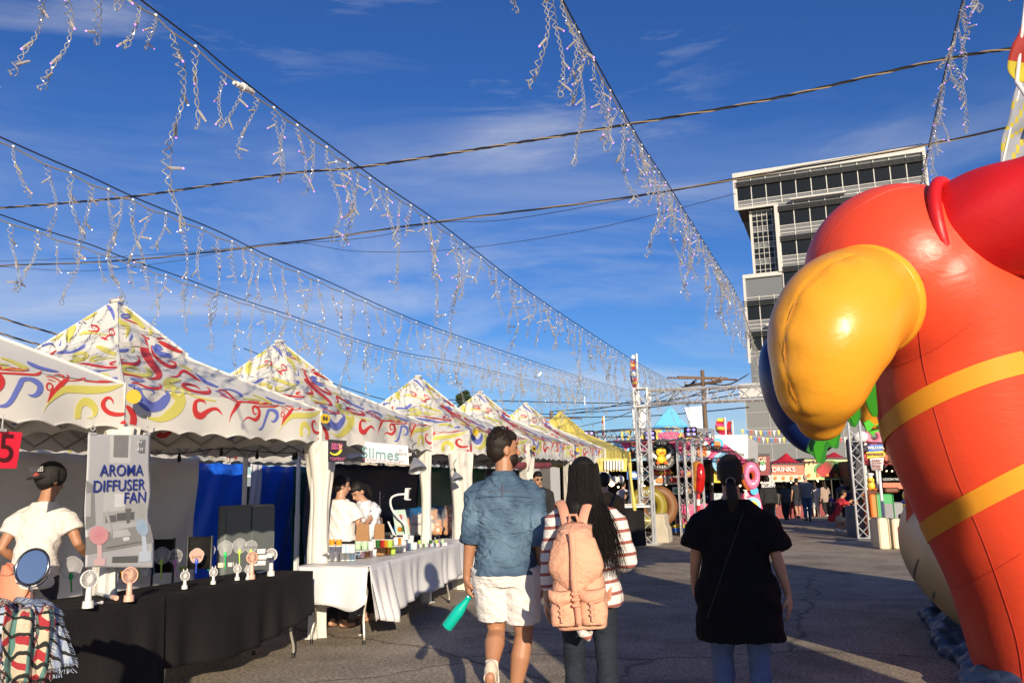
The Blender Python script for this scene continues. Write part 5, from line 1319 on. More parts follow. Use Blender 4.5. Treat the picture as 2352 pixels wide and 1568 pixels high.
m.prism(P,FW*.06);m.build('red_gusset',CORAL,tb_,smooth=False)
# folded patterned tarpaulin at the foot
m=MB();rg=random.Random(4)
for k in range(3):
    m.tube([Vector((.86+.09*k+.04*math.sin(i*1.3+k),10.3-i*.42,.05+.035*k+.03*math.sin(i*2.1+k*2))) for i in range(15)],[.07+.03*math.sin(i*1.7+k) for i in range(15)],10)
o=m.build('folded_tarp',None or mat('tarp_pattern',(.02,.045,.10),.5,var=.9,vs=9,bump=.5,bs=12));tag(o,'crumpled blue patterned tarpaulin on the ground along the tan inflatable base','tarpaulin');remesh(o,.03,2);wrinkle(o,.02,lambda x,y,z:math.sin(y*23+x*9)*math.sin(z*31+y*7))
# ---- unseen blocker added out of frame to shade the woman in black and ground
nb=thing('inflatable_wall','rounded red inflatable wall beside the photographer, right of the parrot','inflatable',(2.8,1.1,0))
m=MB()
for i in range(3):
    q_=2.38+i*.6;x_,y_=.848*q_+.27,.53*q_-.42;m.tube([(x_,y_,.02),(x_,y_,2.52)],[.56,.56],28,rnd=True)
o=m.build('wall_tubes',CORAL,nb);remesh(o,.06,3)
m=MB();m.tube([(2.3,.85,2.68),(2.8,1.15,2.68),(3.3,1.45,2.68)],[.40,.42,.40],28,rnd=True);m.build('top_tube',VORG,nb)
# ---- feather flags at the top right corner
def flag(pts,d,label,cols,base):
    t=thing('feather_flag',label,'flag',(base[0],base[1],0))
    m=MB();top=ap(*pts[0],d)
    m.tube([Vector((base[0],base[1],0)),ap(*pts[-1],d),top],[.018,.014,.008],8);m.build('pole',W_WHITE,t)
    n=len(pts);wd=[p for p in cols['w']]
    def fn(u,v):
        q=catmull([(a[0],a[1],w_) for a,w_ in zip(pts,wd)],6);i=v*(len(q)-1);i0=int(min(i,len(q)-2));f=i-i0;x=lerp(q[i0][0],q[i0+1][0],f);y=lerp(q[i0][1],q[i0+1][1],f);w_=lerp(q[i0][2],q[i0+1][2],f)
        return ap(x+u*w_,y+u*w_*.15,d+.08*math.sin(v*9+u*4)*u)
    m=MB();m.grid(fn,12,36)
    me=m;cnt=len(m.f)
    for i in range(cnt):
        r=i//12/36.;c=i%12/12.
        m.m[i]=cols['f'](c,r)
    o=m.build('flag_cloth',cols['m'],t);q=o.modifiers.new('s','SOLIDIFY');q.thickness=.004
    return t
FR=mat('flag_red',(.45,.04,.03),.7,transl=.3);FY=mat('flag_yellow',(.62,.52,.04),.7,transl=.3);FW_=mat('flag_grey',(.40,.42,.48),.7,transl=.3,var=.2,vs=12);FN=mat('flag_navy',(.03,.05,.16),.7,transl=.3)
flag([(2362,-60),(2345,60),(2322,110),(2314,160),(2335,188)],5.4,'feather flag with red pattern and a yellow tip at the top right corner',dict(w=[70,80,100,110,60],m=[FY,FR,FW_],f=lambda c,r:0 if r>.62 else (1 if (r>.45 or c<.3) else 2)),(2.6,5.0))
flag([(2352,160),(2330,210),(2315,280),(2300,320),(2297,400)],6.9,'grey and navy feather flag with yellow blossom print standing behind the red inflatable',dict(w=[60,70,90,100,110],m=[FW_,FN,FY],f=lambda c,r:(2 if (abs(math.sin(c*9+r*14))>.93 and r>.3) else (1 if (c>.35 and r<.75 and math.sin(r*20+c*3)>-.6) else 0))),(3.6,6.6))
YB_=Y1+2*TW+1.28
# ---------------------------------------------------------------- black fan table and everything on it
BLKC=mat('black_tablecloth',(.010,.009,.009),.8,var=.2,bump=.45,bs=7,stretch=(1,1,.5),spec=.25)
def vh(v): return Vector((v.x,v.y,0))
def cloth_table(name,label,a,b,depth,zt,drop,mt,cat='tablecloth',sag=.0,seed=0,side=(.0,.0),back=.25,hemfn=None,corner=None):
    """a = front left, b = front right of the top edge; cloth falls in folds"""
    a=vh(a);b=vh(b);U=(b-a).normalized();L_=(b-a).length;Nn=Vector((U.y,-U.x,0))   # Nn toward the street
    o=MB();nu=60
    def front(u,v):
        s=u*L_;d=v*(hemfn(u) if hemfn else drop)
        f=.022*math.sin(s*17+seed+2*math.sin(s*5))*v+.03*v*math.sin(s*6+seed)
        return a+U*s+Nn*(f+.012+.03*v*v)+Vector((0,0,zt-d))
    o.grid(front,nu*2,14)
    o.grid(lambda u,v:a+U*(u*L_)-Nn*(v*depth)+Nn*.012*(1-v)+Vector((0,0,zt+.003*math.sin(u*31+seed)*math.sin(v*9))),nu,10)
    def edge(e,sg,dr):
        def fn(u,v):
            f=.02*math.sin(u*depth*19+seed)*v+.02*v
            return e-Nn*(u*depth)+U*sg*(f+.01)+Vector((0,0,zt-v*dr))
        return fn
    if side[0]: o.grid(edge(a,-1,side[0]),24,10)
    if side[1]: o.grid(edge(b,1,side[1]),24,10)
    o.grid(lambda u,v:a+U*(u*L_)-Nn*(depth+.01+.01*v)+Vector((0,0,zt-v*back)),nu,4)
    if corner: corner(o,a,b,U,Nn)
    ob=o.build(name,mt,auto=80);q=ob.modifiers.new('s','SOLIDIFY');q.thickness=.004
    return tag(ob,label,cat),a,b,U,Nn
def folding_table(label,a,b,depth,zt,group='folding tables under the cloths'):
    a=vh(a);b=vh(b);U=(b-a).normalized();L_=(b-a).length;Nn=Vector((U.y,-U.x,0));c=(a+b)/2-Nn*depth/2
    t=thing('folding_table',label,'table',c,math.atan2(U.y,U.x),group)
    m=MB();m.rbox((0,0,zt-.03),(L_-.01,depth-.01,.04),.01);m.build('tabletop',mat('table_plastic',(.6,.58,.55),.5,bump=.1),t,world=False)
    for sx in(-1,1):
        m=MB();x=sx*(L_/2-.18);y=depth/2-.09
        for sy in(-1,1):
            m.tube([Vector(q) for q in catmull([(x-sx*.10,sy*y*.55,zt-.06),(x-sx*.06,sy*y*.9,zt-.22),(x,sy*y,.45),(x+sx*.02,sy*y*.93,.25),(x+sx*.05,sy*y*1.0,.10),(x+sx*.05,sy*y*1.0,.03)],4)],.0125,8)
        m.tube([(x,-y,.38),(x,y,.38)],.011,8);m.tube([(x-sx*.06,-y*.9,zt-.2),(x-sx*.06,y*.9,zt-.2)],.011,8)
        m.tube([(x,0,.38),(x-sx*.35,0,zt-.07)],.009,6)
        lg=m.build('leg_frame',mat('leg_grey',(.50,.46,.40),.35,.5),t,world=False)
        for sy in(-1,1):
            m=MB();m.cyl((x+sx*.05,sy*y,0),(x+sx*.05,sy*y,.045),.016,.014,10);m.build('foot_cap',BLACK,lg,world=False)
    return t
A0=atz(55,1418,.75);A1=atz(370,1371,.75);A2=atz(716,1311,.75)
U_=(vh(A2)-vh(A0)).normalized()
T1D=.62
folding_table('folding table under the nearer black cloth',A0,A1,T1D,.74);folding_table('folding table under the farther black cloth, its bent leg showing',A1+U_*.02,A2,T1D,.74)
cloth_table('tablecloth','nearer black cloth over the fan table, behind the scarves',A0-U_*.3,A1+U_*.03,T1D,.758,.62,BLKC,seed=1,hemfn=lambda u:.64-.05*u+.02*math.sin(u*14),back=.3)
cloth_table('tablecloth','farther black cloth over the fan table, next to the gathered white corner drape',A1,A2,T1D,.752,.55,BLKC,seed=4,side=(0,.4),hemfn=lambda u:.50+.05*math.sin(u*4)-.13*max(0,u-.6)*2.0,back=.3)
TOPZ=.764
def tz(x,y,z=TOPZ): return atz(x,y,z)
c2=lambda x,y:(x*.3775,(1700+y/1.521)*.5742)
PW=mat('fan_white',(.72,.70,.67),.3,var=.03);PP=mat('fan_peach',(.80,.46,.34),.3,var=.03);PB=mat('fan_blue',(.45,.65,.75),.3,var=.03);PC=mat('chrome_blade',(.5,.5,.5),.25,.8)
PG=mat('fan_grille_in',(.30,.30,.30),.35,.4)
def fan(hx,hy,rad,by,label,mt,hub=PC,ears=False,bx=None):
    """a small handheld fan in its stand: head centre, radius and base in the c2 crop"""
    X,Y=c2(bx or hx,by);p=tz(X,Y);d=(p-Vector((0,0,H))).dot(FW);s=F/d
    HX,HY=c2(hx,hy);R_=rad*.3775/s*1.04;q=aty(HX,HY,p.y);hz=q.z;toC=Vector((-p.x,-p.y,0)).normalized()
    yaw=math.atan2(toC.y,toC.x)+R(28);nn=Vector((math.cos(yaw),math.sin(yaw),.08)).normalized();fx,fy=frame(nn);rot=Matrix((fx,fy,nn)).transposed()
    t=thing('handheld_fan',label,'fan',p,0,'small handheld fans standing on the black table')
    br=R_*.62;m=MB();m.lathe(p,[(.001,0),(br,0),(br,.004),(br*.92,R_*.75),(br*.5,R_*.8),(br*.5,R_*.4)],20);m.build('stand',mt,t,auto=40)
    c=Vector((p.x,p.y,hz));m=MB();m.tube([p+Vector((0,0,R_*.5)),p+Vector((0,0,(hz-p.z)*.3)),c-Vector((0,0,R_*.95)),c-Vector((0,0,R_*.8))],[R_*.34,R_*.36,R_*.30,R_*.2],14);m.build('handle',mt,t)
    m=MB();m.torus(c,R_*.97,R_*.085,36,8,rot=rot);m.torus(c-nn*R_*.28,R_*.90,R_*.06,36,6,rot=rot)
    m.lathe(c,[(.001,R_*.07),(R_*.22,R_*.06),(R_*.24,R_*.0)],16,rot=rot)
    for i in range(30):
        a=2*PI*i/30;e=fx*math.cos(a)+fy*math.sin(a);e2=fx*math.cos(a+.18)+fy*math.sin(a+.18);m.tube([c+e*R_*.2+nn*R_*.06,c+e2*R_*.6+nn*R_*.10,c+e2*R_*.95+nn*R_*.02],R_*.030,4)
    m.build('grille',mt,t)
    m=MB();m.lathe(c-nn*R_*.18,[(.001,0),(R_*.86,0),(R_*.86,-R_*.1),(.001,-R_*.12)],24,rot=rot);m.build('housing',PG,t,auto=40)
    m=MB()
    for i in range(5):
        a=2*PI*i/5;pts=[]
        for k in range(5):
            aa=a+k*.18;pts.append(c-nn*R_*(.05+.02*k)+(fx*math.cos(aa)+fy*math.sin(aa))*R_*(.25+.5*math.sin(k/4*PI*.5+.3)))
        pts.append(c-nn*R_*.08);n=len(pts);m.add(pts+[v-nn*.002 for v in pts],[tuple(range(n)),tuple(range(2*n-1,n-1,-1))])
    m.build('blades',hub,t)
    if ears:
        m=MB()
        for s in(-1,1): m.tube([c+Vector((0,0,R_*.9))+fx*(s*R_*.35),c+Vector((0,0,R_*1.35))+fx*(s*R_*.42)],[R_*.14,R_*.10],8,rnd=True)
        m.build('ears',mt,t)
    return t
fan(541,935,52,1110,'large white handheld fan in its stand, leftmost on the black table',PW,bx=534)
fan(787,912,47,1070,'large peach handheld fan standing between the lying fan and the poster foot',PP,hub=PP,bx=783)
fan(1123,915,28,995,'small white rabbit-eared fan in the middle of the table front',PW,ears=True)
fan(1297,893,25,966,'small white rabbit-eared fan with pale blue stand',PW,hub=PB,ears=True)
fan(1443,873,24,942,'small white fan with a pink strap, left of the far peach fan',PW,hub=PP,ears=True)
fan(1507,878,20,938,'half hidden small white fan directly behind the far peach fan',PW,ears=True)
fan(1530,805,34,935,'far peach handheld fan toward the right end of the table',PP,hub=PP)
fan(1648,787,36,915,'far white handheld fan at the right end of the table',PW)
def lying(x0,y0,x1,y1,w_,label,mt,tip):
    a=tz(*c2(x0,y0),TOPZ+.014);b=tz(*c2(x1,y1),TOPZ+.014);t=thing('lying_fan',label,'fan',(a+b)/2)
    m=MB();m.tube([a,a.lerp(b,.5),b.lerp(a,.12)],[w_,w_*.8,w_],12,rnd=True);m.build('handle',mt,t)
    m=MB();m.tube([b.lerp(a,.15),b],[w_*1.25,w_*1.25],12);m.build('stand',tip,t,auto=40)
    m=MB()
    for s in(-1,1):m.tube([a,a+(a-b).normalized()*.03+Vector((0,s*.012,.01))],[.006,.004],6,rnd=True)
    m.build('ears',mt,t)
lying(585,1022,708,1050,.014,'white and peach rabbit fan lying on its side between the two large fans',PW,PP)
lying(1575,895,1640,880,.010,'white fan handle lying flat beside the far white fan',PW,PW)
lying(570,1085,622,1076,.009,'white clip lying at the foot of the large white fan',PW,PW)
# clear plastic hand fans
CLR=mat('clear_plastic',(.80,.80,.80),.08,var=0,alpha=.16,spec=1.0);CLRR=mat('clear_rib',(.78,.78,.78),.15,var=0,alpha=.6)
def handfan(hx,hy,r,bx,by,col,label,txt=None,lobed=True,pink=False):
    q=tz(*c2(bx,by+10),TOPZ);d=(q-Vector((0,0,H))).dot(FW);s=F/d;R_=r*.3775/s;c=aty(*c2(hx,hy),q.y)
    nn=Vector((-q.x,-q.y,0)).normalized();X=Vector((nn.y*-1,nn.x,0));Z=Vector((0,0,1))
    t=thing('hand_fan',label,'hand fan',q,0,'clear plastic hand fans standing at the back of the table')
    out=[]
    for i in range(40):
        a=2*PI*i/40;rr=R_*(1+(.07*abs(math.sin(a*2.5+.8)) if lobed else 0))*(1.05 if math.sin(a)>0 else .95);out.append(c+X*(rr*math.cos(a)*.92)+Z*(rr*math.sin(a)))
    m=MB();m.prism(out,nn*-.0015);m.build('leaf',CLR if not pink else mat('clear_pink',(.85,.55,.45),.1,var=0,alpha=.55),t,smooth=False)
    m=MB();m.tube(out+[out[0]],.0017,5)
    if not txt:
        for k in range(-4,5):
            a=PI/2+k*.19;m.tube([c-Z*R_*.8,c+X*(math.cos(a)*R_*.8*.9)+Z*(math.sin(a)*R_*.85)],.0009,4)
    m.build('rib',CLRR,t)
    hm_=mat('handle_'+col,dict(green=(.02,.55,.12),lime=(.50,.72,.08),pink=(.75,.25,.50),blue=(.05,.10,.60))[col],.25,var=0)
    top=c-Z*R_*.85;m=MB();m.tube([Vector((q.x,q.y,TOPZ-.005)),top-Z*.012],[.0055,.0065],8);m.lathe(top,[(.001,-.02),(.012,-.018),(.017,.0),(.014,.022),(.001,.034)],14,rot=Matrix((X,-nn,Z)).transposed()@Matrix.Diagonal((1,.5,1)));m.build('handle',hm_,t)
    if txt:
        for i,l in enumerate(txt): text('lettering',l,R_*.52,t,c+Z*R_*(.35-.5*i)*(1 if len(txt)>1 else 0)+nn*.004,X,Z,mat('marker_ink',(.04,.02,.02),.5),.0005)
handfan(320,870,52,288,1000,'green','ribbed clear hand fan with green handle right of the round mirror')
handfan(435,868,62,437,1000,'green','large ribbed clear hand fan with green handle left of the poster foot')
handfan(640,860,48,600,975,'pink','clear hand fan with pink handle over the bottom edge of the poster')
handfan(850,812,46,845,930,'lime','clear hand fan with lime handle at the right edge of the poster')
handfan(985,795,48,980,925,'lime','ribbed clear hand fan with lime handle in front of the left folding chair')
handfan(1066,800,44,1074,905,'pink','clear hand fan lettered WRITE ON ME! with a pink handle',['WRITE','ON ME!'],lobed=False)
handfan(1197,795,42,1192,885,'blue','clear pink-tinted hand fan lettered DAVE with a blue handle',['','DAVE'],lobed=True,pink=True)
handfan(1262,768,46,1268,870,'green','spotted clear hand fan with green handle behind the DAVE one')
handfan(1372,750,44,1370,860,'green','clear heart-shaped hand fan with green handle in front of the grey cabinet')
handfan(1458,735,42,1458,850,'lime','clear hand fan with lime handle in front of the grey cabinet')
handfan(1528,740,38,1540,850,'lime','tilted clear hand fan with black handwriting by the drape post',['Remember'],lobed=False)
rg=random.Random(21)
for i,(x,y,w_,h_,cn) in enumerate(((560,935,60,42,'pink'),(660,930,50,36,'cream'),(700,925,40,50,'white'),(745,918,36,40,'amber'),(890,905,44,34,'white'),(925,898,30,40,'blue'),(1020,880,40,26,'white'),(1110,872,30,22,'lime'),(1345,855,34,30,'cream'),(1400,850,34,26,'white'))):
    q=tz(*c2(x,y+10));k=(q-Vector((0,0,H))).dot(FW)/F*.3775;m=MB();m.rbox(q+Vector((0,0,h_*k/2)),(w_*k,.05,h_*k),.004,rz=rg.uniform(.1,.9));mt=mat('pack_'+cn,dict(pink=(.7,.3,.4),cream=(.7,.62,.45),white=(.7,.69,.66),amber=(.6,.3,.05),blue=(.2,.35,.6),lime=(.5,.65,.1))[cn],.4,var=.2,vs=30)
    tag(m.build('product_packet',mt,smooth=False),['pink packet behind the first lying fan','cream packet right of the pink packet','tall white packet right of the cream one','amber packet just left of the large peach fan','white packet under the right edge of the poster','pale blue packet beside the lime handled fan','low white packet left of the lettered clear fan','small lime packet near the pink fan handle','cream packet behind the rabbit-eared fans','white packet between the two green handled fans'][i],'packet','small product packets at the back of the fan table')
# round mirror on its stand
q=tz(70,1393);d=(q-Vector((0,0,H))).dot(FW);s=F/d;c=aty(74,1301,q.y);r=41/s
nn=Vector((.25,-1,.22)).normalized();fx,fy=frame(nn);rot=Matrix((fx,fy,nn)).transposed()
t=thing('table_mirror','round chrome mirror on a stand reflecting the sky','mirror',q)
m=MB();m.lathe(q,[(.001,.0),(.055,.0),(.05,.006),(.008,.012)],24);m.tube([q,Vector((q.x,q.y,c.z-r*1.15))],.005,8);m.build('stand',CHROME,t)
m=MB();m.torus(c,r*.98,.009,48,10,rot=rot);m.build('rim',mat('dark_chrome',(.25,.24,.24),.2,1),t)
m=MB();m.lathe(c,[(.001,.002),(r*.93,.002),(r*.93,-.006),(.001,-.007)],40,rot=rot);m.build('glass',mat('mirror_glass',(.75,.74,.72),.05,1,var=0),t,auto=30)
X=Vector((1,.25,0)).normalized();m=MB();m.tube([c+X*(r*1.12*math.cos(a))+Vector((0,0,r*1.12*math.sin(a))) for a in [PI+PI*i/16 for i in range(17)]],.0045,8)
for s_ in(-1,1): m.ball(c+X*s_*r*1.12,.009,8,6)
m.build('yoke',CHROME,t)
# scarves heaped at the lower left
def scarf(pts,w_,mt,label,seed,fr=None,thick=.004):
    Q=[Vector(p) for p in catmull([tuple(p) for p in pts],8)];m=MB();n=len(Q)
    side=Vector((.35,1,0)).normalized()
    def fn(u,v):
        i=v*(n-1);i0=min(int(i),n-2);p=Q[i0].lerp(Q[i0+1],i-i0);d=(Q[i0+1]-Q[i0]).normalized();nn=side.cross(d).normalized()
        return p+side*((u-.5)*w_*(1+.15*math.sin(v*7+seed)))+nn*(.017*math.sin(u*12+seed+v*3)+.012*math.sin(u*5-v*5)+.004*math.sin(u*31+v*9))
    m.grid(fn,40,n);o=m.build('scarf',mt);q=o.modifiers.new('s','SOLIDIFY');q.thickness=thick
    tag(o,label,'scarf','scarves draped over the near end of the table')
    b=MB();rg=random.Random(seed)
    for k in range(46):
        u=k/45;p=fn(u,1);b.tube([p,p+Vector((rg.uniform(-.008,.008),rg.uniform(-.008,.008),-.02)),p+Vector((rg.uniform(-.015,.015),rg.uniform(-.015,.015),-.04))],.0012,3)
    # fringe follows one long side
    for k in range(70):
        v=k/69;p=fn(1,v);b.tube([p,p+side*.015+Vector((rg.uniform(-.006,.006),0,-.008)),p+side*.026+Vector((0,rg.uniform(-.006,.006),-.02))],.0011,3)
    b.build('fringe',mt,o)
    return o
def plaid(n,base,a,b,sc):
    m=mat(n,base,.85,var=0,bump=.3,bs=120);nt=m.node_tree;N=nt.nodes;L=nt.links;bb=N['Principled BSDF'];tc=N.new('ShaderNodeTexCoord')
    mp=N.new('ShaderNodeMapping');mp.inputs['Rotation'].default_value=(.6,.4,.9);mp.inputs['Scale'].default_value=(sc,sc,sc);L.new(tc.outputs['Object'],mp.inputs[0])
    prev=None
    for i,(ax,col,th) in enumerate((('X',a,.72),('Y',b,.80),('Z',(.02,.02,.02),.88))):
        w_=N.new('ShaderNodeTexWave');w_.bands_direction=ax;w_.inputs['Scale'].default_value=1.0+i*.35;w_.inputs['Distortion'].default_value=3.5;L.new(mp.outputs[0],w_.inputs[0])
        r=N.new('ShaderNodeValToRGB');r.color_ramp.interpolation='CONSTANT';r.color_ramp.elements[1].position=th;L.new(w_.outputs['Fac'],r.inputs[0])
        mx=N.new('ShaderNodeMix');mx.data_type='RGBA';mx.inputs[7].default_value=(*col,1);L.new(r.outputs[0],mx.inputs[0])
        if prev: L.new(prev,mx.inputs[6])
        else: mx.inputs[6].default_value=(*base,1)
        prev=mx.outputs[2]
    L.new(prev,bb.inputs['Base Color']);return m
PL1=plaid('scarf_plaid_red',(.60,.50,.36),(.40,.03,.04),(.10,.22,.20),3.6);PL2=plaid('scarf_blue',(.40,.47,.58),(.50,.56,.64),(.28,.34,.5),4.5);PL3=plaid('scarf_navy',(.05,.06,.15),(.10,.10,.22),(.16,.16,.3),5);PL4=plaid('scarf_mono',(.62,.58,.50),(.05,.04,.05),(.28,.05,.06),9)
dS=3.55
def sp(x,y,d=dS): return atd(x,y,d)
t_=folding_table('folding table at the lower left corner under the scarves',atz(-140,1450,.78),atz(95,1432,.78),.5,.74,group=None)
SB=sp(40,1402)
def sc_(x0,w0,mt,lb,seed,yb,dx=0,dep=0):
    scarf([sp(x0-40,1392,dS+.35),sp(x0-10,1396,dS+.12),sp(x0,1404,dS-.02+dep),sp(x0+dx*.3,1450,dS-.05+dep),sp(x0+dx,yb,dS-.03+dep)],w0,mt,lb,seed)
sc_(92,.17,PL2,'pale blue fringed scarf draped over the table corner next to the black cloth',1,1532,22,.04)
sc_(20,.16,PL3,'navy scarf with small dots at the left edge of the photo',2,1500,-12,-.03)
sc_(58,.16,PL1,'beige scarf with red, black and teal checks hanging lowest of the heap',3,1560,2,-.06)
sc_(78,.10,PL4,'black and white patterned scarf between the checked and pale blue ones',4,1515,12,0)
sc_(2,.12,PL4,'dark patterned scarf cut by the left edge of the photo',6,1545,-6,-.02)
sc_(30,.22,PL2,'pale blue scarf with black script folded on top of the scarf heap',5,1425,10,-.045)
# banner on clips
BXN=-4.93
bl=[(535,55),(525,300),(513,520),(520,700),(517,862)];br=[(915,60),(912,250),(920,410),(905,560),(936,700),(937,866)]
t=thing('fan_poster','hanging grey poster reading AROMA DIFFUSER FAN with a pink and a blue fan','poster',atx(*c2(720,860),BXN))
LB=catmull([c2(*p) for p in bl],8);RB=catmull([c2(*p) for p in br],8)
def bn(u,v,off=0):
    i=v*(len(LB)-1);a=LB[min(int(round(i)),len(LB)-1)];j=v*(len(RB)-1);b=RB[min(int(round(j)),len(RB)-1)]
    i0=min(int(i),len(LB)-2);a=[lerp(LB[i0][k],LB[i0+1][k],i-i0) for k in(0,1)];j0=min(int(j),len(RB)-2);b=[lerp(RB[j0][k],RB[j0+1][k],j-j0) for k in(0,1)]
    p=atx(a[0]+(b[0]-a[0])*u,a[1]+(b[1]-a[1])*u,BXN);n_=Vector((.9,-.42,0));return p+n_*(.004*math.sin(u*3+v*3)+.002*math.sin(v*9+u*3)+off)
POST=mat('poster_grey',(.50,.50,.51),.35,var=.06,vs=3);m=MB();m.grid(bn,24,40);o=m.build('sheet',POST,t);q=o.modifiers.new('s','SOLIDIFY');q.thickness=.002
bc=lambda x,y:((x-lerp(520,520,0)-(-0 if 1 else 0))/ (925-520) ,(y-58)/(864-58))
def patch(P,mt,name='picture',off=.004,n=8):
    """printed shape on the poster, polygon in c2 pixels"""
    uv=[((x-lerp(535,517,(y-58)/806.))/(lerp(915,937,(y-58)/806.)-lerp(535,517,(y-58)/806.)),(y-58)/806.) for x,y in P]
    Q=[bn(max(0,min(1,u)),max(0,min(1,v)),off) for u,v in uv];m=MB();m.add(Q,[tuple(range(len(Q)))]);return m.build(name,mt,t,smooth=False)
g=lambda v:mat('print_grey_%d'%(v*100),(v,v,v*.98),.4,var=.12,vs=12)
def rect(x0,y0,x1,y1): return [(x0,y0),((x0+x1)/2,y0),(x1,y0),(x1,(y0+y1)/2),(x1,y1),((x0+x1)/2,y1),(x0,y1),(x0,(y0+y1)/2)]
patch(rect(668,62,798,205),g(.62),'picture_frame',.004);patch(rect(690,64,780,178),g(.25),'picture',.006)
patch([(522,290),(578,320),(590,560),(516,590)],g(.28),'window_print',.004);patch(rect(530,360,562,500),g(.5),'picture',.006)
patch(rect(640,360,775,480),g(.55),'picture',.004);patch(rect(705,375,770,455),g(.7),'picture',.006);patch(rect(640,440,905,560),g(.42),'picture',.003);patch(rect(655,505,720,550),g(.15),'picture',.006);patch(rect(725,495,835,545),g(.13),'picture',.006)
patch([(775,470),(812,470),(805,565),(785,568)],g(.16),'picture',.007);patch([(516,640),(780,600),(932,590),(932,715),(516,760)],g(.30),'desk_print',.004)
patch([(690,612),(785,608),(800,655),(685,665)],g(.55),'laptop_print',.008);patch([(655,500),(665,462),(690,600),(680,655)],g(.45),'laptop_print',.008);patch([(745,665),(785,662),(788,685),(750,692)],g(.75),'picture',.008)
patch([(640,720),(855,700),(858,708),(645,728)],g(.18),'picture',.008);patch(rect(680,780,835,820),g(.14),'tablet_print',.008)
def pfan(x,y,rx,ry,hx,hy,col):
    mt=mat('print_fan_'+col,dict(pink=(.72,.30,.33),blue=(.36,.48,.62))[col],.4,var=.1,vs=30);ml=mat('print_fan_light_'+col,dict(pink=(.78,.52,.52),blue=(.55,.62,.72))[col],.4)
    patch([(x-14,y+ry*.8),(x+12,y+ry*.8),(hx+14,hy),(hx-14,hy)],ml,'fan_print',.008);patch([(x+rx*math.cos(a),y+ry*math.sin(a)) for a in [2*PI*i/28 for i in range(28)]],mt,'fan_print',.010)
    for i in range(22):
        a=2*PI*i/22;patch([(x+rx*.3*math.cos(a),y+ry*.3*math.sin(a)),(x+rx*.95*math.cos(a+.05),y+ry*.95*math.sin(a+.05)),(x+rx*.95*math.cos(a+.14),y+ry*.95*math.sin(a+.14))],ml,'fan_print',.012)
    patch([(hx-35,hy-10),(hx+35,hy-12),(hx+33,hy+45),(hx-33,hy+48)],ml,'fan_print',.009)
pfan(602,633,60,66,605,800,'pink');pfan(876,607,38,60,880,770,'blue')
INK=mat('ink_navy',(.02,.04,.26),.5,var=0)
def ptext(s,x,y,size,mt=INK,align='RIGHT',nm='lettering',bold=.0005):
    u=(x-lerp(535,517,(y-58)/806.))/405.;v=(y-58)/806.;p=bn(u,v,.018);q=bn(u-.3,v,.018);X=(p-q).normalized();return text(nm,s,size,t,p,X,(0,0,1),mt,.0006,align=align,bold=bold)
ptext('AROMA',888,243,.118);ptext('DIFFUSER',892,328,.118);ptext('FAN',900,405,.118)
patch(rect(848,93,885,158),g(.22),'logo_square',.006);LW=mat('ink_white',(.75,.75,.75),.5,var=0);ptext('V F',866,110,.035,LW,'CENTER');ptext('A N',868,142,.035,LW,'CENTER')
for x in(563,893):
    p=atx(*c2(x,52),BXN);m=MB();m.box(p,(.02,.055,.02));m.torus(p+Vector((0,0,.04)),.018,.004,14,6,rot=Matrix.Rotation(R(90),3,'Y'));m.tube([p+Vector((0,0,.05)),p+Vector((0,0,.13))],.005,6);m.build('clip',mat('clip_clear',(.55,.55,.55),.15,alpha=.7),t)
# red sign 5
t=thing('price_sign','bright red paper sign with a handwritten 5 cut by the left edge','sign',atx(20,1070,-4.94))
P=[atx(*c2(x,y),-4.94) for x,y in((-60,30),(136,44),(100,262),(-60,262))];m=MB();m.prism(P,Vector((-.003,0,0)));m.build('paper',mat('sign_red',(.85,.02,.05),.6,var=.03),t,smooth=False)
c=atx(*c2(34,148),-4.94);text('lettering','5',.26,t,c+Vector((.006,0,0)),(0.0,1,0),(0,0,1),mat('ink_dark',(.08,.01,.01),.6),.001)
m=MB();p=atx(*c2(12,30),-4.93);m.box(p,(.02,.05,.02));m.tube([p,p+Vector((0,0,.1))],.005,6);m.build('clip',MATS['clip_clear'],t)
# ---- back curtains and tarpaulins
def tarp(name,label,x0,x1,Xp,ztop,mt,seed,amp=.03,fr=9,cat='curtain',zb=.02,topslope=0,y=None):
    """x0,x1: world Y range at X=Xp"""
    m=MB();m.grid(lambda u,v:Vector((Xp+amp*math.sin(u*(x1-x0)*fr+seed+1.2*math.sin(v*3+u*5))*(.35+.65*v)+.02*math.sin(v*9+u*13),lerp(x0,x1,u),lerp(ztop-.02*abs(math.sin(u*(x1-x0)*6)),zb,v))),int(max(8,(x1-x0)*22)),16)
    o=m.build(name,mt,auto=80);q=o.modifiers.new('s','SOLIDIFY');q.thickness=.003;return tag(o,label,cat,'curtains and tarpaulins behind the stalls')
GC=mat('silver_tarp',(.78,.78,.80),.42,var=.1,vs=2,bump=.8,bs=3.5,spec=.6);BT=mat('blue_tarp',(.02,.16,.90),.30,var=.1,vs=3,bump=.8,bs=5,transl=.12);GT=mat('green_tarp',(.01,.13,.09),.35,var=.1,vs=3,bump=.7,bs=4,transl=.08);NV=mat('navy_tarp',(.012,.022,.07),.5,var=.1,bump=.6,bs=4)
XB=FRONTX-2*HWX
ya=lambda x:atx(*c2(x,500),XB-.05).y
tarp('curtain','silver grey curtain behind the person in the backwards cap',ya(-150),ya(520),XB-.06,1.98,GC,1,amp=.04)
tarp('curtain','silver grey curtain right of the fan poster',ya(520),ya(1215),XB-.10,1.97,GC,4,amp=.05,fr=7)
xb2=BX+.03
yb2=lambda x,X=xb2:atx(*c2(x,500),X).y
tarp('tarpaulin','sunlit bright blue tarpaulin left of the middle tent post',yb2(1180),yb2(1480),xb2,1.96,BT,2,amp=.03,fr=4)
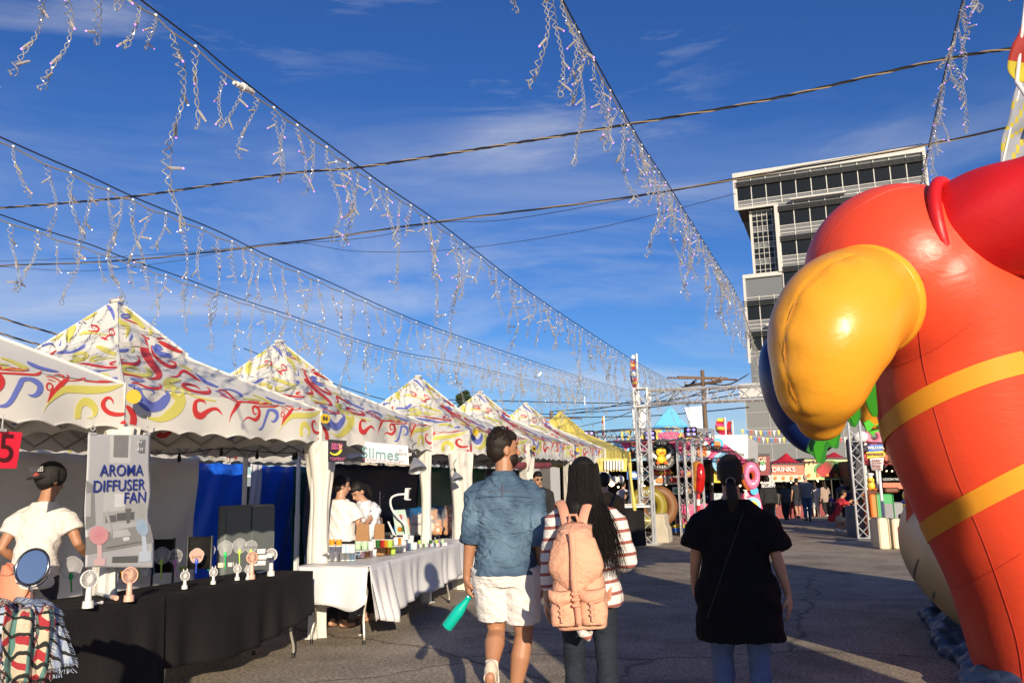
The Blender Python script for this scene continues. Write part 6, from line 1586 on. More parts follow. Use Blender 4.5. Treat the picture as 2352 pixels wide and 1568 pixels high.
tarp('tarpaulin','shaded blue tarpaulin right of the middle tent post',yb2(1560),yb2(1800),xb2+.02,1.94,BT,6,amp=.03,fr=5)
tarp('tarpaulin','narrow white tarpaulin strip between the two blue ones',yb2(1500),yb2(1570),xb2+.05,1.96,GC,3,amp=.02)
tarp('tarpaulin','slanting pale tarpaulin strip left of the gathered corner drape',yb2(1790),yb2(1835),xb2+.1,1.94,GC,5,amp=.02)
tarp('tarpaulin','dark green tarpaulin behind the two jar sellers',atx(640,1150,xb2).y,atx(845,1150,xb2+.3).y,xb2+.3,1.92,GT,5,amp=.04,fr=5)
tarp('tarpaulin','dark navy tarpaulin behind the desk lamp clamp',atx(845,1150,xb2+.2).y,atx(1060,1150,xb2+.2).y,xb2+.2,1.92,NV,7,amp=.04,fr=5)
tarp('tarpaulin','dark navy side sheet behind the plush toy tent',YB_+.1,YB_+TW+1.5,XB+.1,1.95,NV,8,amp=.05,fr=4)
tarp('tarpaulin','blue and green side sheet behind the vendor in sunglasses',YB_+TW+1.5,YB_+2*TW+2.5,XB+.1,1.95,GT,9,amp=.05,fr=4)
tarp('tarpaulin','dark sheet at the back of the last swirl tent',YB_+2*TW+2.5,YB_+4*TW,XB+.1,1.95,NV,3,amp=.05,fr=4)
m=MB();P0=atx(870,1085,-7.6)
o=tarp('tarpaulin','low blue tarpaulin sheet behind the plush toys',atx(905,1165,-7.2).y,atx(1065,1165,-7.2).y,-7.2,1.15,mat('blue_tarp_light',(.02,.16,.45),.3,var=.15,vs=4,bump=.8,bs=6),5,amp=.04,fr=6)
# side walls between stalls
m=MB();m.grid(lambda u,v:Vector((lerp(XB+.1,FRONTX-.9,u),Y1+TW+.03*math.sin(u*9),lerp(1.95,.02,v)*(1 if u<.7 else 1)-.0)),20,8)
# grey cabinet
def chair(x0,y0,x1,y1,d,label):
    a=atd(*c2(x0,y0),d);b=atd(*c2(x1,y0),d);U=vh(b-a);w_=U.length;U.normalize();N_=Vector((U.y,-U.x,0));zt=a.z;base=vh((a+b)/2)
    t=thing('folding_chair',label,'chair',base,0,'black folding canvas chairs behind the fan table')
    P=lambda u,n,z:base+U*u+N_*n+Vector((0,0,z))
    m=MB();m.grid(lambda u,v:P((u-.5)*w_,-.02-.03*math.sin(u*PI),zt-.30*v),10,4);o=m.build('backrest',BLKC,t);q=o.modifiers.new('s','SOLIDIFY');q.thickness=.006
    m=MB();m.grid(lambda u,v:P((u-.5)*w_,.42*v,.46-.02*math.sin(u*PI)),10,4);o=m.build('seat',BLKC,t);q=o.modifiers.new('s','SOLIDIFY');q.thickness=.006
    for s in(-1,1):
        m=MB();m.tube([P(s*w_/2,0,zt+.01),P(s*w_/2,0,.5),P(s*w_/2,.40,.02)],.011,6);m.build('leg',BLACK,t);m=MB();m.tube([P(s*w_/2,.42,.60),P(s*w_/2,.40,.46),P(s*w_/2,0,.02)],.011,6);m.build('leg',BLACK,t)
        m=MB();m.rbox(P(s*w_/2,.2,.63),(.05,.4,.02),.006,rz=math.atan2(-N_.x,N_.y));m.build('armrest',BLACK,t)
chair(935,695,1062,780,7.6,'black folding chair left of the hand fan lettered WRITE ON ME!')
chair(1145,680,1290,760,7.9,'black folding chair directly behind the DAVE hand fan')
a=atx(*c2(1375,490),-7.0);b=atx(*c2(1672,478),-7.0)
cb=thing('grey_cabinet','tall plain grey cabinet behind the tent post','cabinet',((a.x),(a.y+b.y)/2,0))
m=MB();m.rbox((a.x-.06,(a.y+b.y)/2,(a.z)/2),(.12,abs(b.y-a.y),a.z),.01);m.build('body',mat('cabinet_grey',(.17,.19,.19),.5,var=.08),cb,smooth=False)
m=MB()
for s in(-1,1): m.rbox((a.x+.008,(a.y+b.y)/2+s*abs(b.y-a.y)*.25,a.z/2),(.016,abs(b.y-a.y)*.48,a.z*.95),.004)
dd=m.build('door',MATS['cabinet_grey'],cb,smooth=False);m=MB();m.box((a.x+.03,(a.y+b.y)/2,a.z*.55),(.02,.02,.15));m.build('handle',CHROME,dd)
# small white boxes
for i,(x,y,w_,h_) in enumerate(((1590,765,45,30),(1598,800,45,30),(1592,835,45,30),(1640,790,30,30),(1560,845,25,15))):
    c=atd(*c2(x,y),7.1);k=7.1/F*.3775;m=MB();m.rbox(c,(w_*k*1.1,.08,h_*k*.95),.004,rz=R(35));tag(m.build('small_box',mat('box_white',(.66,.64,.60),.6),smooth=False),['topmost white product box stacked by the cabinet','second white product box stacked by the cabinet','third white product box stacked by the cabinet','white product box beside the small stack, behind the far white fan','low white box left of the stack of product boxes'][i],'box','white product boxes at the table end')
m=MB();m.box(atd(*c2(1600,895),6.95),(.001,.001,.001))
# string of bulb sockets under the valances
def sockets(pts,label):
    t=thing('bulb_string',label,'string light',pts[0]);Q=[Vector(q) for q in catmull([tuple(p) for p in pts],6)];m=MB();m.tube(Q,.006,5);m.build('cable',BLKMETAL,t)
    for p in pts:
        m=MB();p=Vector(p);m.lathe(p-Vector((0,0,.02)),[(.001,.03),(.012,.03),(.014,0),(.020,-.02),(.021,-.07),(.001,-.072)],10);s=m.build('socket',BLACK,t)
sockets([atx(*c2(x,y),-6.6) for x,y in((905,165),(1092,172),(1348,142),(1565,160),(1787,170),(1803,165))],'string of black bulb sockets under the tent behind the poster')
sockets([atx(x,y,-6.3) for x,y in((850,1032),(868,1036),(920,1040),(970,1032))],'short string of bulb sockets between the night sign and the clamp lamp')
sockets([atx(x,y,-6.0) for x,y in((700,1025),(712,1022),(722,1030))],'knot of black sockets at the left side of the corner drape')
# ---- person in cap
q=atd(84,1240,6.2);t,J,HP=person('person in a white T-shirt and backwards black cap bending over the fan table',vh(q),R(18),1.74,
 pose=dict(elbowR=(.165,.03,.655),wristR=(.150,.155,.585),elbowL=(-.135,-.03,.64),wristL=(-.10,.10,.56),chest=(0,.03,.72),neck=(0,.045,.825),head=(0,.075,.925),shL=(-.1,.035,.785),shR=(.1,.035,.785)),
 skin=SKINT,top=dict(mat=cl('white_tee',(.70,.65,.61)),sleeve=.62,hem=.47,loose=.013,flare=.03,cuff=.022,name='tee',wr=.006),bottom=dict(mat=cl('dark_trousers',(.03,.03,.04))),hair=('short',HBLK),vox=.010,headyaw=R(-24),headpitch=R(-14),hat='cap',group='people behind the stalls',bw=.88)
lb=wm(t)@HP(0,-.0850,.022);hx_=(wm(t)@HP(1,-.0715,.030)-lb).normalized();hb_=(wm(t)@HP(0,-1,.030)-lb).normalized();text('lettering','YANKEES',.052,t,lb+Vector((0,0,.012)),hx_,(0,0,1),LW,.001,sx=.8)
m=MB();m.lathe(lb+Vector((0,0,-.030)),[(.001,.004),(.022,.004),(.022,-.03)],16,rot=hb_.to_track_quat('Z','Y').to_matrix());m.build('badge',mat('badge_red',(.45,.10,.09),.6,var=.5,vs=90),t);clean(t)
# pink shopping bag and strap
c=atd(*c2(95,985),6.1);m=MB()
bg_=thing('pink_bag','salmon pink bag with a long curling strap behind the mirror','bag',vh(c))
m.loft([[c+Vector((.16*w_*math.cos(a),.09*w_*math.sin(a),z)) for a in [2*PI*i/24 for i in range(24)]] for z,w_ in((-.25,1.05),(-.1,1.0),(.08,.9),(.16,.8))]);o=m.build('bag_body',mat('salmon',(.75,.28,.17),.6,bump=.3,bs=8),bg_)
m=MB();m.tube([Vector(v) for v in catmull([tuple(atd(*c2(x,y),5.7)) for x,y in((-10,905),(40,915),(80,900),(45,850),(60,840),(150,900),(180,990),(120,1080),(30,1100),(-20,1105))],5)],[(.018,.003)]*46,8);m.build('strap',MATS['salmon'],bg_)
# ---------------------------------------------------------------- white jar table
W0=atz(716,1296,.75);Wn=atz(846,1301,.75);Wf=atz(1052,1248,.75)
WC=mat('white_tablecloth',(.74,.73,.74),.45,var=.05,bump=.5,bs=6,stretch=(1,1,.6),transl=.08)
dpt=vh(W0-Wn).length
def crn(o,a,b,U,Nn):
    P=[Vector(p) for p in (a+Vector((0,0,.755)),)]
    tip=a+U*.42+Nn*.16+Vector((0,0,.17));tip2=a+U*.08+Nn*.10+Vector((0,0,.24))
    o.grid(lambda u,v:(a+U*(-.02+u*.55)+Nn*.015+Vector((0,0,.75))).lerp((tip2.lerp(tip,min(1,u*1.15)) if u<.87 else tip.lerp(a+U*.60+Nn*.06+Vector((0,0,.36)),(u-.87)/.13)),v)+Nn*(.035*math.sin(u*15)*v),22,12)
    def nearside(u,v):
        z=.752-v*(.30+.10*math.sin(u*PI*1.0+.4)+.03*math.sin(u*9))
        return a-Nn*(u*dpt)-U*(.012+.05*v+.018*math.sin(u*13)*v)+Vector((0,0,z))
    o.grid(nearside,30,10)
ob,a_,b_,U2,N2=cloth_table('tablecloth','white plastic cloth over the jar table with a hanging pointed corner',Wn,Wf,dpt,.757,.45,WC,seed=2,hemfn=lambda u:.52-.10*u+.015*math.sin(u*11) if u>.0 else .5,back=.5,side=(0,.3),corner=crn)
folding_table('folding table under the white plastic cloth, bent legs showing',Wn,Wf,dpt,.745)
# second white cloth edge further along
cloth_table('tablecloth','small white table cloth past the jar table, behind the man',atz(1010,1250,.75)+Vector((0,.1,0)),atz(1075,1236,.75)+Vector((.0,.2,0)),.5,.74,.5,WC,seed=9,side=(.4,.3))
def pt4(x,y): return ((1100+x/2.1456)*.5742,(2000+y/2.1456)*.5742)
def onw(x,y,z): return atz(*pt4(x,y),z)
JM={k:mat('jar_'+k,c,.25,var=.03,trans=0) for k,c in dict(white=(.76,.74,.72),mint=(.45,.68,.42),blue=(.48,.66,.76),pink=(.78,.52,.58),cream=(.78,.74,.55),green=(.02,.10,.02),red=(.35,.01,.01),amber=(.50,.18,.01),lime=(.40,.55,.08),orange=(.80,.34,.03)).items()}
LIDM=mat('jar_lid',(.80,.79,.77),.12,alpha=.75,spec=.8)
jarmesh={}
def jar(x,y,z0,col,r,h,ft,lb):
    p=onw(x,y,z0)
    key=(col,round(r,3),round(h,3))
    t=thing('slime_jar',lb,'jar',p,0,'small lidded jars on the white table')
    if key not in jarmesh:
        m=MB();m.lathe((0,0,0),[(.001,0),(r*.86,0),(r*.9,.004),(r,h*.92),(r*.9,h*.92),(.001,h*.9)],16);o=m.build('cup',JM[col],None,auto=40);m=MB();m.lathe((0,0,0),[(r*1.0,h*.90),(r*1.07,h*.91),(r*1.07,h*.99),(r*.9,h),(.001,h)],16);o2=m.build('lid',LIDM,None,auto=40)
        jarmesh[key]=(o.data,o2.data);bpy.data.objects.remove(o);bpy.data.objects.remove(o2)
    for nm,me in zip(('cup','lid'),jarmesh[key]):
        o=bpy.data.objects.new(nm,me);COL.objects.link(o);o.parent=t
CN=dict(white='white',mint='mint green',blue='pale blue',pink='pink',cream='cream',green='dark green',red='deep red',amber='amber',lime='lime',orange='orange')
rows=[ # (crop4 x,y of the base, height in crop px, colour)
 (518,[(478,'white'),(523,'white'),(582,'white'),(630,'white'),(664,'blue')]),
 (492,[(702,'white'),(722,'blue'),(750,'pink')]),(486,[(795,'mint'),(826,'pink'),(846,'white')]),(462,[(884,'cream'),(915,'green'),(945,'red'),(975,'amber'),(1012,'lime')]),
 (440,[(1045,'cream'),(1068,'cream'),(1100,'white')]),(420,[(1128,'pink'),(1160,'blue'),(1196,'white')])]
tv=[(450,[(490,'white'),(550,'white'),(592,'white'),(625,'blue'),(662,'white')]),(420,[(712,'mint'),(770,'mint'),(825,'white')]),(402,[(852,'white'),(885,'green'),(928,'red'),(958,'amber'),(988,'lime')]),(380,[(1040,'white'),(1080,'amber'),(1103,'white')]),(365,[(1140,'blue'),(1168,'white')]),(385,[(488,'orange'),(548,'orange')])]
ZW=.766
for ri,(y,js) in enumerate(rows):
    for i,(x,c) in enumerate(js): jar(x,y,ZW,c,.034,.085,.3,'%s jar on the lower tier, %s'%(CN[c],['at the near end of the row','before the stacked dark jars','next to the pink one','in the stretch of coloured jars','among the pale jars in the middle','at the far end of the row'][ri]))
for ri,(y,js) in enumerate(tv):
    for i,(x,c) in enumerate(js):
        yy=y+ (68 if ri<5 else 130);p=onw(x,yy,ZW);d_=.0
        jar(x,y,ZW+.105 if ri<5 else ZW+.205,c,.034 if ri<5 else .030,.085 if ri<5 else .06,0,'%s jar on the upper tier, %s'%(CN[c],['at the near end','beside the mint ones','in the dark coloured stretch','in the middle of the tier','at the far end','stacked on top at the near end'][ri]))
for i,x in enumerate((1240,1262,1285,1310,1335,1360,1385,1412,1438,1465)):
    jar(x,402-i*1.2,ZW,['white','cream','mint','white','pink','blue','white','pink','white','white'][i],.022,.045,0,'tiny %s jar in the far row of tiny jars'%CN[['white','cream','mint','white','pink','blue','white','pink','white','white'][i]])
    if i in(0,2,4,6,8): jar(x,375-i*1.2,ZW+.052,['lime','cream','green','lime','mint'][i//2],.022,.045,0,'tiny %s jar stacked on the far row of tiny jars'%CN[['lime','cream','green','lime','mint'][i//2]])
# clear shelf boards carrying the upper tier
for (xa,ya_,xb,yb_) in ((465,452,865,424),(862,404,1110,386)):
    a=onw(xa,ya_,ZW+.098);b=onw(xb,yb_,ZW+.098);d=vh(b-a);m=MB();m.box((a+b)/2+Vector((-.04,0,0)),(d.length+.03,.14,.006),rz=math.atan2(d.y,d.x));tag(m.build('shelf_board',mat('board_white',(.8,.8,.8),.2,alpha=.8),smooth=False),'clear white shelf board under the '+('nearer' if xa<500 else 'farther')+' upper tier of jars','shelf')
p=onw(755,490,ZW);m=MB();m.ball(p+Vector((0,0,.012)),(.018,.012,.012),10,8);m.ball(p+Vector((.012,.01,.022)),.008,8,6);tag(m.build('red_figurine',mat('glossy_red',(.6,.01,.01),.2)),'tiny glossy red figurine in front of the pink jar','figurine')
m=MB();a=onw(575,522,ZW+.002);b=onw(830,505,ZW+.002);c=onw(900,518,ZW+.002);d=onw(640,530,ZW+.002)
# kraft bags
def kraft(x0,x1,y0,y1,d,label):
    a=atd(*pt4(x0,y1),d);b=atd(*pt4(x1,y1),d);zt=atd(*pt4(x0,y0),d).z;U=vh(b-a);w_=U.length;U.normalize();N_=Vector((U.y,-U.x,0));c=(a+b)/2;z0=ZW;h_=zt-z0
    t=thing('paper_bag',label,'paper bag',(c.x,c.y,z0),0,'brown paper bags behind the jars')
    P=lambda u,n,z:Vector((c.x,c.y,0))+U*u+N_*n+Vector((0,0,z));K=mat('kraft',(.33,.17,.07),.8,var=.08,bump=.2,bs=20)
    m=MB();R0=[P(-w_/2,.045,z0),P(w_/2,.045,z0),P(w_/2,-.045,z0),P(-w_/2,-.045,z0)];R1=[P(-w_*.42,.006,zt),P(w_*.42,.006,zt),P(w_*.42,-.006,zt),P(-w_*.42,-.006,zt)];m.loft([R0,R1]);m.build('bag_body',K,t,smooth=False)
    m=MB();m.lathe(P(.0,.030,z0+h_*.42),[(.001,.002),(.022,.002),(.022,-.006)],16,rot=(N_+Vector((0,0,.2))).to_track_quat('Z','Y').to_matrix());m.build('round_sticker',JM['white'],t)
    for s in(-1,1):
        m=MB();m.tube([Vector(q) for q in catmull([tuple(P(-w_*.2,s*.006,zt-.02)),tuple(P(-w_*.17,s*.02,zt+.06)),tuple(P(w_*.17,s*.02,zt+.06)),tuple(P(w_*.2,s*.006,zt-.02))],4)],.0025,5);m.build('handle',K,t)
kraft(690,815,205,345,9.0,'brown paper bag with a round sticker, left of the pair');kraft(848,945,205,320,9.3,'narrower brown paper bag, right of the pair')
# gooseneck phone holder
t=thing('phone_holder','white gooseneck holder clamped to the jar table with an empty phone clamp','phone holder',onw(1125,300,ZW))
P=[atd(*((1100+x/2.4125)*.5742,(1600+y/2.4125)*.5742),9.3) for x,y in((1268,1300),(1250,1200),(1190,1130),(1140,1070),(1115,1000),(1125,940),(1180,912),(1255,905))]
m=MB();m.tube([Vector(q) for q in catmull([tuple(p) for p in P],6)],.012,8);m.build('gooseneck',W_WHITE,t);e=P[-1];m=MB();X=RT;m.box(e+X*.02,(.04,.03,.12),rot=Euler((0,R(6),0)).to_matrix());m.box(e+X*.035+Vector((0,0,.06)),(.06,.03,.012));m.box(e+X*.035+Vector((0,0,-.06)),(.06,.03,.012));m.build('clamp',W_WHITE,t,smooth=False)
m=MB();m.box(P[0]-Vector((0,0,.02)),(.06,.05,.06));m.build('base_clamp',W_WHITE,t,smooth=False)
# menu board
def quad_board(name,label,pts,d,mt,cat,th=.01):
    t=thing(name,label,cat,vh(atd(*pts[3],d)));P=[atd(x,y,d) for x,y in pts];m=MB();m.prism(P,FW*th);m.build('board',mt,t,smooth=False);return t,P
pc3=lambda x,y:((1100+x/2.4125)*.5742,(1600+y/2.4125)*.5742)
t,P=quad_board('menu_board','pale green menu board with round colour swatches behind the gooseneck',[pc3(1130,1060),pc3(1255,1055),pc3(1305,1300),pc3(1170,1300)],9.4,mat('menu_green',(.42,.56,.48),.6,var=.05),'menu board')
for i,(x,y,c) in enumerate(((1185,1130,'pink'),(1210,1128,'red'),(1235,1127,'pink'),(1195,1190,'cream'),(1245,1180,'white'),(1205,1245,'amber'),(1235,1243,'green'))):
    p=atd(*pc3(x,y),9.39);m=MB();m.lathe(p,[(.001,.001),(.028,.001),(.028,-.004)],14,rot=(-FW).to_track_quat('Z','Y').to_matrix());m.build('swatch',JM[c],t)
t,P=quad_board('photo_frame','leaning white frame seen from behind at the seller\'s side',[pc3(1085,1170),pc3(1100,1170),pc3(1162,1300),pc3(1140,1300)],9.2,W_WHITE,'frame')
# hanging signs
t,P=quad_board('night_sign','black hanging sign with a yellow moon and OPEN in pink',[pc3(512,378),pc3(690,392),pc3(688,592),pc3(510,594)],8.45,mat('sign_black',(.015,.012,.02),.5),'sign')
m=MB();cc=atd(*pc3(600,470),8.43);rot=Matrix((RT,UP,-FW)).transposed();out=[];k=8.43/F*.5742/2.4125
for a in [R(-140)+R(185)*i/16 for i in range(17)]: out.append((66*math.cos(a)-18,62*math.sin(a)-0))
for a in [R(45)-R(185)*i/16 for i in range(17)]: out.append((52*math.cos(a)-28,56*math.sin(a)+10))
PP_=[cc+RT*(x*k)+UP*(y*k) for x,y in out];m.add(PP_,[(i,i+1,33-i-1,33-i) for i in range(16)]);m.build('moon',mat('moon_yellow',(.75,.62,.05),.5),t,smooth=False)
PK=mat('ink_pink',(.60,.12,.28),.5);text('lettering','Night',.05,t,atd(*pc3(600,430),8.42),RT,UP,PK,.001,bold=.001);text('lettering','Slimes',.045,t,atd(*pc3(595,460),8.42),RT,UP,PK,.001,bold=.001);text('lettering','*OPEN*',.045,t,atd(*pc3(603,567),8.42),RT,UP,PK,.001)
t,P=quad_board('slimes_sign','white hanging sign reading Slimes in teal script',[pc3(865,400),pc3(1283,440),pc3(1293,620),pc3(868,594)],9.0,mat('paper_white',(.72,.72,.72),.6,var=.03),'sign')
TE=mat('ink_teal',(.16,.34,.36),.5);Xd=(P[1]-P[0]).normalized();text('lettering','Slimes',.165,t,atd(*pc3(1018,520),8.98),Xd,UP,TE,.001,sx=1.0);text('lettering','#slimes #slippery #crunchy #clear #cloud',.024,t,atd(*pc3(1025,582),8.98),Xd,UP,PK,.001)
text('lettering','Buy',.026,t,atd(*pc3(1215,480),8.98),Xd,UP,PK,.001);text('lettering','Two slimes and get\nanything $1 off',.017,t,atd(*pc3(1218,515),8.98),Xd,UP,g(.2),.001);text('lettering','@slimes',.018,t,atd(*pc3(1225,588),8.98),Xd,UP,g(.2),.001)
# clamp reflector lamps
def clamp_lamp(x,y,d,s,label):
    c=atd(x,y,d);ax=Vector((.35,-.2,-.85)).normalized();fx,fy=frame(ax);rot=Matrix((fx,fy,ax)).transposed();t=thing('clamp_lamp',label,'lamp',c,0,'clip-on reflector lamps in the stalls')
    m=MB();m.lathe(c,[(.022*s,-.09*s),(.03*s,-.07*s),(.055*s,-.04*s),(.09*s,.03*s),(.105*s,.07*s),(.11*s,.07*s),(.095*s,.03*s),(.06*s,-.035*s),(.035*s,-.06*s)],24,rot=rot);m.build('reflector',mat('dull_reflector',(.55,.55,.55),.45,.7),t);m=MB();m.tube([c-ax*.16*s,c-ax*.07*s],.022*s,10);m.tube([c-ax*.15*s,c-ax*.2*s+Vector((0,0,.05)),c+Vector((0,0,.25))],.006,6);m.build('socket',BLACK,t)
clamp_lamp(*pc3(1365,625),9.3,.95,'chrome clamp lamp hanging right of the Slimes sign');clamp_lamp(*pc3(1752,735),12.0,.8,'chrome clamp lamp hanging behind the plush toy tent drape')
# sellers
q=atd(783,1150,9.3);t,J,HP=person('jar seller with pinned dark hair in a white blouse, back to the street',vh(q),R(-8),1.66,
 pose=dict(elbowR=(.150,.03,.64),wristR=(.12,.15,.69),elbowL=(-.13,.02,.64),wristL=(-.08,.13,.62)),skin=SKIN,top=dict(mat=cl('white_blouse',(.78,.73,.70)),sleeve=.62,hem=.565,loose=.016,flare=.05,cuff=.024,name='blouse',wr=.005),bottom=dict(mat=cl('black_trousers',(.012,.012,.012))),hair=('bun',HBLK),vox=.011,headyaw=R(-35),headpitch=R(-10),group='people behind the stalls',face=True);clean(t)
q=atd(850,1160,9.75);DOT=cl('dotted_shirt',(.68,.69,.74));nt=DOT.node_tree;b=nt.nodes['Principled BSDF'];v=nt.nodes.new('ShaderNodeTexVoronoi');v.inputs['Scale'].default_value=13;tcx=nt.nodes.new('ShaderNodeTexCoord');nt.links.new(tcx.outputs['Object'],v.inputs[0]);r_=nt.nodes.new('ShaderNodeValToRGB');r_.color_ramp.interpolation='CONSTANT';r_.color_ramp.elements[0].color=(.05,.05,.08,1);r_.color_ramp.elements[1].position=.13;r_.color_ramp.elements[1].color=(.68,.69,.74,1);nt.links.new(v.outputs['Distance'],r_.inputs[0]);nt.links.new(r_.outputs[0],b.inputs['Base Color'])
t,J,HP=person('jar seller in a dotted white shirt dress, looking down',vh(q),R(140),1.64,
 pose=dict(chest=(0,.02,.72),neck=(0,.045,.82),head=(0,.095,.895),elbowR=(.13,.02,.64),wristR=(.05,.13,.63),elbowL=(-.14,.04,.63),wristL=(-.12,.10,.50)),skin=SKIN,top=dict(mat=DOT,sleeve=1.7,hem=.40,loose=.016,flare=.06,cuff=.016,name='shirt_dress',wr=.006),bottom=dict(mat=cl('black_trousers',(.012,.012,.012))),hair=('pony',HBLK),vox=.011,headyaw=R(20),headpitch=R(-42),group='people behind the stalls',face=True);clean(t)
# bags under the white table
t=thing('duffel_bag','dark grey holdall with pale straps on the ground under the white table','bag',onw(600,1100,0))
c=onw(575,1100,0)+Vector((-.35,.25,0));m=MB();m.rbox(c+Vector((0,0,.24)),(.45,.65,.46),.09,rz=R(20));o=m.build('bag_body',mat('bag_charcoal',(.045,.042,.045),.75,bump=.5,bs=9),t);o.modifiers.new('b','BEVEL').width=.04
for s in(-1,1):
    m=MB();m.box(c+Vector((.235,s*.16+.04,.25)),(.012,.04,.44),rz=R(20));m.build('strap',mat('strap_grey',(.38,.36,.33),.7),t,smooth=False)
m=MB();rg=random.Random(8);c=onw(730,1020,0)
for i in range(26):
    p=c+Vector((rg.uniform(-.1,.1),rg.uniform(-.08,.08),rg.uniform(.01,.22)));m.add([p+Vector((rg.uniform(-.05,.05),rg.uniform(-.05,.05),rg.uniform(-.04,.04))) for _ in range(3)],[(0,1,2)])
tag(m.build('foil_wrap',mat('foil',(.8,.8,.82),.12,1,var=0),smooth=False),'crumpled silver foil under the white table, beside the bent table leg','foil')
m=MB();m.rbox(onw(800,960,0)+Vector((-.3,.5,.22)),(.35,.3,.42),.03,rz=R(20));o=m.build('green_sack',mat('sack_green',(.012,.05,.03),.6,bump=.5,bs=8));tag(o,'dark green sack standing behind the foil under the white table','sack')
m=MB();m.box(atz(*pt4(738,1157),0)+Vector((0,0,.006)),(.05,.022,.012),rz=R(60));tag(m.build('paper_scrap',mat('paper_scrap',(.7,.68,.62),.8)),'tiny white scrap of paper on the asphalt near the table leg','litter')
# plush toys in clear bags on a dotted cloth
PD=mat('polka',(.02,.02,.02),.7,var=0);nt=PD.node_tree;b=nt.nodes['Principled BSDF'];v=nt.nodes.new('ShaderNodeTexVoronoi');v.inputs['Scale'].default_value=11;v.inputs['Randomness'].default_value=.25;tcx=nt.nodes.new('ShaderNodeTexCoord');nt.links.new(tcx.outputs['Object'],v.inputs[0]);r_=nt.nodes.new('ShaderNodeValToRGB');r_.color_ramp.interpolation='CONSTANT';r_.color_ramp.elements[0].color=(.72,.7,.68,1);r_.color_ramp.elements[1].position=.30;r_.color_ramp.elements[1].color=(.012,.012,.014,1);nt.links.new(v.outputs['Distance'],r_.inputs[0]);nt.links.new(r_.outputs[0],b.inputs['Base Color'])
dP=13.2
pa=atd(905,1236,dP+.2);pb=atd(1235,1262,dP+1.2)
Zp=atd(1000,1228,dP).z
cloth_table('tablecloth','black cloth with white polka dots under the plush toys',Vector((pa.x,pa.y,0)),atz(1262,1243,Zp)+Vector((0,2.6,0)) if False else vh(atd(1240,1230,16.5)),.8,Zp,.75,PD,seed=3,side=(.7,.6))
PLAS=mat('cellophane',(.85,.85,.85),.06,var=0,alpha=.14,bump=.8,bs=9,spec=1.0)
def plush(x,y,r,cols,label,scarf_c=None):
    """seated toy animal with round ears, inside a clear bag"""
    c=atd(x,y,dP-.05);k=r*dP/F;f=(-FW);f=Vector((f.x,f.y,0)).normalized();X=Vector((-f.y,f.x,0));Z=Vector((0,0,1));c.z=Zp+k*1.0
    t=thing('plush_toy',label,'plush toy',(c.x,c.y,Zp),0,'plush animals wrapped in clear bags');P=lambda a,b_,z:c+X*a*k+f*b_*k+Z*z*k
    A=mat('plush_'+cols[0],dict(tan=(.50,.24,.10),white=(.72,.68,.62),orange=(.75,.25,.06),brown=(.42,.22,.12))[cols[0]],.95,bump=.6,bs=60,sheen=.4);B=mat('plush_cream',(.78,.68,.54),.95,bump=.6,bs=60)
    m=MB();m.ball(P(0,0,-.35),(.62*k,.55*k,.62*k),18,12);m.ball(P(0,.05,.5),(.56*k,.50*k,.48*k),18,12)
    for s in(-1,1): m.ball(P(s*.42,0,.92),(.17*k,.10*k,.17*k),10,8);m.tube([P(s*.5,.15,.0),P(s*.55,.42,-.35)],[.17*k,.15*k],10,rnd=True);m.tube([P(s*.35,.2,-.75),P(s*.42,.65,-.82)],[.22*k,.19*k],10,rnd=True)
    o=m.build('body',A,t);remesh(o,.02,2)
    m=MB();m.ball(P(0,.42,.38),(.26*k,.17*k,.19*k),14,10);m.ball(P(0,.35,-.35),(.36*k,.22*k,.40*k),14,10);m.build('muzzle_and_belly',B,t)
    for s in(-1,1): m=MB();m.ball(P(s*.2,.50,.62),.045*k,8,6);m.build('eye',BLACK,t)
    m=MB();m.ball(P(0,.60,.44),(.06*k,.04*k,.045*k),8,6);m.build('nose',BLACK,t)
    if scarf_c: m=MB();m.torus(P(0,.08,.08),.46*k,.10*k,24,8);m.build('neckerchief',mat('kerchief_'+scarf_c,dict(pink=(.75,.25,.28),grey=(.25,.24,.30))[scarf_c],.8),t)
    m=MB();m.ball(P(0,.1,.05),(.78*k,.75*k,1.10*k),20,14);o=m.build('clear_bag',PLAS,t);wrinkle(o,.02,lambda x,y,z:math.sin(x*50+z*33)*math.sin(z*41-y*37))
plush(1040,1203,33,('tan',),'large tan plush bear with a pink kerchief, rightmost in its bag','pink');plush(990,1206,29,('tan',),'tan plush bear with a grey kerchief behind the tent leg','grey');plush(957,1212,24,('white',),'white plush animal with a grey kerchief in a clear bag','grey')
plush(932,1206,20,('orange',),'small orange plush animal, leftmost of the bagged toys');plush(1005,1180,18,('orange',),'orange plush head poking up above the tan bears');plush(1232,1192,16,('orange',),'orange plush animal seen between the couple')
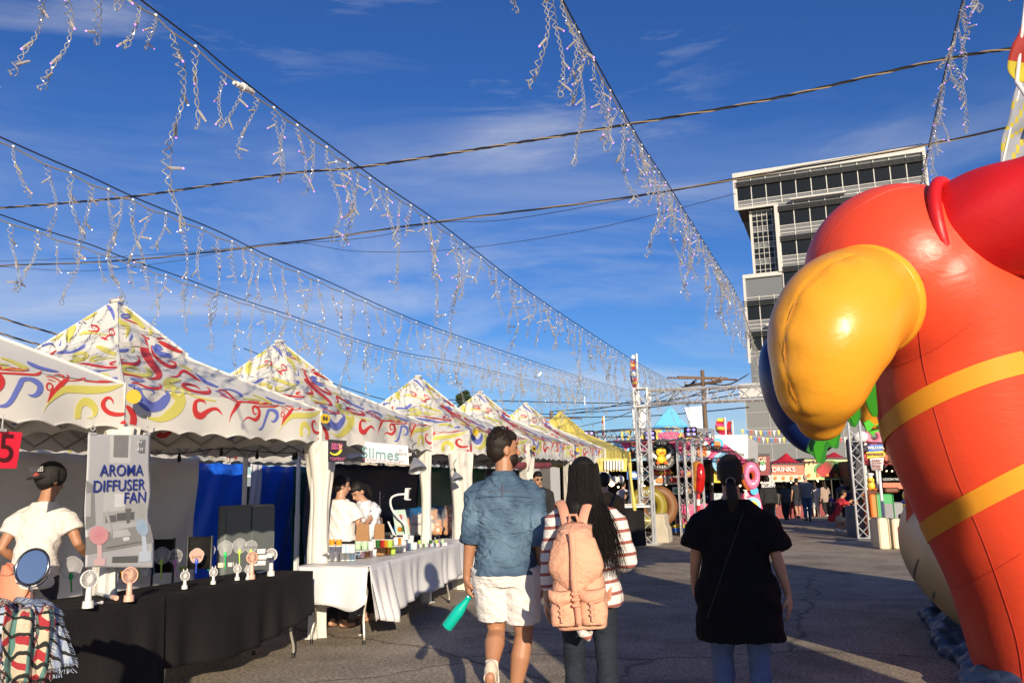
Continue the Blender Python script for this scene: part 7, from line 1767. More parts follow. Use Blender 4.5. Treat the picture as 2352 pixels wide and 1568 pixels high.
# vendor in sunglasses, tissue box
q=atd(1238,1150,14.4);t,J,HP=person('stall vendor in black wearing sunglasses, looking down to the right',vh(q),R(190),1.76,pose=dict(head=(0,.03,.918)),skin=SKIN,top=dict(mat=cl('black_jacket',(.015,.015,.016)),sleeve=1.9,hem=.48,loose=.016,name='jacket'),bottom=dict(mat=cl('black_trousers',(.012,.012,.012))),hair=('short',HBLK),vox=.014,headyaw=R(30),headpitch=R(-16),group='people behind the stalls',face=True)
hh=1.76;hr=Euler((R(-16),0,R(30))).to_matrix()
for s in(-1,1): m=MB();m.ball(HP(s*.017,.048,.004),(.014*hh,.006*hh,.010*hh),10,8,rot=hr);m.build('sunglass_lens',BLACK,t,world=False)
clean(t)
m=MB();m.rbox(atd(1208,1193,13.6),(.28,.14,.10),.01,rz=R(20));m.prism([atd(1203,1184,13.6),atd(1213,1184,13.6),atd(1208,1174,13.6)],FW*.05,1);tag(m.build('tissue_box',[mat('tissue_blue',(.25,.5,.62),.5),JM['white']],smooth=False),'pale blue tissue box on the sunglasses vendor\'s counter','tissue box')
m=MB();m.rbox(atd(1215,1215,13.5)-Vector((0,0,.35)),(.9,.5,.9),.02,rz=R(20));o=m.build('counter',mat('counter_dark',(.03,.03,.03),.6),smooth=False);tag(o,'dark counter carrying the pale blue tissue box','counter')
m=MB();m.tube([Vector(v) for v in catmull([tuple(atx(x,y,-5.1)) for x,y in((1160,1066),(1185,1069),(1215,1067),(1235,1069),(1262,1068))],5)],[(.045,.06)]*21,10);o=m.build('red_swag',mat('swag_red',(.25,.05,.06),.8,bump=.5,bs=9));tag(o,'gathered dark red cloth swag under the B8 valance','swag')
m=MB();m.grid(lambda u,v:atx(lerp(1162,1172,v),lerp(1070,1170,v),-5.12)+Vector((0,.25*(u-.5)*(1-.4*v),0)),6,10);o=m.build('red_drape',MATS['swag_red']);tag(o,'narrow dark red drape hanging left of the sunglasses vendor','drape')
# black table by the truss
a=atd(1427,1166,19.2);b=atd(1478,1162,19.6);ZT2=atd(1450,1166,19.4).z
ob,*_=cloth_table('tablecloth','long black cloth over the leaflet table beside the truss gateway foot',vh(a),vh(b),.8,ZT2,ZT2-.06,BLKC,seed=5,side=(.8,.8))
m=MB();m.rbox(vh((a+b)/2)+Vector((-.02,.35,ZT2+.03)),(.62,.85,.05),.01,rz=R(20));tag(m.build('tabletop_board',W_WHITE,smooth=False),'white board lying on the black leaflet table','board')
m=MB();rg=random.Random(3)
for i in range(5): m=MB();m.rbox(vh(a.lerp(b,.15+.17*i))+Vector((-.05,.3+rg.uniform(0,.1),ZT2+.075)),(.16,.11,.03),.004,rz=rg.uniform(0,3));tag(m.build('leaflet_stack',mat('paper_%d'%(i%2),[(.7,.68,.64),(.55,.5,.45)][i%2],.7),smooth=False),['stack of leaflets nearest the left end of the black table','tilted leaflet stack, second on the black table','middle leaflet stack on the black table','fourth leaflet stack on the black table','leaflet stack at the truss end of the black table'][i],'leaflets','leaflet stacks on the black table')
# yellow tent bits
YM=YCAN
t=yt
# ---------------------------------------------------------------- far stalls, facing the camera
FWH=Vector((FW.x,FW.y,0)).normalized();RTH=Vector((-FWH.y*-1,-FWH.x,0));RTH=Vector((FWH.y,-FWH.x,0))
def atf(x,y,d):
    r=ray(x,y);return r*(d/r.dot(FWH))+Vector((0,0,H))
def bd(m,x0,y0,x1,y1,d,th=.1,mi=0):
    a=atf(x0,y0,d);b=atf(x1,y0,d);c=atf(x1,y1,d);e=atf(x0,y1,d);m.prism([a,b,c,e],FWH*th,mi);return m
def poly(m,P,d,th=.06,mi=0): m.prism([atf(x,y,d) for x,y in P],FWH*th,mi);return m
def disc2(m,x,y,r,d,th=.05,mi=0,n=28,sx=1): return poly(m,[(x+r*sx*math.cos(2*PI*i/n),y+r*math.sin(2*PI*i/n)) for i in range(n)],d,th,mi)
def tx(t,s,x,y,px,d,mt,sx=1,rot=0,bold=0):
    X=RTH*math.cos(rot)+Vector((0,0,math.sin(rot)));Z=Vector((0,0,math.cos(rot)))-RTH*math.sin(rot);return text('lettering',s,px*d/F,t,atf(x,y,d-.02),X,Z,mt,.004,sx=sx,bold=bold)
def fthing(n,lb,cat,x,y,d,group=None): return thing(n,lb,cat,vh(atf(x,y,d)),0,group)
C=lambda n,c,**k: mat('f_'+n,c,k.pop('rough',.55),var=k.pop('var',.08),vs=4,**k)
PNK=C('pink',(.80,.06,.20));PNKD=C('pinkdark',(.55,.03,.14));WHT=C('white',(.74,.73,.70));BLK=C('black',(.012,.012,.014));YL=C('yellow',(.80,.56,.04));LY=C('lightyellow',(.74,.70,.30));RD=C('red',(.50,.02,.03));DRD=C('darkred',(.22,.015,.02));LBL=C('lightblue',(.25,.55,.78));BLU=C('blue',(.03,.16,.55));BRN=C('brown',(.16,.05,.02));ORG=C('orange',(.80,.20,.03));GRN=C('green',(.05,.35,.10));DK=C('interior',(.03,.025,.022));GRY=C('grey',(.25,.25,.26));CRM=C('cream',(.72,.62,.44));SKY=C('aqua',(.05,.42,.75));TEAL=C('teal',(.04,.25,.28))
BULB=mat('bulb_glow',(1,.75,.42),.4,var=0,emit=5)
def bulbs(t,P,d,r=2.2):
    for x,y in P:
        m=MB();m.ball(atf(x,y,d),r*d/F,8,6);m.build('bulb',BULB,t)
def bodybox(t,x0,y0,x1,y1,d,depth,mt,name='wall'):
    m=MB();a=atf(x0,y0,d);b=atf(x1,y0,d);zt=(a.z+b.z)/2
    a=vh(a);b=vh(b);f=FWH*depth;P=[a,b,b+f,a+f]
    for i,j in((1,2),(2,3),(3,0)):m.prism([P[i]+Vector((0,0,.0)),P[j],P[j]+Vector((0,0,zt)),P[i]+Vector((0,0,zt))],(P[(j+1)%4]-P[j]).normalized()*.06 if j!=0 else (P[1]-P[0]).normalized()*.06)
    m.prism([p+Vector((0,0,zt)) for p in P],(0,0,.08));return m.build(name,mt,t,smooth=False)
def duck(t,x,y,r,d,wings=False,parent=None):
    """relief duck: body, head, bill, eyes, feet"""
    pn=parent or t;c=atf(x,y,d-.06);k=r*d/F;P=lambda a,z,o=0:c+RTH*a*k+Vector((0,0,z*k))-FWH*o
    m=MB();m.ball(P(0,.30,.02),(.50*k,.20*k,.46*k),14,10,rot=Matrix((RTH,FWH,Vector((0,0,1)))).transposed());m.ball(P(0,-.38,.0),(.46*k,.18*k,.40*k),14,10,rot=Matrix((RTH,FWH,Vector((0,0,1)))).transposed());m.build('duck_relief',C('duck',(.82,.56,.03)),pn)
    m=MB();m.ball(P(0,.20,.20*k+.02),(.24*k,.10*k,.10*k),10,6,rot=Matrix((RTH,FWH,Vector((0,0,1)))).transposed());m.build('bill',C('bill',(.75,.14,.02)),pn);m=MB()
    for s in(-1,1): m=MB();m.ball(P(s*.36,-.72,.1*k),(.20*k,.12*k,.16*k),8,6,rot=Matrix((RTH,FWH,Vector((0,0,1)))).transposed());m.build('foot',C('bill',(.75,.14,.02)),pn)
    m=MB()
    for s in(-1,1): m.ball(P(s*.18,.45,.19*k),.045*k,6,5)
    m.build('eyes',BLK,pn)
    if wings:
        m=MB()
        for s in(-1,1): m.prism([P(s*.42,-.1),P(s*.95,.42),P(s*1.0,.18),P(s*.88,.0),P(s*.82,-.18),P(s*.66,-.28),P(s*.5,-.4)],FWH*-.02)
        m.build('wings',WHT,pn,smooth=False)
def arctext(t,s,x,y,r,d,px,a0,a1,mt,inv=False):
    n=len(s)
    for i,ch in enumerate(s):
        if ch==' ':continue
        a=a0+(a1-a0)*i/max(1,n-1);rot=(PI/2-a)*-1 if not inv else (a+PI/2)
        tx(t,ch,x+r*math.cos(a),y-r*math.sin(a),px,d,mt,rot=(a-PI/2) if not inv else (a+PI/2))
# --- pink cafe
dC=25.
t=fthing('cafe_stall','pink duck cafe food stall with a wide swooping awning board and peaked sky-blue sign','stall',1545,1222,dC)
CAFE=t
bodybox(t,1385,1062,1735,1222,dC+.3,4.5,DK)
m=MB();poly(m,[(1478,1012),(1495,990),(1520,955),(1540,932),(1560,955),(1590,990),(1612,1014)],dC,.1);m.build('peak_sign',SKY,t,smooth=False)
m=MB();poly(m,[(1476,1018),(1492,1003),(1515,994),(1542,990),(1570,995),(1592,1004),(1612,1020)],dC-.12,.06);m.build('donut_arch',PNK,t,smooth=False)
arctext(t,'ANGEL DUCK CAFE',1542,1058,74,dC-.14,15,R(140),R(40),YL)
m=MB();poly(m,[(1385,1018),(1420,1008),(1450,1012),(1480,1003),(1520,996),(1560,996),(1600,1004),(1640,1006),(1670,1022),(1700,1045),(1745,1080),(1690,1072),(1640,1055),(1600,1046),(1540,1042),(1470,1050),(1420,1062),(1388,1060)],dC-.05,.10);aw=m.build('awning_board',PNK,t,smooth=False)
m=MB()
for x,y,r in((1395,1040,7),(1430,1050,7),(1480,1046,6),(1612,1030,6),(1668,1060,6),(1580,1038,5),(1452,1020,5)): disc2(m,x,y,r*.7,dC-.1,.04)
o=m.build('sprinkle',YL,aw,smooth=False);o['kind']='stuff'
for x,y,r,c in((1410,1040,26,LBL),(1452,1040,15,LBL),(1612,1033,21,WHT),(1660,1062,24,LBL),(1648,1020,14,SKY)):
    m=MB();disc2(m,x,y,r,dC-.12,.05);pd=m.build('round_picture',c,t,smooth=False);m=MB();disc2(m,x,y,r*.55,dC-.16,.04);disc2(m,x,y+r*.45,r*.35,dC-.17,.04,sx=1.6);m.build('snack_print',[BRN,ORG,YL][int(x)%3],pd,smooth=False)
tx(t,'Angel Ducky Pops',1665,1034,12,dC-.2,BLK,rot=R(-14),bold=.004)
tx(t,'17 ART',1470,1002,34,dC-.18,YL,bold=.01,sx=.9);tx(t,'ARTI',1585,1004,30,dC-.18,YL,bold=.01,sx=.9)
# round logo
m=MB();disc2(m,1519,1045,35,dC-.9,.08,n=40);lg=m.build('round_logo',BLK,t,smooth=False);duck(t,1519,1045,24,dC-.95,True,parent=lg)
arctext(lg,'ANGEL DUCK CAFE',1519,1045,27,dC-.94,9,R(175),R(12),WHT);arctext(lg,'OPEN SINCE 2019',1519,1045,27.5,dC-.94,8,R(205),R(335),WHT,inv=True)
# white panels behind the peak
for P,l in (([(1452,940),(1492,936),(1476,1004),(1458,1012)],1),([(1572,936),(1612,932),(1614,985),(1590,990)],2)):
    m=MB();poly(m,P,dC+.3,.08);m.build('back_panel',WHT,t,smooth=False)
# counter
m=MB();bd(m,1525,1156,1625,1212,dC,.6);ct=m.build('counter',PNK,t,smooth=False)
m=MB();bd(m,1525,1202,1625,1224,dC-.04,.5);m.build('counter_stripe',YL,ct,smooth=False);m=MB();bd(m,1525,1212,1625,1222,dC-.08,.2);m.build('counter_stripe',BLU,ct,smooth=False)
m=MB();disc2(m,1545,1183,22,dC-.12,.05);l2=m.build('round_logo',BLK,ct,smooth=False);duck(t,1545,1183,15,dC-.15,parent=l2);arctext(l2,'ANGEL DUCK CAFE',1545,1183,17.5,dC-.16,6,R(175),R(5),WHT)
m=MB()
for i,(x,y) in enumerate(((1580,1190),(1600,1180),(1590,1203),(1612,1200))): disc2(m,x,y,6,dC-.1,.05)
o=m.build('donut_print',ORG,ct,smooth=False);o['kind']='stuff'
for i,(x0,y0,x1,y1,c) in enumerate(((1500,1078,1540,1092,RD),(1500,1092,1532,1113,WHT),(1534,1092,1560,1112,CRM),(1440,1082,1470,1100,BLU),(1472,1084,1496,1102,TEAL),(1640,1075,1700,1108,YL),(1560,1080,1600,1095,RD),(1545,1118,1568,1135,WHT))):
    m=MB();bd(m,x0,y0,x1,y1,dC+.1,.05);mb_=m.build('menu_card',c,t,smooth=False);m=MB();disc2(m,(x0+x1)/2,(y0+y1)/2,(y1-y0)*.3,dC+.04,.03,sx=1.5);m.build('menu_print',[YL,ORG,RD,WHT,CRM,GRN,YL,GRN][i],mb_,smooth=False)
tx(t,'Unreal Donuts',1520,1085,9,dC+.05,YL)
bulbs(t,[(1392,1110),(1420,1118),(1448,1116),(1480,1116),(1502,1114),(1530,1112),(1556,1110),(1395,1095),(1700,1115)],dC+.2)
m=MB();bd(m,1640,1132,1735,1150,dC+.1,.5);m.build('glass_counter',C('glassy',(.45,.52,.55),rough=.1),t,smooth=False)
m=MB();bd(m,1640,1150,1735,1205,dC+.15,.5);m.build('counter',DRD,t,smooth=False)
# arch legs on the right: donut column
m=MB();m.torus(atf(1726,1092,dC-.6),.21,.115,32,12,rot=Matrix((RTH,Vector((0,0,1)),-FWH)).transposed()@Matrix.Diagonal((.75,1.25,1)))
dn=fthing('donut_column','giant pink iced donut standing on a pink and orange painted stand','giant donut',1727,1215,dC-.6);m.build('donut',C('icing',(.85,.20,.36),rough=.3),dn)
m=MB();m.torus(atf(1722,1094,dC-.52),.21,.125,32,12,rot=Matrix((RTH,Vector((0,0,1)),-FWH)).transposed()@Matrix.Diagonal((.78,1.28,1)));m.build('dough',ORG,dn)
m=MB();rg=random.Random(2)
for i in range(22):
    a=rg.uniform(0,6.28);p=atf(1726,1092,dC-.74)+RTH*(.16*math.cos(a)*rg.uniform(.7,1.15))+Vector((0,0,.26*math.sin(a)));m.tube([p,p+RTH*rg.uniform(-.03,.03)+Vector((0,0,rg.uniform(-.03,.03)))],.008,4)
m.build('sprinkles',WHT,dn)['kind']='stuff'
m=MB();poly(m,[(1706,1135),(1715,1130),(1742,1130),(1752,1168),(1758,1215),(1692,1215),(1698,1160)],dC-.5,.15);m.build('stand',PNK,dn,smooth=False)
m=MB();poly(m,[(1700,1180),(1750,1178),(1757,1214),(1693,1214)],dC-.56,.05);m.build('stand_base',ORG,dn,smooth=False)
m=MB();disc2(m,1729,1160,19,dC-.6,.04);p_=m.build('round_picture',LBL,dn,smooth=False);m=MB();disc2(m,1729,1160,10,dC-.64,.04,sx=1.2);m.build('snack_print',YL,p_,smooth=False)
m=MB();disc2(m,1733,1127,9,dC-.62,.04);m.build('blue_eye',SKY,dn,smooth=False);tx(dn,'Angel',1712,1138,12,dC-.66,WHT,rot=R(85),bold=.004)
# corn dog on a striped stick
k=fthing('corn_dog_model','tall red and golden corn dog model on a striped stick','food model',1605,1215,dC-1.5);m=MB();m.tube([atf(1601,1118,dC-1.5),atf(1602,1070,dC-1.5)],[.16,.15],20,rnd=True);m.build('batter',C('batter',(.50,.20,.03),rough=.3),k)
m=MB();m.tube([atf(1607,1122,dC-1.6),atf(1609,1092,dC-1.62),atf(1608,1072,dC-1.6)],[.12,.13,.11],20,rnd=True);m.build('ketchup_glaze',C('ketchup',(.50,.01,.01),rough=.15),k)
for i in range(6): m=MB();m.cyl(atf(1604,1132+i*14,dC-1.5),atf(1604,1146+i*14,dC-1.5),.05,n=10);m.build('stick_stripe',WHT if i%2 else RD,k)
# standing yellow and brown character-free mascot discs
k=fthing('donut_sculpture','large ring donut sculpture on edge, yellow outside and brown inside, behind the truss foot','giant donut',1500,1225,23.4);m=MB();m.torus(atf(1487,1163,23.4),.40,.16,30,12,rot=Matrix((RTH,Vector((0,0,1)),-FWH)).transposed());m.build('yellow_icing',C('mustard',(.26,.20,.02),rough=.35),k);m=MB();m.torus(atf(1508,1163,23.6),.44,.16,30,12,rot=Matrix((RTH,Vector((0,0,1)),-FWH)).transposed());m.build('brown_dough',C('dough',(.20,.085,.03)),k)
# white trailer
t=fthing('white_trailer','plain white box trailer roof rising behind the pink awning','trailer',1690,1210,27.5);bodybox(t,1628,1004,1718,1210,27.5,5,WHT);m=MB();poly(m,[(1718,1003),(1740,1015),(1742,1062),(1718,1062)],27.4,.1);m.build('side_panel',GRY,t,smooth=False);m=MB();bd(m,1628,1004,1718,1062,27.4,.08);m.build('fascia',WHT,t,smooth=False)
def simple_stall(name,label,x0,yt,ys,x1,yg,d,signc,roofc=None,cone=None,counter=DRD,prints=(),words=(),valance=None,nb=4,wallc=DK):
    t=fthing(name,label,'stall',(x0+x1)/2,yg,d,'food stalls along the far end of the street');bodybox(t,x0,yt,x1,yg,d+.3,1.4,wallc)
    m=MB();bd(m,x0,yt,x1,ys,d,.12);sg=m.build('sign_board',signc,t,smooth=False)
    if valance: m=MB();bd(m,x0,ys+.5,x1,ys+valance[0],d-.05,.06);v=m.build('valance',valance[1],t,smooth=False);n=int((x1-x0)/18);[MB_v(v,x0+(x1-x0)*(i+.5)/n,ys+valance[0]*.45,d) for i in range(n)]
    m=MB();bd(m,x0,lerp(ys,yg,.62),x1,yg,d,.6);m.build('counter',counter,t,smooth=False)
    for xx in(x0+1,x1-1):
        m=MB();a=atf(xx,ys,d);m.box(Vector((a.x,a.y,a.z/2)),(.09,.09,a.z));m.build('post',W_WHITE,t,smooth=False)
    for i,(x,y,r,c,sx) in enumerate(prints): m=MB();disc2(m,x,y,r,d-.06,.05,sx=sx);m.build('food_print',c,sg,smooth=False)
    for s,x,y,px,c in words: tx(sg,s,x,y,px,d-.08,c,bold=.004)
    rg=random.Random(int(x0));bulbs(t,[(rg.uniform(x0+5,x1-5),ys+rg.uniform(8,22)) for _ in range(nb)],d+.25,1.6)
    if cone:
        a=atf(cone[0],cone[1],d+1.5);b=atf(cone[0],yt,d+1.5);m=MB();n=8;m.tube([b,b.lerp(a,.4),b.lerp(a,.75),a],[cone[2],cone[2]*.45,cone[2]*.18,.02],8);m.build('cone_roof',cone[3],t)
    return t
def MB_v(v,x,y,d): m=MB();disc2(m,x,y,4.5,d-.1,.04,sx=.8);m.build('cup_print',ORG,v,smooth=False)
SALM=C('salmon',(.75,.17,.09))
simple_stall('karaage_stall','dark red stall with a KARAAGE sign showing a bowl of fried chicken',1692,1047,1091,1768,1212,28.5,DRD,words=(('KARAAGE',1726,1056,15,CRM),),prints=((1752,1072,9,WHT,.8),(1752,1062,7,GRN,.9),(1720,1078,12,ORG,1.5)),nb=7)
simple_stall('drinks_stall','salmon DRINKS stall with a small red peaked roof',1772,1068,1090,1846,1200,34,SALM,cone=(1806,1040,.9,RD),words=(('DRINKS',1800,1078,15,WHT),),valance=(16,CRM),nb=6)
simple_stall('watermelon_stall','pale yellow stall with a big red watermelon slice on its sign',1848,1055,1083,1952,1200,35,LY,cone=(1916,1038,.9,RD),prints=((1906,1078,22,GRN,1.6),(1906,1078,20,RD,1.6)),words=(('Watermelon',1865,1060,9,DRD),),valance=(18,LY),nb=7,counter=DRD)
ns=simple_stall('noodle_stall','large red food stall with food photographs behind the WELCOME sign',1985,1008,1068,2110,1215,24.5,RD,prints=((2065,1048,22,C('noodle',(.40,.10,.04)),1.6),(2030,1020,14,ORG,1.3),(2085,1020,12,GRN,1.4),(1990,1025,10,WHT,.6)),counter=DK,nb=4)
m=MB();bd(m,2028,1108,2080,1122,23.9,.6);m.build('shade_board',SALM,ns,smooth=False);tx(ns,'UDON NOODLES',2060,1100,8,23.8,WHT)
m=MB();bd(m,1966,1000,1984,1110,24,.2);m.build('dark_pillar',BLK,ns,smooth=False)
# donut on a roof with two white eyes
k=fthing('roof_donut','pink iced donut topper with white dishes on the noodle stall roof','giant donut',2007,1030,24);m=MB();m.torus(atf(2007,1003,24),.19,.10,24,10,rot=Matrix((RTH,Vector((0,0,1)),-FWH)).transposed());m.build('donut',C('icing2',(.75,.22,.30)),k)
for s in(-1,1): m=MB();m.ball(atf(2007+s*30,1003,24),(.2,.1,.17),14,10);m.build('white_dish',WHT,k)
m=MB();m.cyl(vh(atf(2007,1003,24.2)),atf(2007,1014,24.2),.04,n=8);m.build('post',W_WHITE,k)
# stall row filler behind
simple_stall('side_stall','plain dark food stall between the karaage and drinks stalls',1600,1080,1096,1700,1205,31,GRY,nb=6)
simple_stall('corner_stall','dark stall with warm bulbs under the far end of the yellow tent',1372,1075,1088,1470,1200,30,BLK,nb=8)
simple_stall('long_stall','long low food stall behind the right truss tower',1956,1062,1080,2000,1205,33,DRD,nb=4)
for i,(x,lb) in enumerate(((2120,'food stall hidden mostly behind the red column'),(2260,'food stall beyond the red column, right of the noodle stall'))): simple_stall('hidden_stall',lb,x,1040,1075,x+130,1225,24+i,RD,nb=2)
# WELCOME sign
w_=fthing('entrance_sign','post with blue WELCOME, yellow ENTRANCE and white DONUT ICE POP DRINKS GOODS boards','sign',2015,1232,19.5)
m=MB();a=atf(2017,1060,19.5);m.cyl((a.x,a.y,0),a,.035,n=10);m.build('post',W_WHITE,w_)
m=MB();poly(m,[(1995,1022),(2028,1020),(2029,1034),(1995,1037)],19.4,.04);b1_=m.build('welcome_board',BLU,w_,smooth=False);tx(b1_,'WELCOME',2012,1028,8.6,19.38,WHT,bold=.003,sx=.9)
m=MB();poly(m,[(1990,1038),(2028,1034),(2034,1042),(2032,1048),(1992,1052)],19.42,.04);b2_=m.build('entrance_board',YL,w_,smooth=False);tx(b2_,'ENTRANCE',2012,1043,8,19.4,BRN,bold=.003,sx=.9)
m=MB();poly(m,[(1998,1053),(2030,1050),(2027,1080),(2003,1080)],19.44,.04);b3_=m.build('menu_board',WHT,w_,smooth=False)
for i,s in enumerate(('DONUT','ICE POP','DRINKS','GOODS')): tx(b3_,s,2014,1057+i*6.6,6.4,19.4,DRD,bold=.002)
# chef duck figures and clutter
def duck3(x,y,r,d,label,hat=None,neck=None,yg=None):
    c=atf(x,y,d);k=r*d/F;t=fthing('duck_figure',label,'duck figure',x,y,d,'yellow duck figures by the entrance sign');P=lambda a,b,z:c+RTH*a*k-FWH*b*k+Vector((0,0,z*k))
    m=MB();m.ball(P(0,0,.35),.55*k,18,12);m.ball(P(0,0,-.5),(.6*k,.55*k,.6*k),18,12);m.tube([P(0,0,-.5),P(0,0,.2)],.4*k,12);o=m.build('body',C('duckbody',(.82,.58,.05),rough=.3),t);remesh(o,.03,2)
    m=MB();m.ball(P(-.25,.55,.2),(.34*k,.22*k,.13*k),12,8);m.build('bill',C('bill2',(.75,.16,.03),rough=.3),t)
    for s in(-.45,.1): m=MB();m.ball(P(s,.5,.45),.07*k,8,6);m.build('eye',BLK,t)
    m=MB();[m.ball(P(s*.4,.3,-1.0),(.28*k,.32*k,.16*k),10,8) for s in(-1,1)];m.build('feet',C('bill2',(0,0,0)),t)
    if hat: m=MB();m.lathe(P(0,0,.75),[(.001,0),(.34*k,0),(.34*k,.25*k),(.55*k,.4*k),(.5*k,.62*k),(.3*k,.7*k),(.001,.72*k)],16);m.build('chef_hat',WHT,t)
    if neck: m=MB();m.torus(P(0,0,-.12),.5*k,.16*k,20,8);m.build('neckerchief',C('kerchief',(.03,.08,.45),var=.8),t)
    m=MB();a=P(0,0,-1.1);m.rbox(Vector((a.x,a.y,a.z/2)),(.5,.5,a.z),.03);m.build('pedestal',BRN,t,smooth=False);return t
duck3(2000,1108,15,22.5,'small yellow duck figure in a white chef hat',hat=True);duck3(2090,1148,28,18.5,'big yellow duck figure with a blue dotted neckerchief by the red column',neck=True)
for i,(x,y,w__,h__,c,lb,n) in enumerate(((2040,1125,34,10,BRN,'brown wooden shelf board behind the entrance sign','shelf'),(2023,1147,44,24,GRN,'green plastic tub under the entrance sign','tub'),(2045,1173,52,38,GRY,'grey rounded counter end behind the welcome post','counter'),(2000,1165,22,60,ORG,'orange display cabinet left of the welcome post','cabinet'),(2020,1210,30,42,CRM,'cream crate standing on the asphalt by the red mat','crate'),(2052,1214,30,46,CRM,'taller cream cooler box right of the crate','cooler box'),(2075,1220,50,26,RD,'red mat folded at the foot of the column','mat'))):
    m=MB();d=21.5 if i<4 else 18.5;a=atf(x-w__/2,y-h__/2,d);b=atf(x+w__/2,y+h__/2,d);wd=(a-b).length*.8;m.rbox(Vector(((a.x+b.x)/2,(a.y+b.y)/2,(a.z+(0 if i in(1,2,3,4,5,6) else b.z))/2)),(abs((b-a).dot(RTH)),.5,abs(a.z-(0 if i in(1,2,3,4,5,6) else b.z))+.02),.03,rz=R(20.5));o=m.build(n.replace(' ','_'),c,smooth=False);tag(o,lb,n)
# round truss ring with lamps
rc=atf(1500,1000,25.2);t=thing('round_truss','round horizontal aluminium truss ring on four towers in front of the pink cafe','truss',(rc.x,rc.y,0))
zr=atf(1640,1010,24).z;cR=vh(atf(1492,1100,25.0)+FWH*.4);RR=2.05
m=MB()
for dz in(0,.32):
    for rr in(RR,RR-.3): m.torus(cR+Vector((0,0,zr+dz)),rr,.028,56,6)
for i in range(28):
    a=2*PI*i/28;b=2*PI*(i+.5)/28;e=Vector((math.cos(a),math.sin(a),0));f=Vector((math.cos(b),math.sin(b),0))
    for rr in(RR,RR-.3): m.tube([cR+e*rr+Vector((0,0,zr)),cR+f*rr+Vector((0,0,zr+.32)),cR+Vector((math.cos(2*b-a),math.sin(2*b-a),0))*rr+Vector((0,0,zr))],.015,4)
m.build('ring',STEEL,t)
for px in(1572,1590,1612,1362):
    a=vh(atf(px,1200,23.4+(px%7)*.15));m=MB();truss(m,a,a+Vector((0,0,zr)),.20,12,up=(1,0,0),r=.02);m.build('tower',STEEL,t)
def par(x,y,d,label):
    c=atf(x,y,d);k=thing('stage_light',label,'stage light',c,0,'violet stage lights on the truss');m=MB();m.rbox(c,(.34,.16,.28),.03,rz=R(20));m.build('housing',BLACK,k,smooth=False)
    for a in(-1,1):
        for b in(-1,1):
            m=MB();m.ball(c-FWH*.08+RTH*a*.075+Vector((0,0,b*.06)),.038,10,6);m.build('lens',mat('lens_violet',(.35,.25,1),.3,var=0,emit=1.5),k)
par(1352,1000,23,'violet stage light at the left end of the round truss');par(1586,992,22.6,'violet stage light with four lenses right of the peaked cafe sign');par(1492,1000,23,'violet stage light half hidden by the truss gateway foot')
# flags and bunting
def bunting(a,b,sag,n,label):
    a=Vector(a);b=Vector(b);t=thing('bunting',label,'bunting',a,0,'small coloured pennant strings');Q=[a.lerp(b,i/n)-Vector((0,0,sag*math.sin(PI*i/n))) for i in range(n+1)];m=MB();m.tube(Q,.008,4);m.build('cord',W_WHITE,t)
    for i in range(n):
        p=Q[i].lerp(Q[i+1],.2);q=Q[i].lerp(Q[i+1],.8);m=MB();m.prism([p,q,(p+q)/2-Vector((0,0,.22))],FWH*.01);m.build('pennant',[YL,BLU,RD,WHT][i%4],t,smooth=False)
bunting(atf(1700,985,30),atf(1905,955,30),.25,20,'upper string of pennants above the drinks stall');bunting(atf(1720,1000,30),atf(1905,968,30),.3,20,'lower string of pennants above the drinks stall');bunting(atf(1860,1000,32),atf(2010,985,32),.2,14,'short pennant string left of the truss tower')
def flagpole(x,yt,yb,d,cols,label,wpx=9):
    a=atf(x,yt,d);t=thing('feather_flag',label,'flag',vh(a),0,'tall feather flags beyond the stalls');m=MB();m.tube([vh(a),a],.03,6);m.build('pole',W_WHITE,t);n=18
    m=MB();m.grid(lambda u,v:atf(x-1-wpx*u*math.sin(PI*min(1,v*.9+.12))**.5,lerp(yt+2,yb,v),d)+FWH*(.10*math.sin(v*6+u*3)),3,n)
    for i in range(len(m.f)): m.m[i]=(i//3*len(cols)*2//n)%len(cols)
    o=m.build('flag_cloth',cols,t);o.modifiers.new('s','SOLIDIFY').thickness=.01
flagpole(1462,812,895,24,[WHT,BLU,RD,YL,RD,BLU],'tall red, yellow and navy feather flag left of the truss corner',14)
flagpole(1682,965,1020,30,[RD,RD,DRD],'dark red feather flag over the white trailer',14);flagpole(1387,955,1010,34,[YL,RD,WHT],'thin small feather flag beyond the yellow tent',4)
flagpole(1665,958,1000,29,[YL,RD,PNK],'yellow and red flag over the white trailer roof',22);flagpole(1712,1022,1060,30,[RD,CRM],'rounded dark red flag over the KARAAGE sign',12)
# yellow tent goods
t=fthing('hanging_banner','hanging yellow banner with white vertical shapes closing the yellow tent','banner',1405,1075,19);m=MB();bd(m,1372,1052,1440,1082,18.6,.02);m.build('cloth',YCAN,t,smooth=False)
for i in range(7): m=MB();x=1388+i*6.6;bd(m,x,1056,x+4.2,1078+(i%3),18.5,.03);m.build('white_shape',WHT,t,smooth=False)
for i,(x,y) in enumerate(((1398,1095),(1412,1102),(1405,1110),(1425,1100))): m=MB();m.ball(atf(x,y,19.5),.07+.02*(i%2),12,8);tag(m.build('white_globe',BULB if i==2 else WHT),['topmost','right upper','glowing','rightmost'][i]+' white globe lamp in the yellow tent','globe lamp','white globes hanging in the yellow tent')
m=MB();m.tube([Vector(v) for v in catmull([tuple(atf(x,y,18.8)) for x,y in((1446,1062),(1449,1100),(1454,1140),(1458,1172))],4)],[.05,.045,.04,.035,.03,.03,.03,.03,.035,.04,.045,.04,.035],8);tag(m.build('yellow_drape',YCAN),'gathered yellow corner drape at the far leg of the yellow tent','drape')
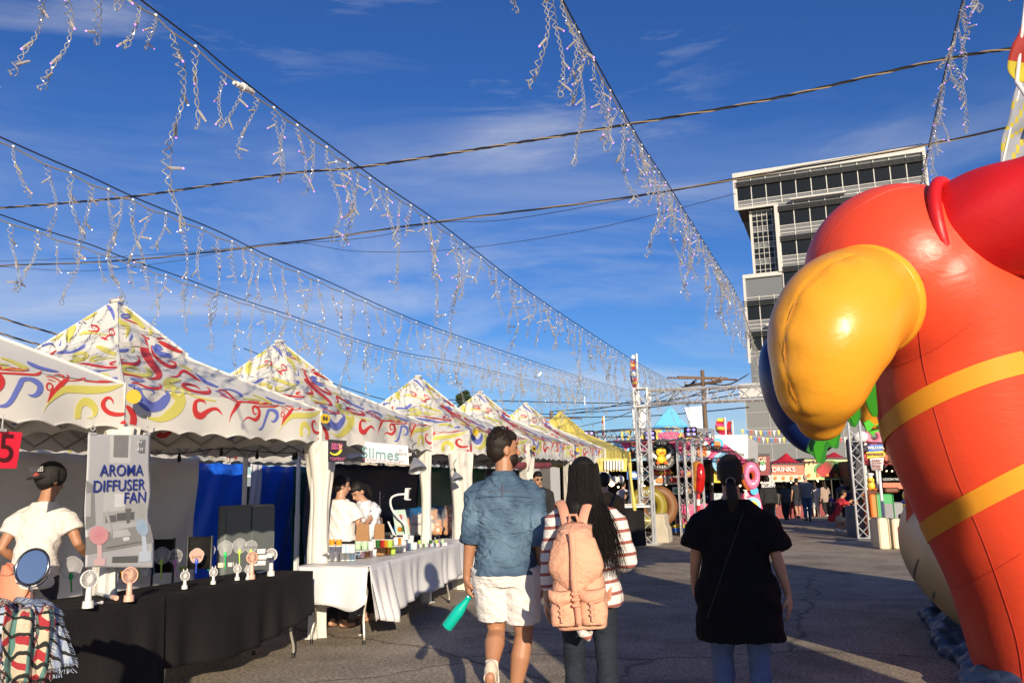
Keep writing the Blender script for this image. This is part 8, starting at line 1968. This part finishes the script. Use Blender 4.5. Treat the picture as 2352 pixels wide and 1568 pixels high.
tag(struct(MB().box(atf(1600,1112,75)+Vector((-10,0,.4)),(150,.6,3.0),rz=R(20.5)).build('wall_far',GRY,smooth=False)),None) if False else None
# distant low buildings that close the horizon
rg=random.Random(12)
for i in range(11):
    x=-150+i*150;d=70+rg.uniform(-8,12);a=atf(x,1100,d);m=MB();hh_=rg.uniform(2.6,4.4);ww=150*d/F*rg.uniform(.8,1.05);bx=thing('warehouse','low plain warehouse on the horizon, %s from the left end'%['first','second','third','fourth','fifth','sixth','seventh','eighth','ninth','tenth','eleventh'][i],'warehouse',vh(a),R(20.5),'low warehouses closing the horizon')
    m.box((0,0,hh_/2),(ww,9,hh_));m.build('wall',[GRY,C('wh_tan',(.35,.30,.25)),C('wh_blue',(.20,.24,.28))][i%3],bx,smooth=False,world=False);m=MB();m.box((0,0,hh_+.12),(ww+.3,9.3,.25));m.build('roof',WHT,bx,smooth=False,world=False)
    for j in range(3): m=MB();m.box((-ww*.3+j*ww*.3,-4.55,hh_*.4),(ww*.14,.12,hh_*.6));m.build('door',DK,bx,smooth=False,world=False)
# ---------------------------------------------------------------- distant people
def far_person(label,x,yfoot,yhead,heading,topc,botc,**k):
    p=atz(x,yfoot,0);d=(p-Vector((0,0,H))).dot(FW);h=(yfoot-yhead)*d/F*k.pop('hs',1);h=max(1.0,min(1.85,h))
    tp=dict(mat=cl('top_%s'%label.split()[0]+str(int(x)),topc),sleeve=k.pop('sleeve',.6),hem=k.pop('hem',.49),loose=k.pop('loose',.014));bt=dict(mat=cl('bot_'+str(int(x)),botc),len=k.pop('blen',1.95),loose=k.pop('bl',.010))
    ph=k.pop('ph',1);pose=k.pop('pose',dict(kneeL=(-.05,.03*ph,.285),ankleL=(-.045,-.07*ph,.06),kneeR=(.05,.03,.285),ankleR=(.045,.07*ph,.045)))
    t,J,HP=person(label,vh(p),heading,h,pose=pose,top=tp,bottom=bt,vox=.018,**k);return t,J,HP
SH=mat('shoe_white',(.7,.67,.62),.6);SB_=mat('shoe_black',(.02,.02,.02),.6)
t,J,HP=far_person('security guard in a black jacket lettered ARMOUR SECURITY, seen from behind',1770,1224,1093,R(14),(.014,.014,.015),(.012,.012,.013),sleeve=1.9,shoes=SB_,bw=1.08)
P=wm(t)@Vector((0,-.15,1.46));X=Vector((math.cos(R(14)),math.sin(R(14)),0));bk=Vector((math.sin(R(14)),-math.cos(R(14)),0))
for i,s in enumerate(('ARMOUR','SECURITY')): text('lettering',s,.105,t,wm(t)@Vector((0,-.165,1.43-i*.09)),X,(0,0,1),LW,.03,bold=.002,sx=.85)
clean(t)
PPL=[('woman in a dark print top and black trousers with white shoes beside the guard',1808,1201,1106,R(30),(.06,.06,.06),(.015,.015,.015),dict(hair=('pony',HBRN),shoes=SH)),
('man in a black T-shirt and dark shorts with bare calves in the queue',1835,1190,1098,R(20),(.02,.02,.025),(.03,.03,.04),dict(blen=.9,shoes=SB_)),
('grey-haired man in a grey vest with red sleeves and blue jeans',1857,1197,1090,R(10),(.24,.23,.21),(.07,.12,.20),dict(hair=('bald',HGRY),shoes=SB_,bw=1.12)),
('woman in a long white dress half hidden by the man in the grey vest',1876,1186,1106,R(-10),(.74,.72,.68),(.72,.70,.66),dict(hem=.25,sleeve=1.5,hair=('long',HBRN),shoes=SH)),
('woman in a pale patterned coat and black leggings left of the truss tower',1899,1187,1104,R(40),(.38,.28,.22),(.015,.015,.015),dict(hem=.40,sleeve=1.9,hair=('long',HBRN),shoes=SH)),
('child in a purple top standing behind the crouching man',1913,1198,1133,R(-60),(.22,.06,.32),(.05,.05,.08),dict(hair=('pony',HBLK),shoes=SH)),
('adult in a dark grey top beside the boy in the blue cap',1942,1205,1100,R(20),(.06,.07,.09),(.05,.06,.08),dict(hair=('short',HBLK),shoes=SB_)),
('boy in a blue cap and dark jacket left of the truss tower',1956,1205,1116,R(-30),(.03,.04,.10),(.03,.04,.08),dict(hair=('short',HBLK),sleeve=1.9,shoes=SH)),
('young woman in a black T-shirt with white print looking left by the round truss',1590,1222,1116,R(70),(.018,.018,.020),(.02,.02,.02),dict(hair=('pony',HBLK),shoes=mat('shoe_lime',(.6,.7,.2),.6),headyaw=R(40),face=True)),
('person in a grey hoodie and black shorts behind the concrete block',1521,1222,1108,R(-60),(.18,.20,.24),(.02,.02,.02),dict(sleeve=1.9,blen=.55,shoes=SH,ph=.2)),
('woman with long dark hair in a black vest top in front of the yellow tent',1455,1232,1106,R(20),(.02,.02,.02),(.03,.03,.04),dict(sleeve=.2,hair=('long',HBLK),shoes=SB_)),
('woman in a narrow striped top left of the one in the black vest top',1436,1228,1104,R(-20),(.55,.55,.60),(.04,.05,.09),dict(sleeve=1.6,hair=('short',HBRN),shoes=SB_)),
('man in a dark blue shirt behind the corn dog model',1632,1212,1108,R(10),(.03,.05,.16),(.03,.03,.04),dict(shoes=SB_)),
('person in olive with a black cap near the round truss towers',1480,1205,1110,R(60),(.12,.13,.05),(.04,.04,.04),dict(shoes=SB_)),
('shopper in a red jacket at the far end of the street behind the queue',1822,1180,1112,R(10),(.35,.03,.03),(.03,.03,.05),dict(shoes=SB_,sleeve=1.9)),
('shopper in a cream top at the watermelon stall counter',1886,1178,1110,R(0),(.60,.55,.45),(.05,.06,.10),dict(shoes=SB_)),
('shopper in teal at the drinks stall counter',1790,1180,1112,R(15),(.05,.22,.24),(.03,.03,.04),dict(shoes=SB_))]
for lb,x,yf,yh,hd,tc_,bc_,k in PPL:
    t,_,_=far_person(lb,x,yf,yh,hd,tc_,bc_,**k);clean(t)
# the man crouching with a backpack
p=atz(1925,1222,0);t,J,HP=person('man in a red T-shirt and beige shorts crouching with a black backpack',vh(p),R(-62),1.74,
 pose=dict(hipL=(-.055,-.06,.22),hipR=(.055,-.06,.22),kneeL=(-.10,.13,.30),kneeR=(.10,.15,.18),ankleL=(-.08,.03,.05),ankleR=(.08,-.02,.05),waist=(0,-.03,.32),chest=(0,.05,.44),neck=(0,.11,.54),head=(0,.15,.63),shL=(-.10,.09,.51),shR=(.10,.09,.51),elbowL=(-.12,.20,.42),wristL=(-.08,.28,.48),elbowR=(.12,.20,.40),wristR=(.08,.30,.46)),
 skin=SKINT,top=dict(mat=cl('red_tee',(.45,.02,.03)),sleeve=.6,hem=.47,loose=.014),bottom=dict(mat=cl('beige_shorts',(.42,.33,.22)),len=.95,loose=.014,waist=.60,name='shorts'),shoes=SH,hair=('short',HBLK),vox=.018,headpitch=R(-20));clean(t)
c=wm(t)@Vector((0,-.16,.68));m=MB();m.rbox(c,(.28,.20,.42),.07,rz=R(-62),rot=None);o=m.build('backpack',BLK);remesh(o,.02,3);tag(o,'black backpack on the back of the crouching man in red','backpack')
for s in(-1,1):
    pass
# brown jacket person behind the woman
p=atz(1398,1376,0);t,J,HP=person('person in a tan corduroy jacket with a dark shoulder bag strap, behind the striped blouse',vh(p),R(14),1.66,
 skin=SKIN,top=dict(mat=cl('tan_jacket',(.24,.13,.045)),sleeve=1.92,hem=.46,loose=.022,name='jacket',wr=.004),bottom=dict(mat=cl('dark_trousers2',(.03,.03,.035)),),shoes=SB_,hair=('short',HBLK),vox=.012,group='visitors walking away down the street')
m=MB();P=hug(t,t['_top'],[(.13-.02*i,0,1.36-.045*i) for i in range(12)],.004);m.tube(P,[(.02,.004)]*12,8);m.build('bag_strap',BLK,t,world=False);clean(t)
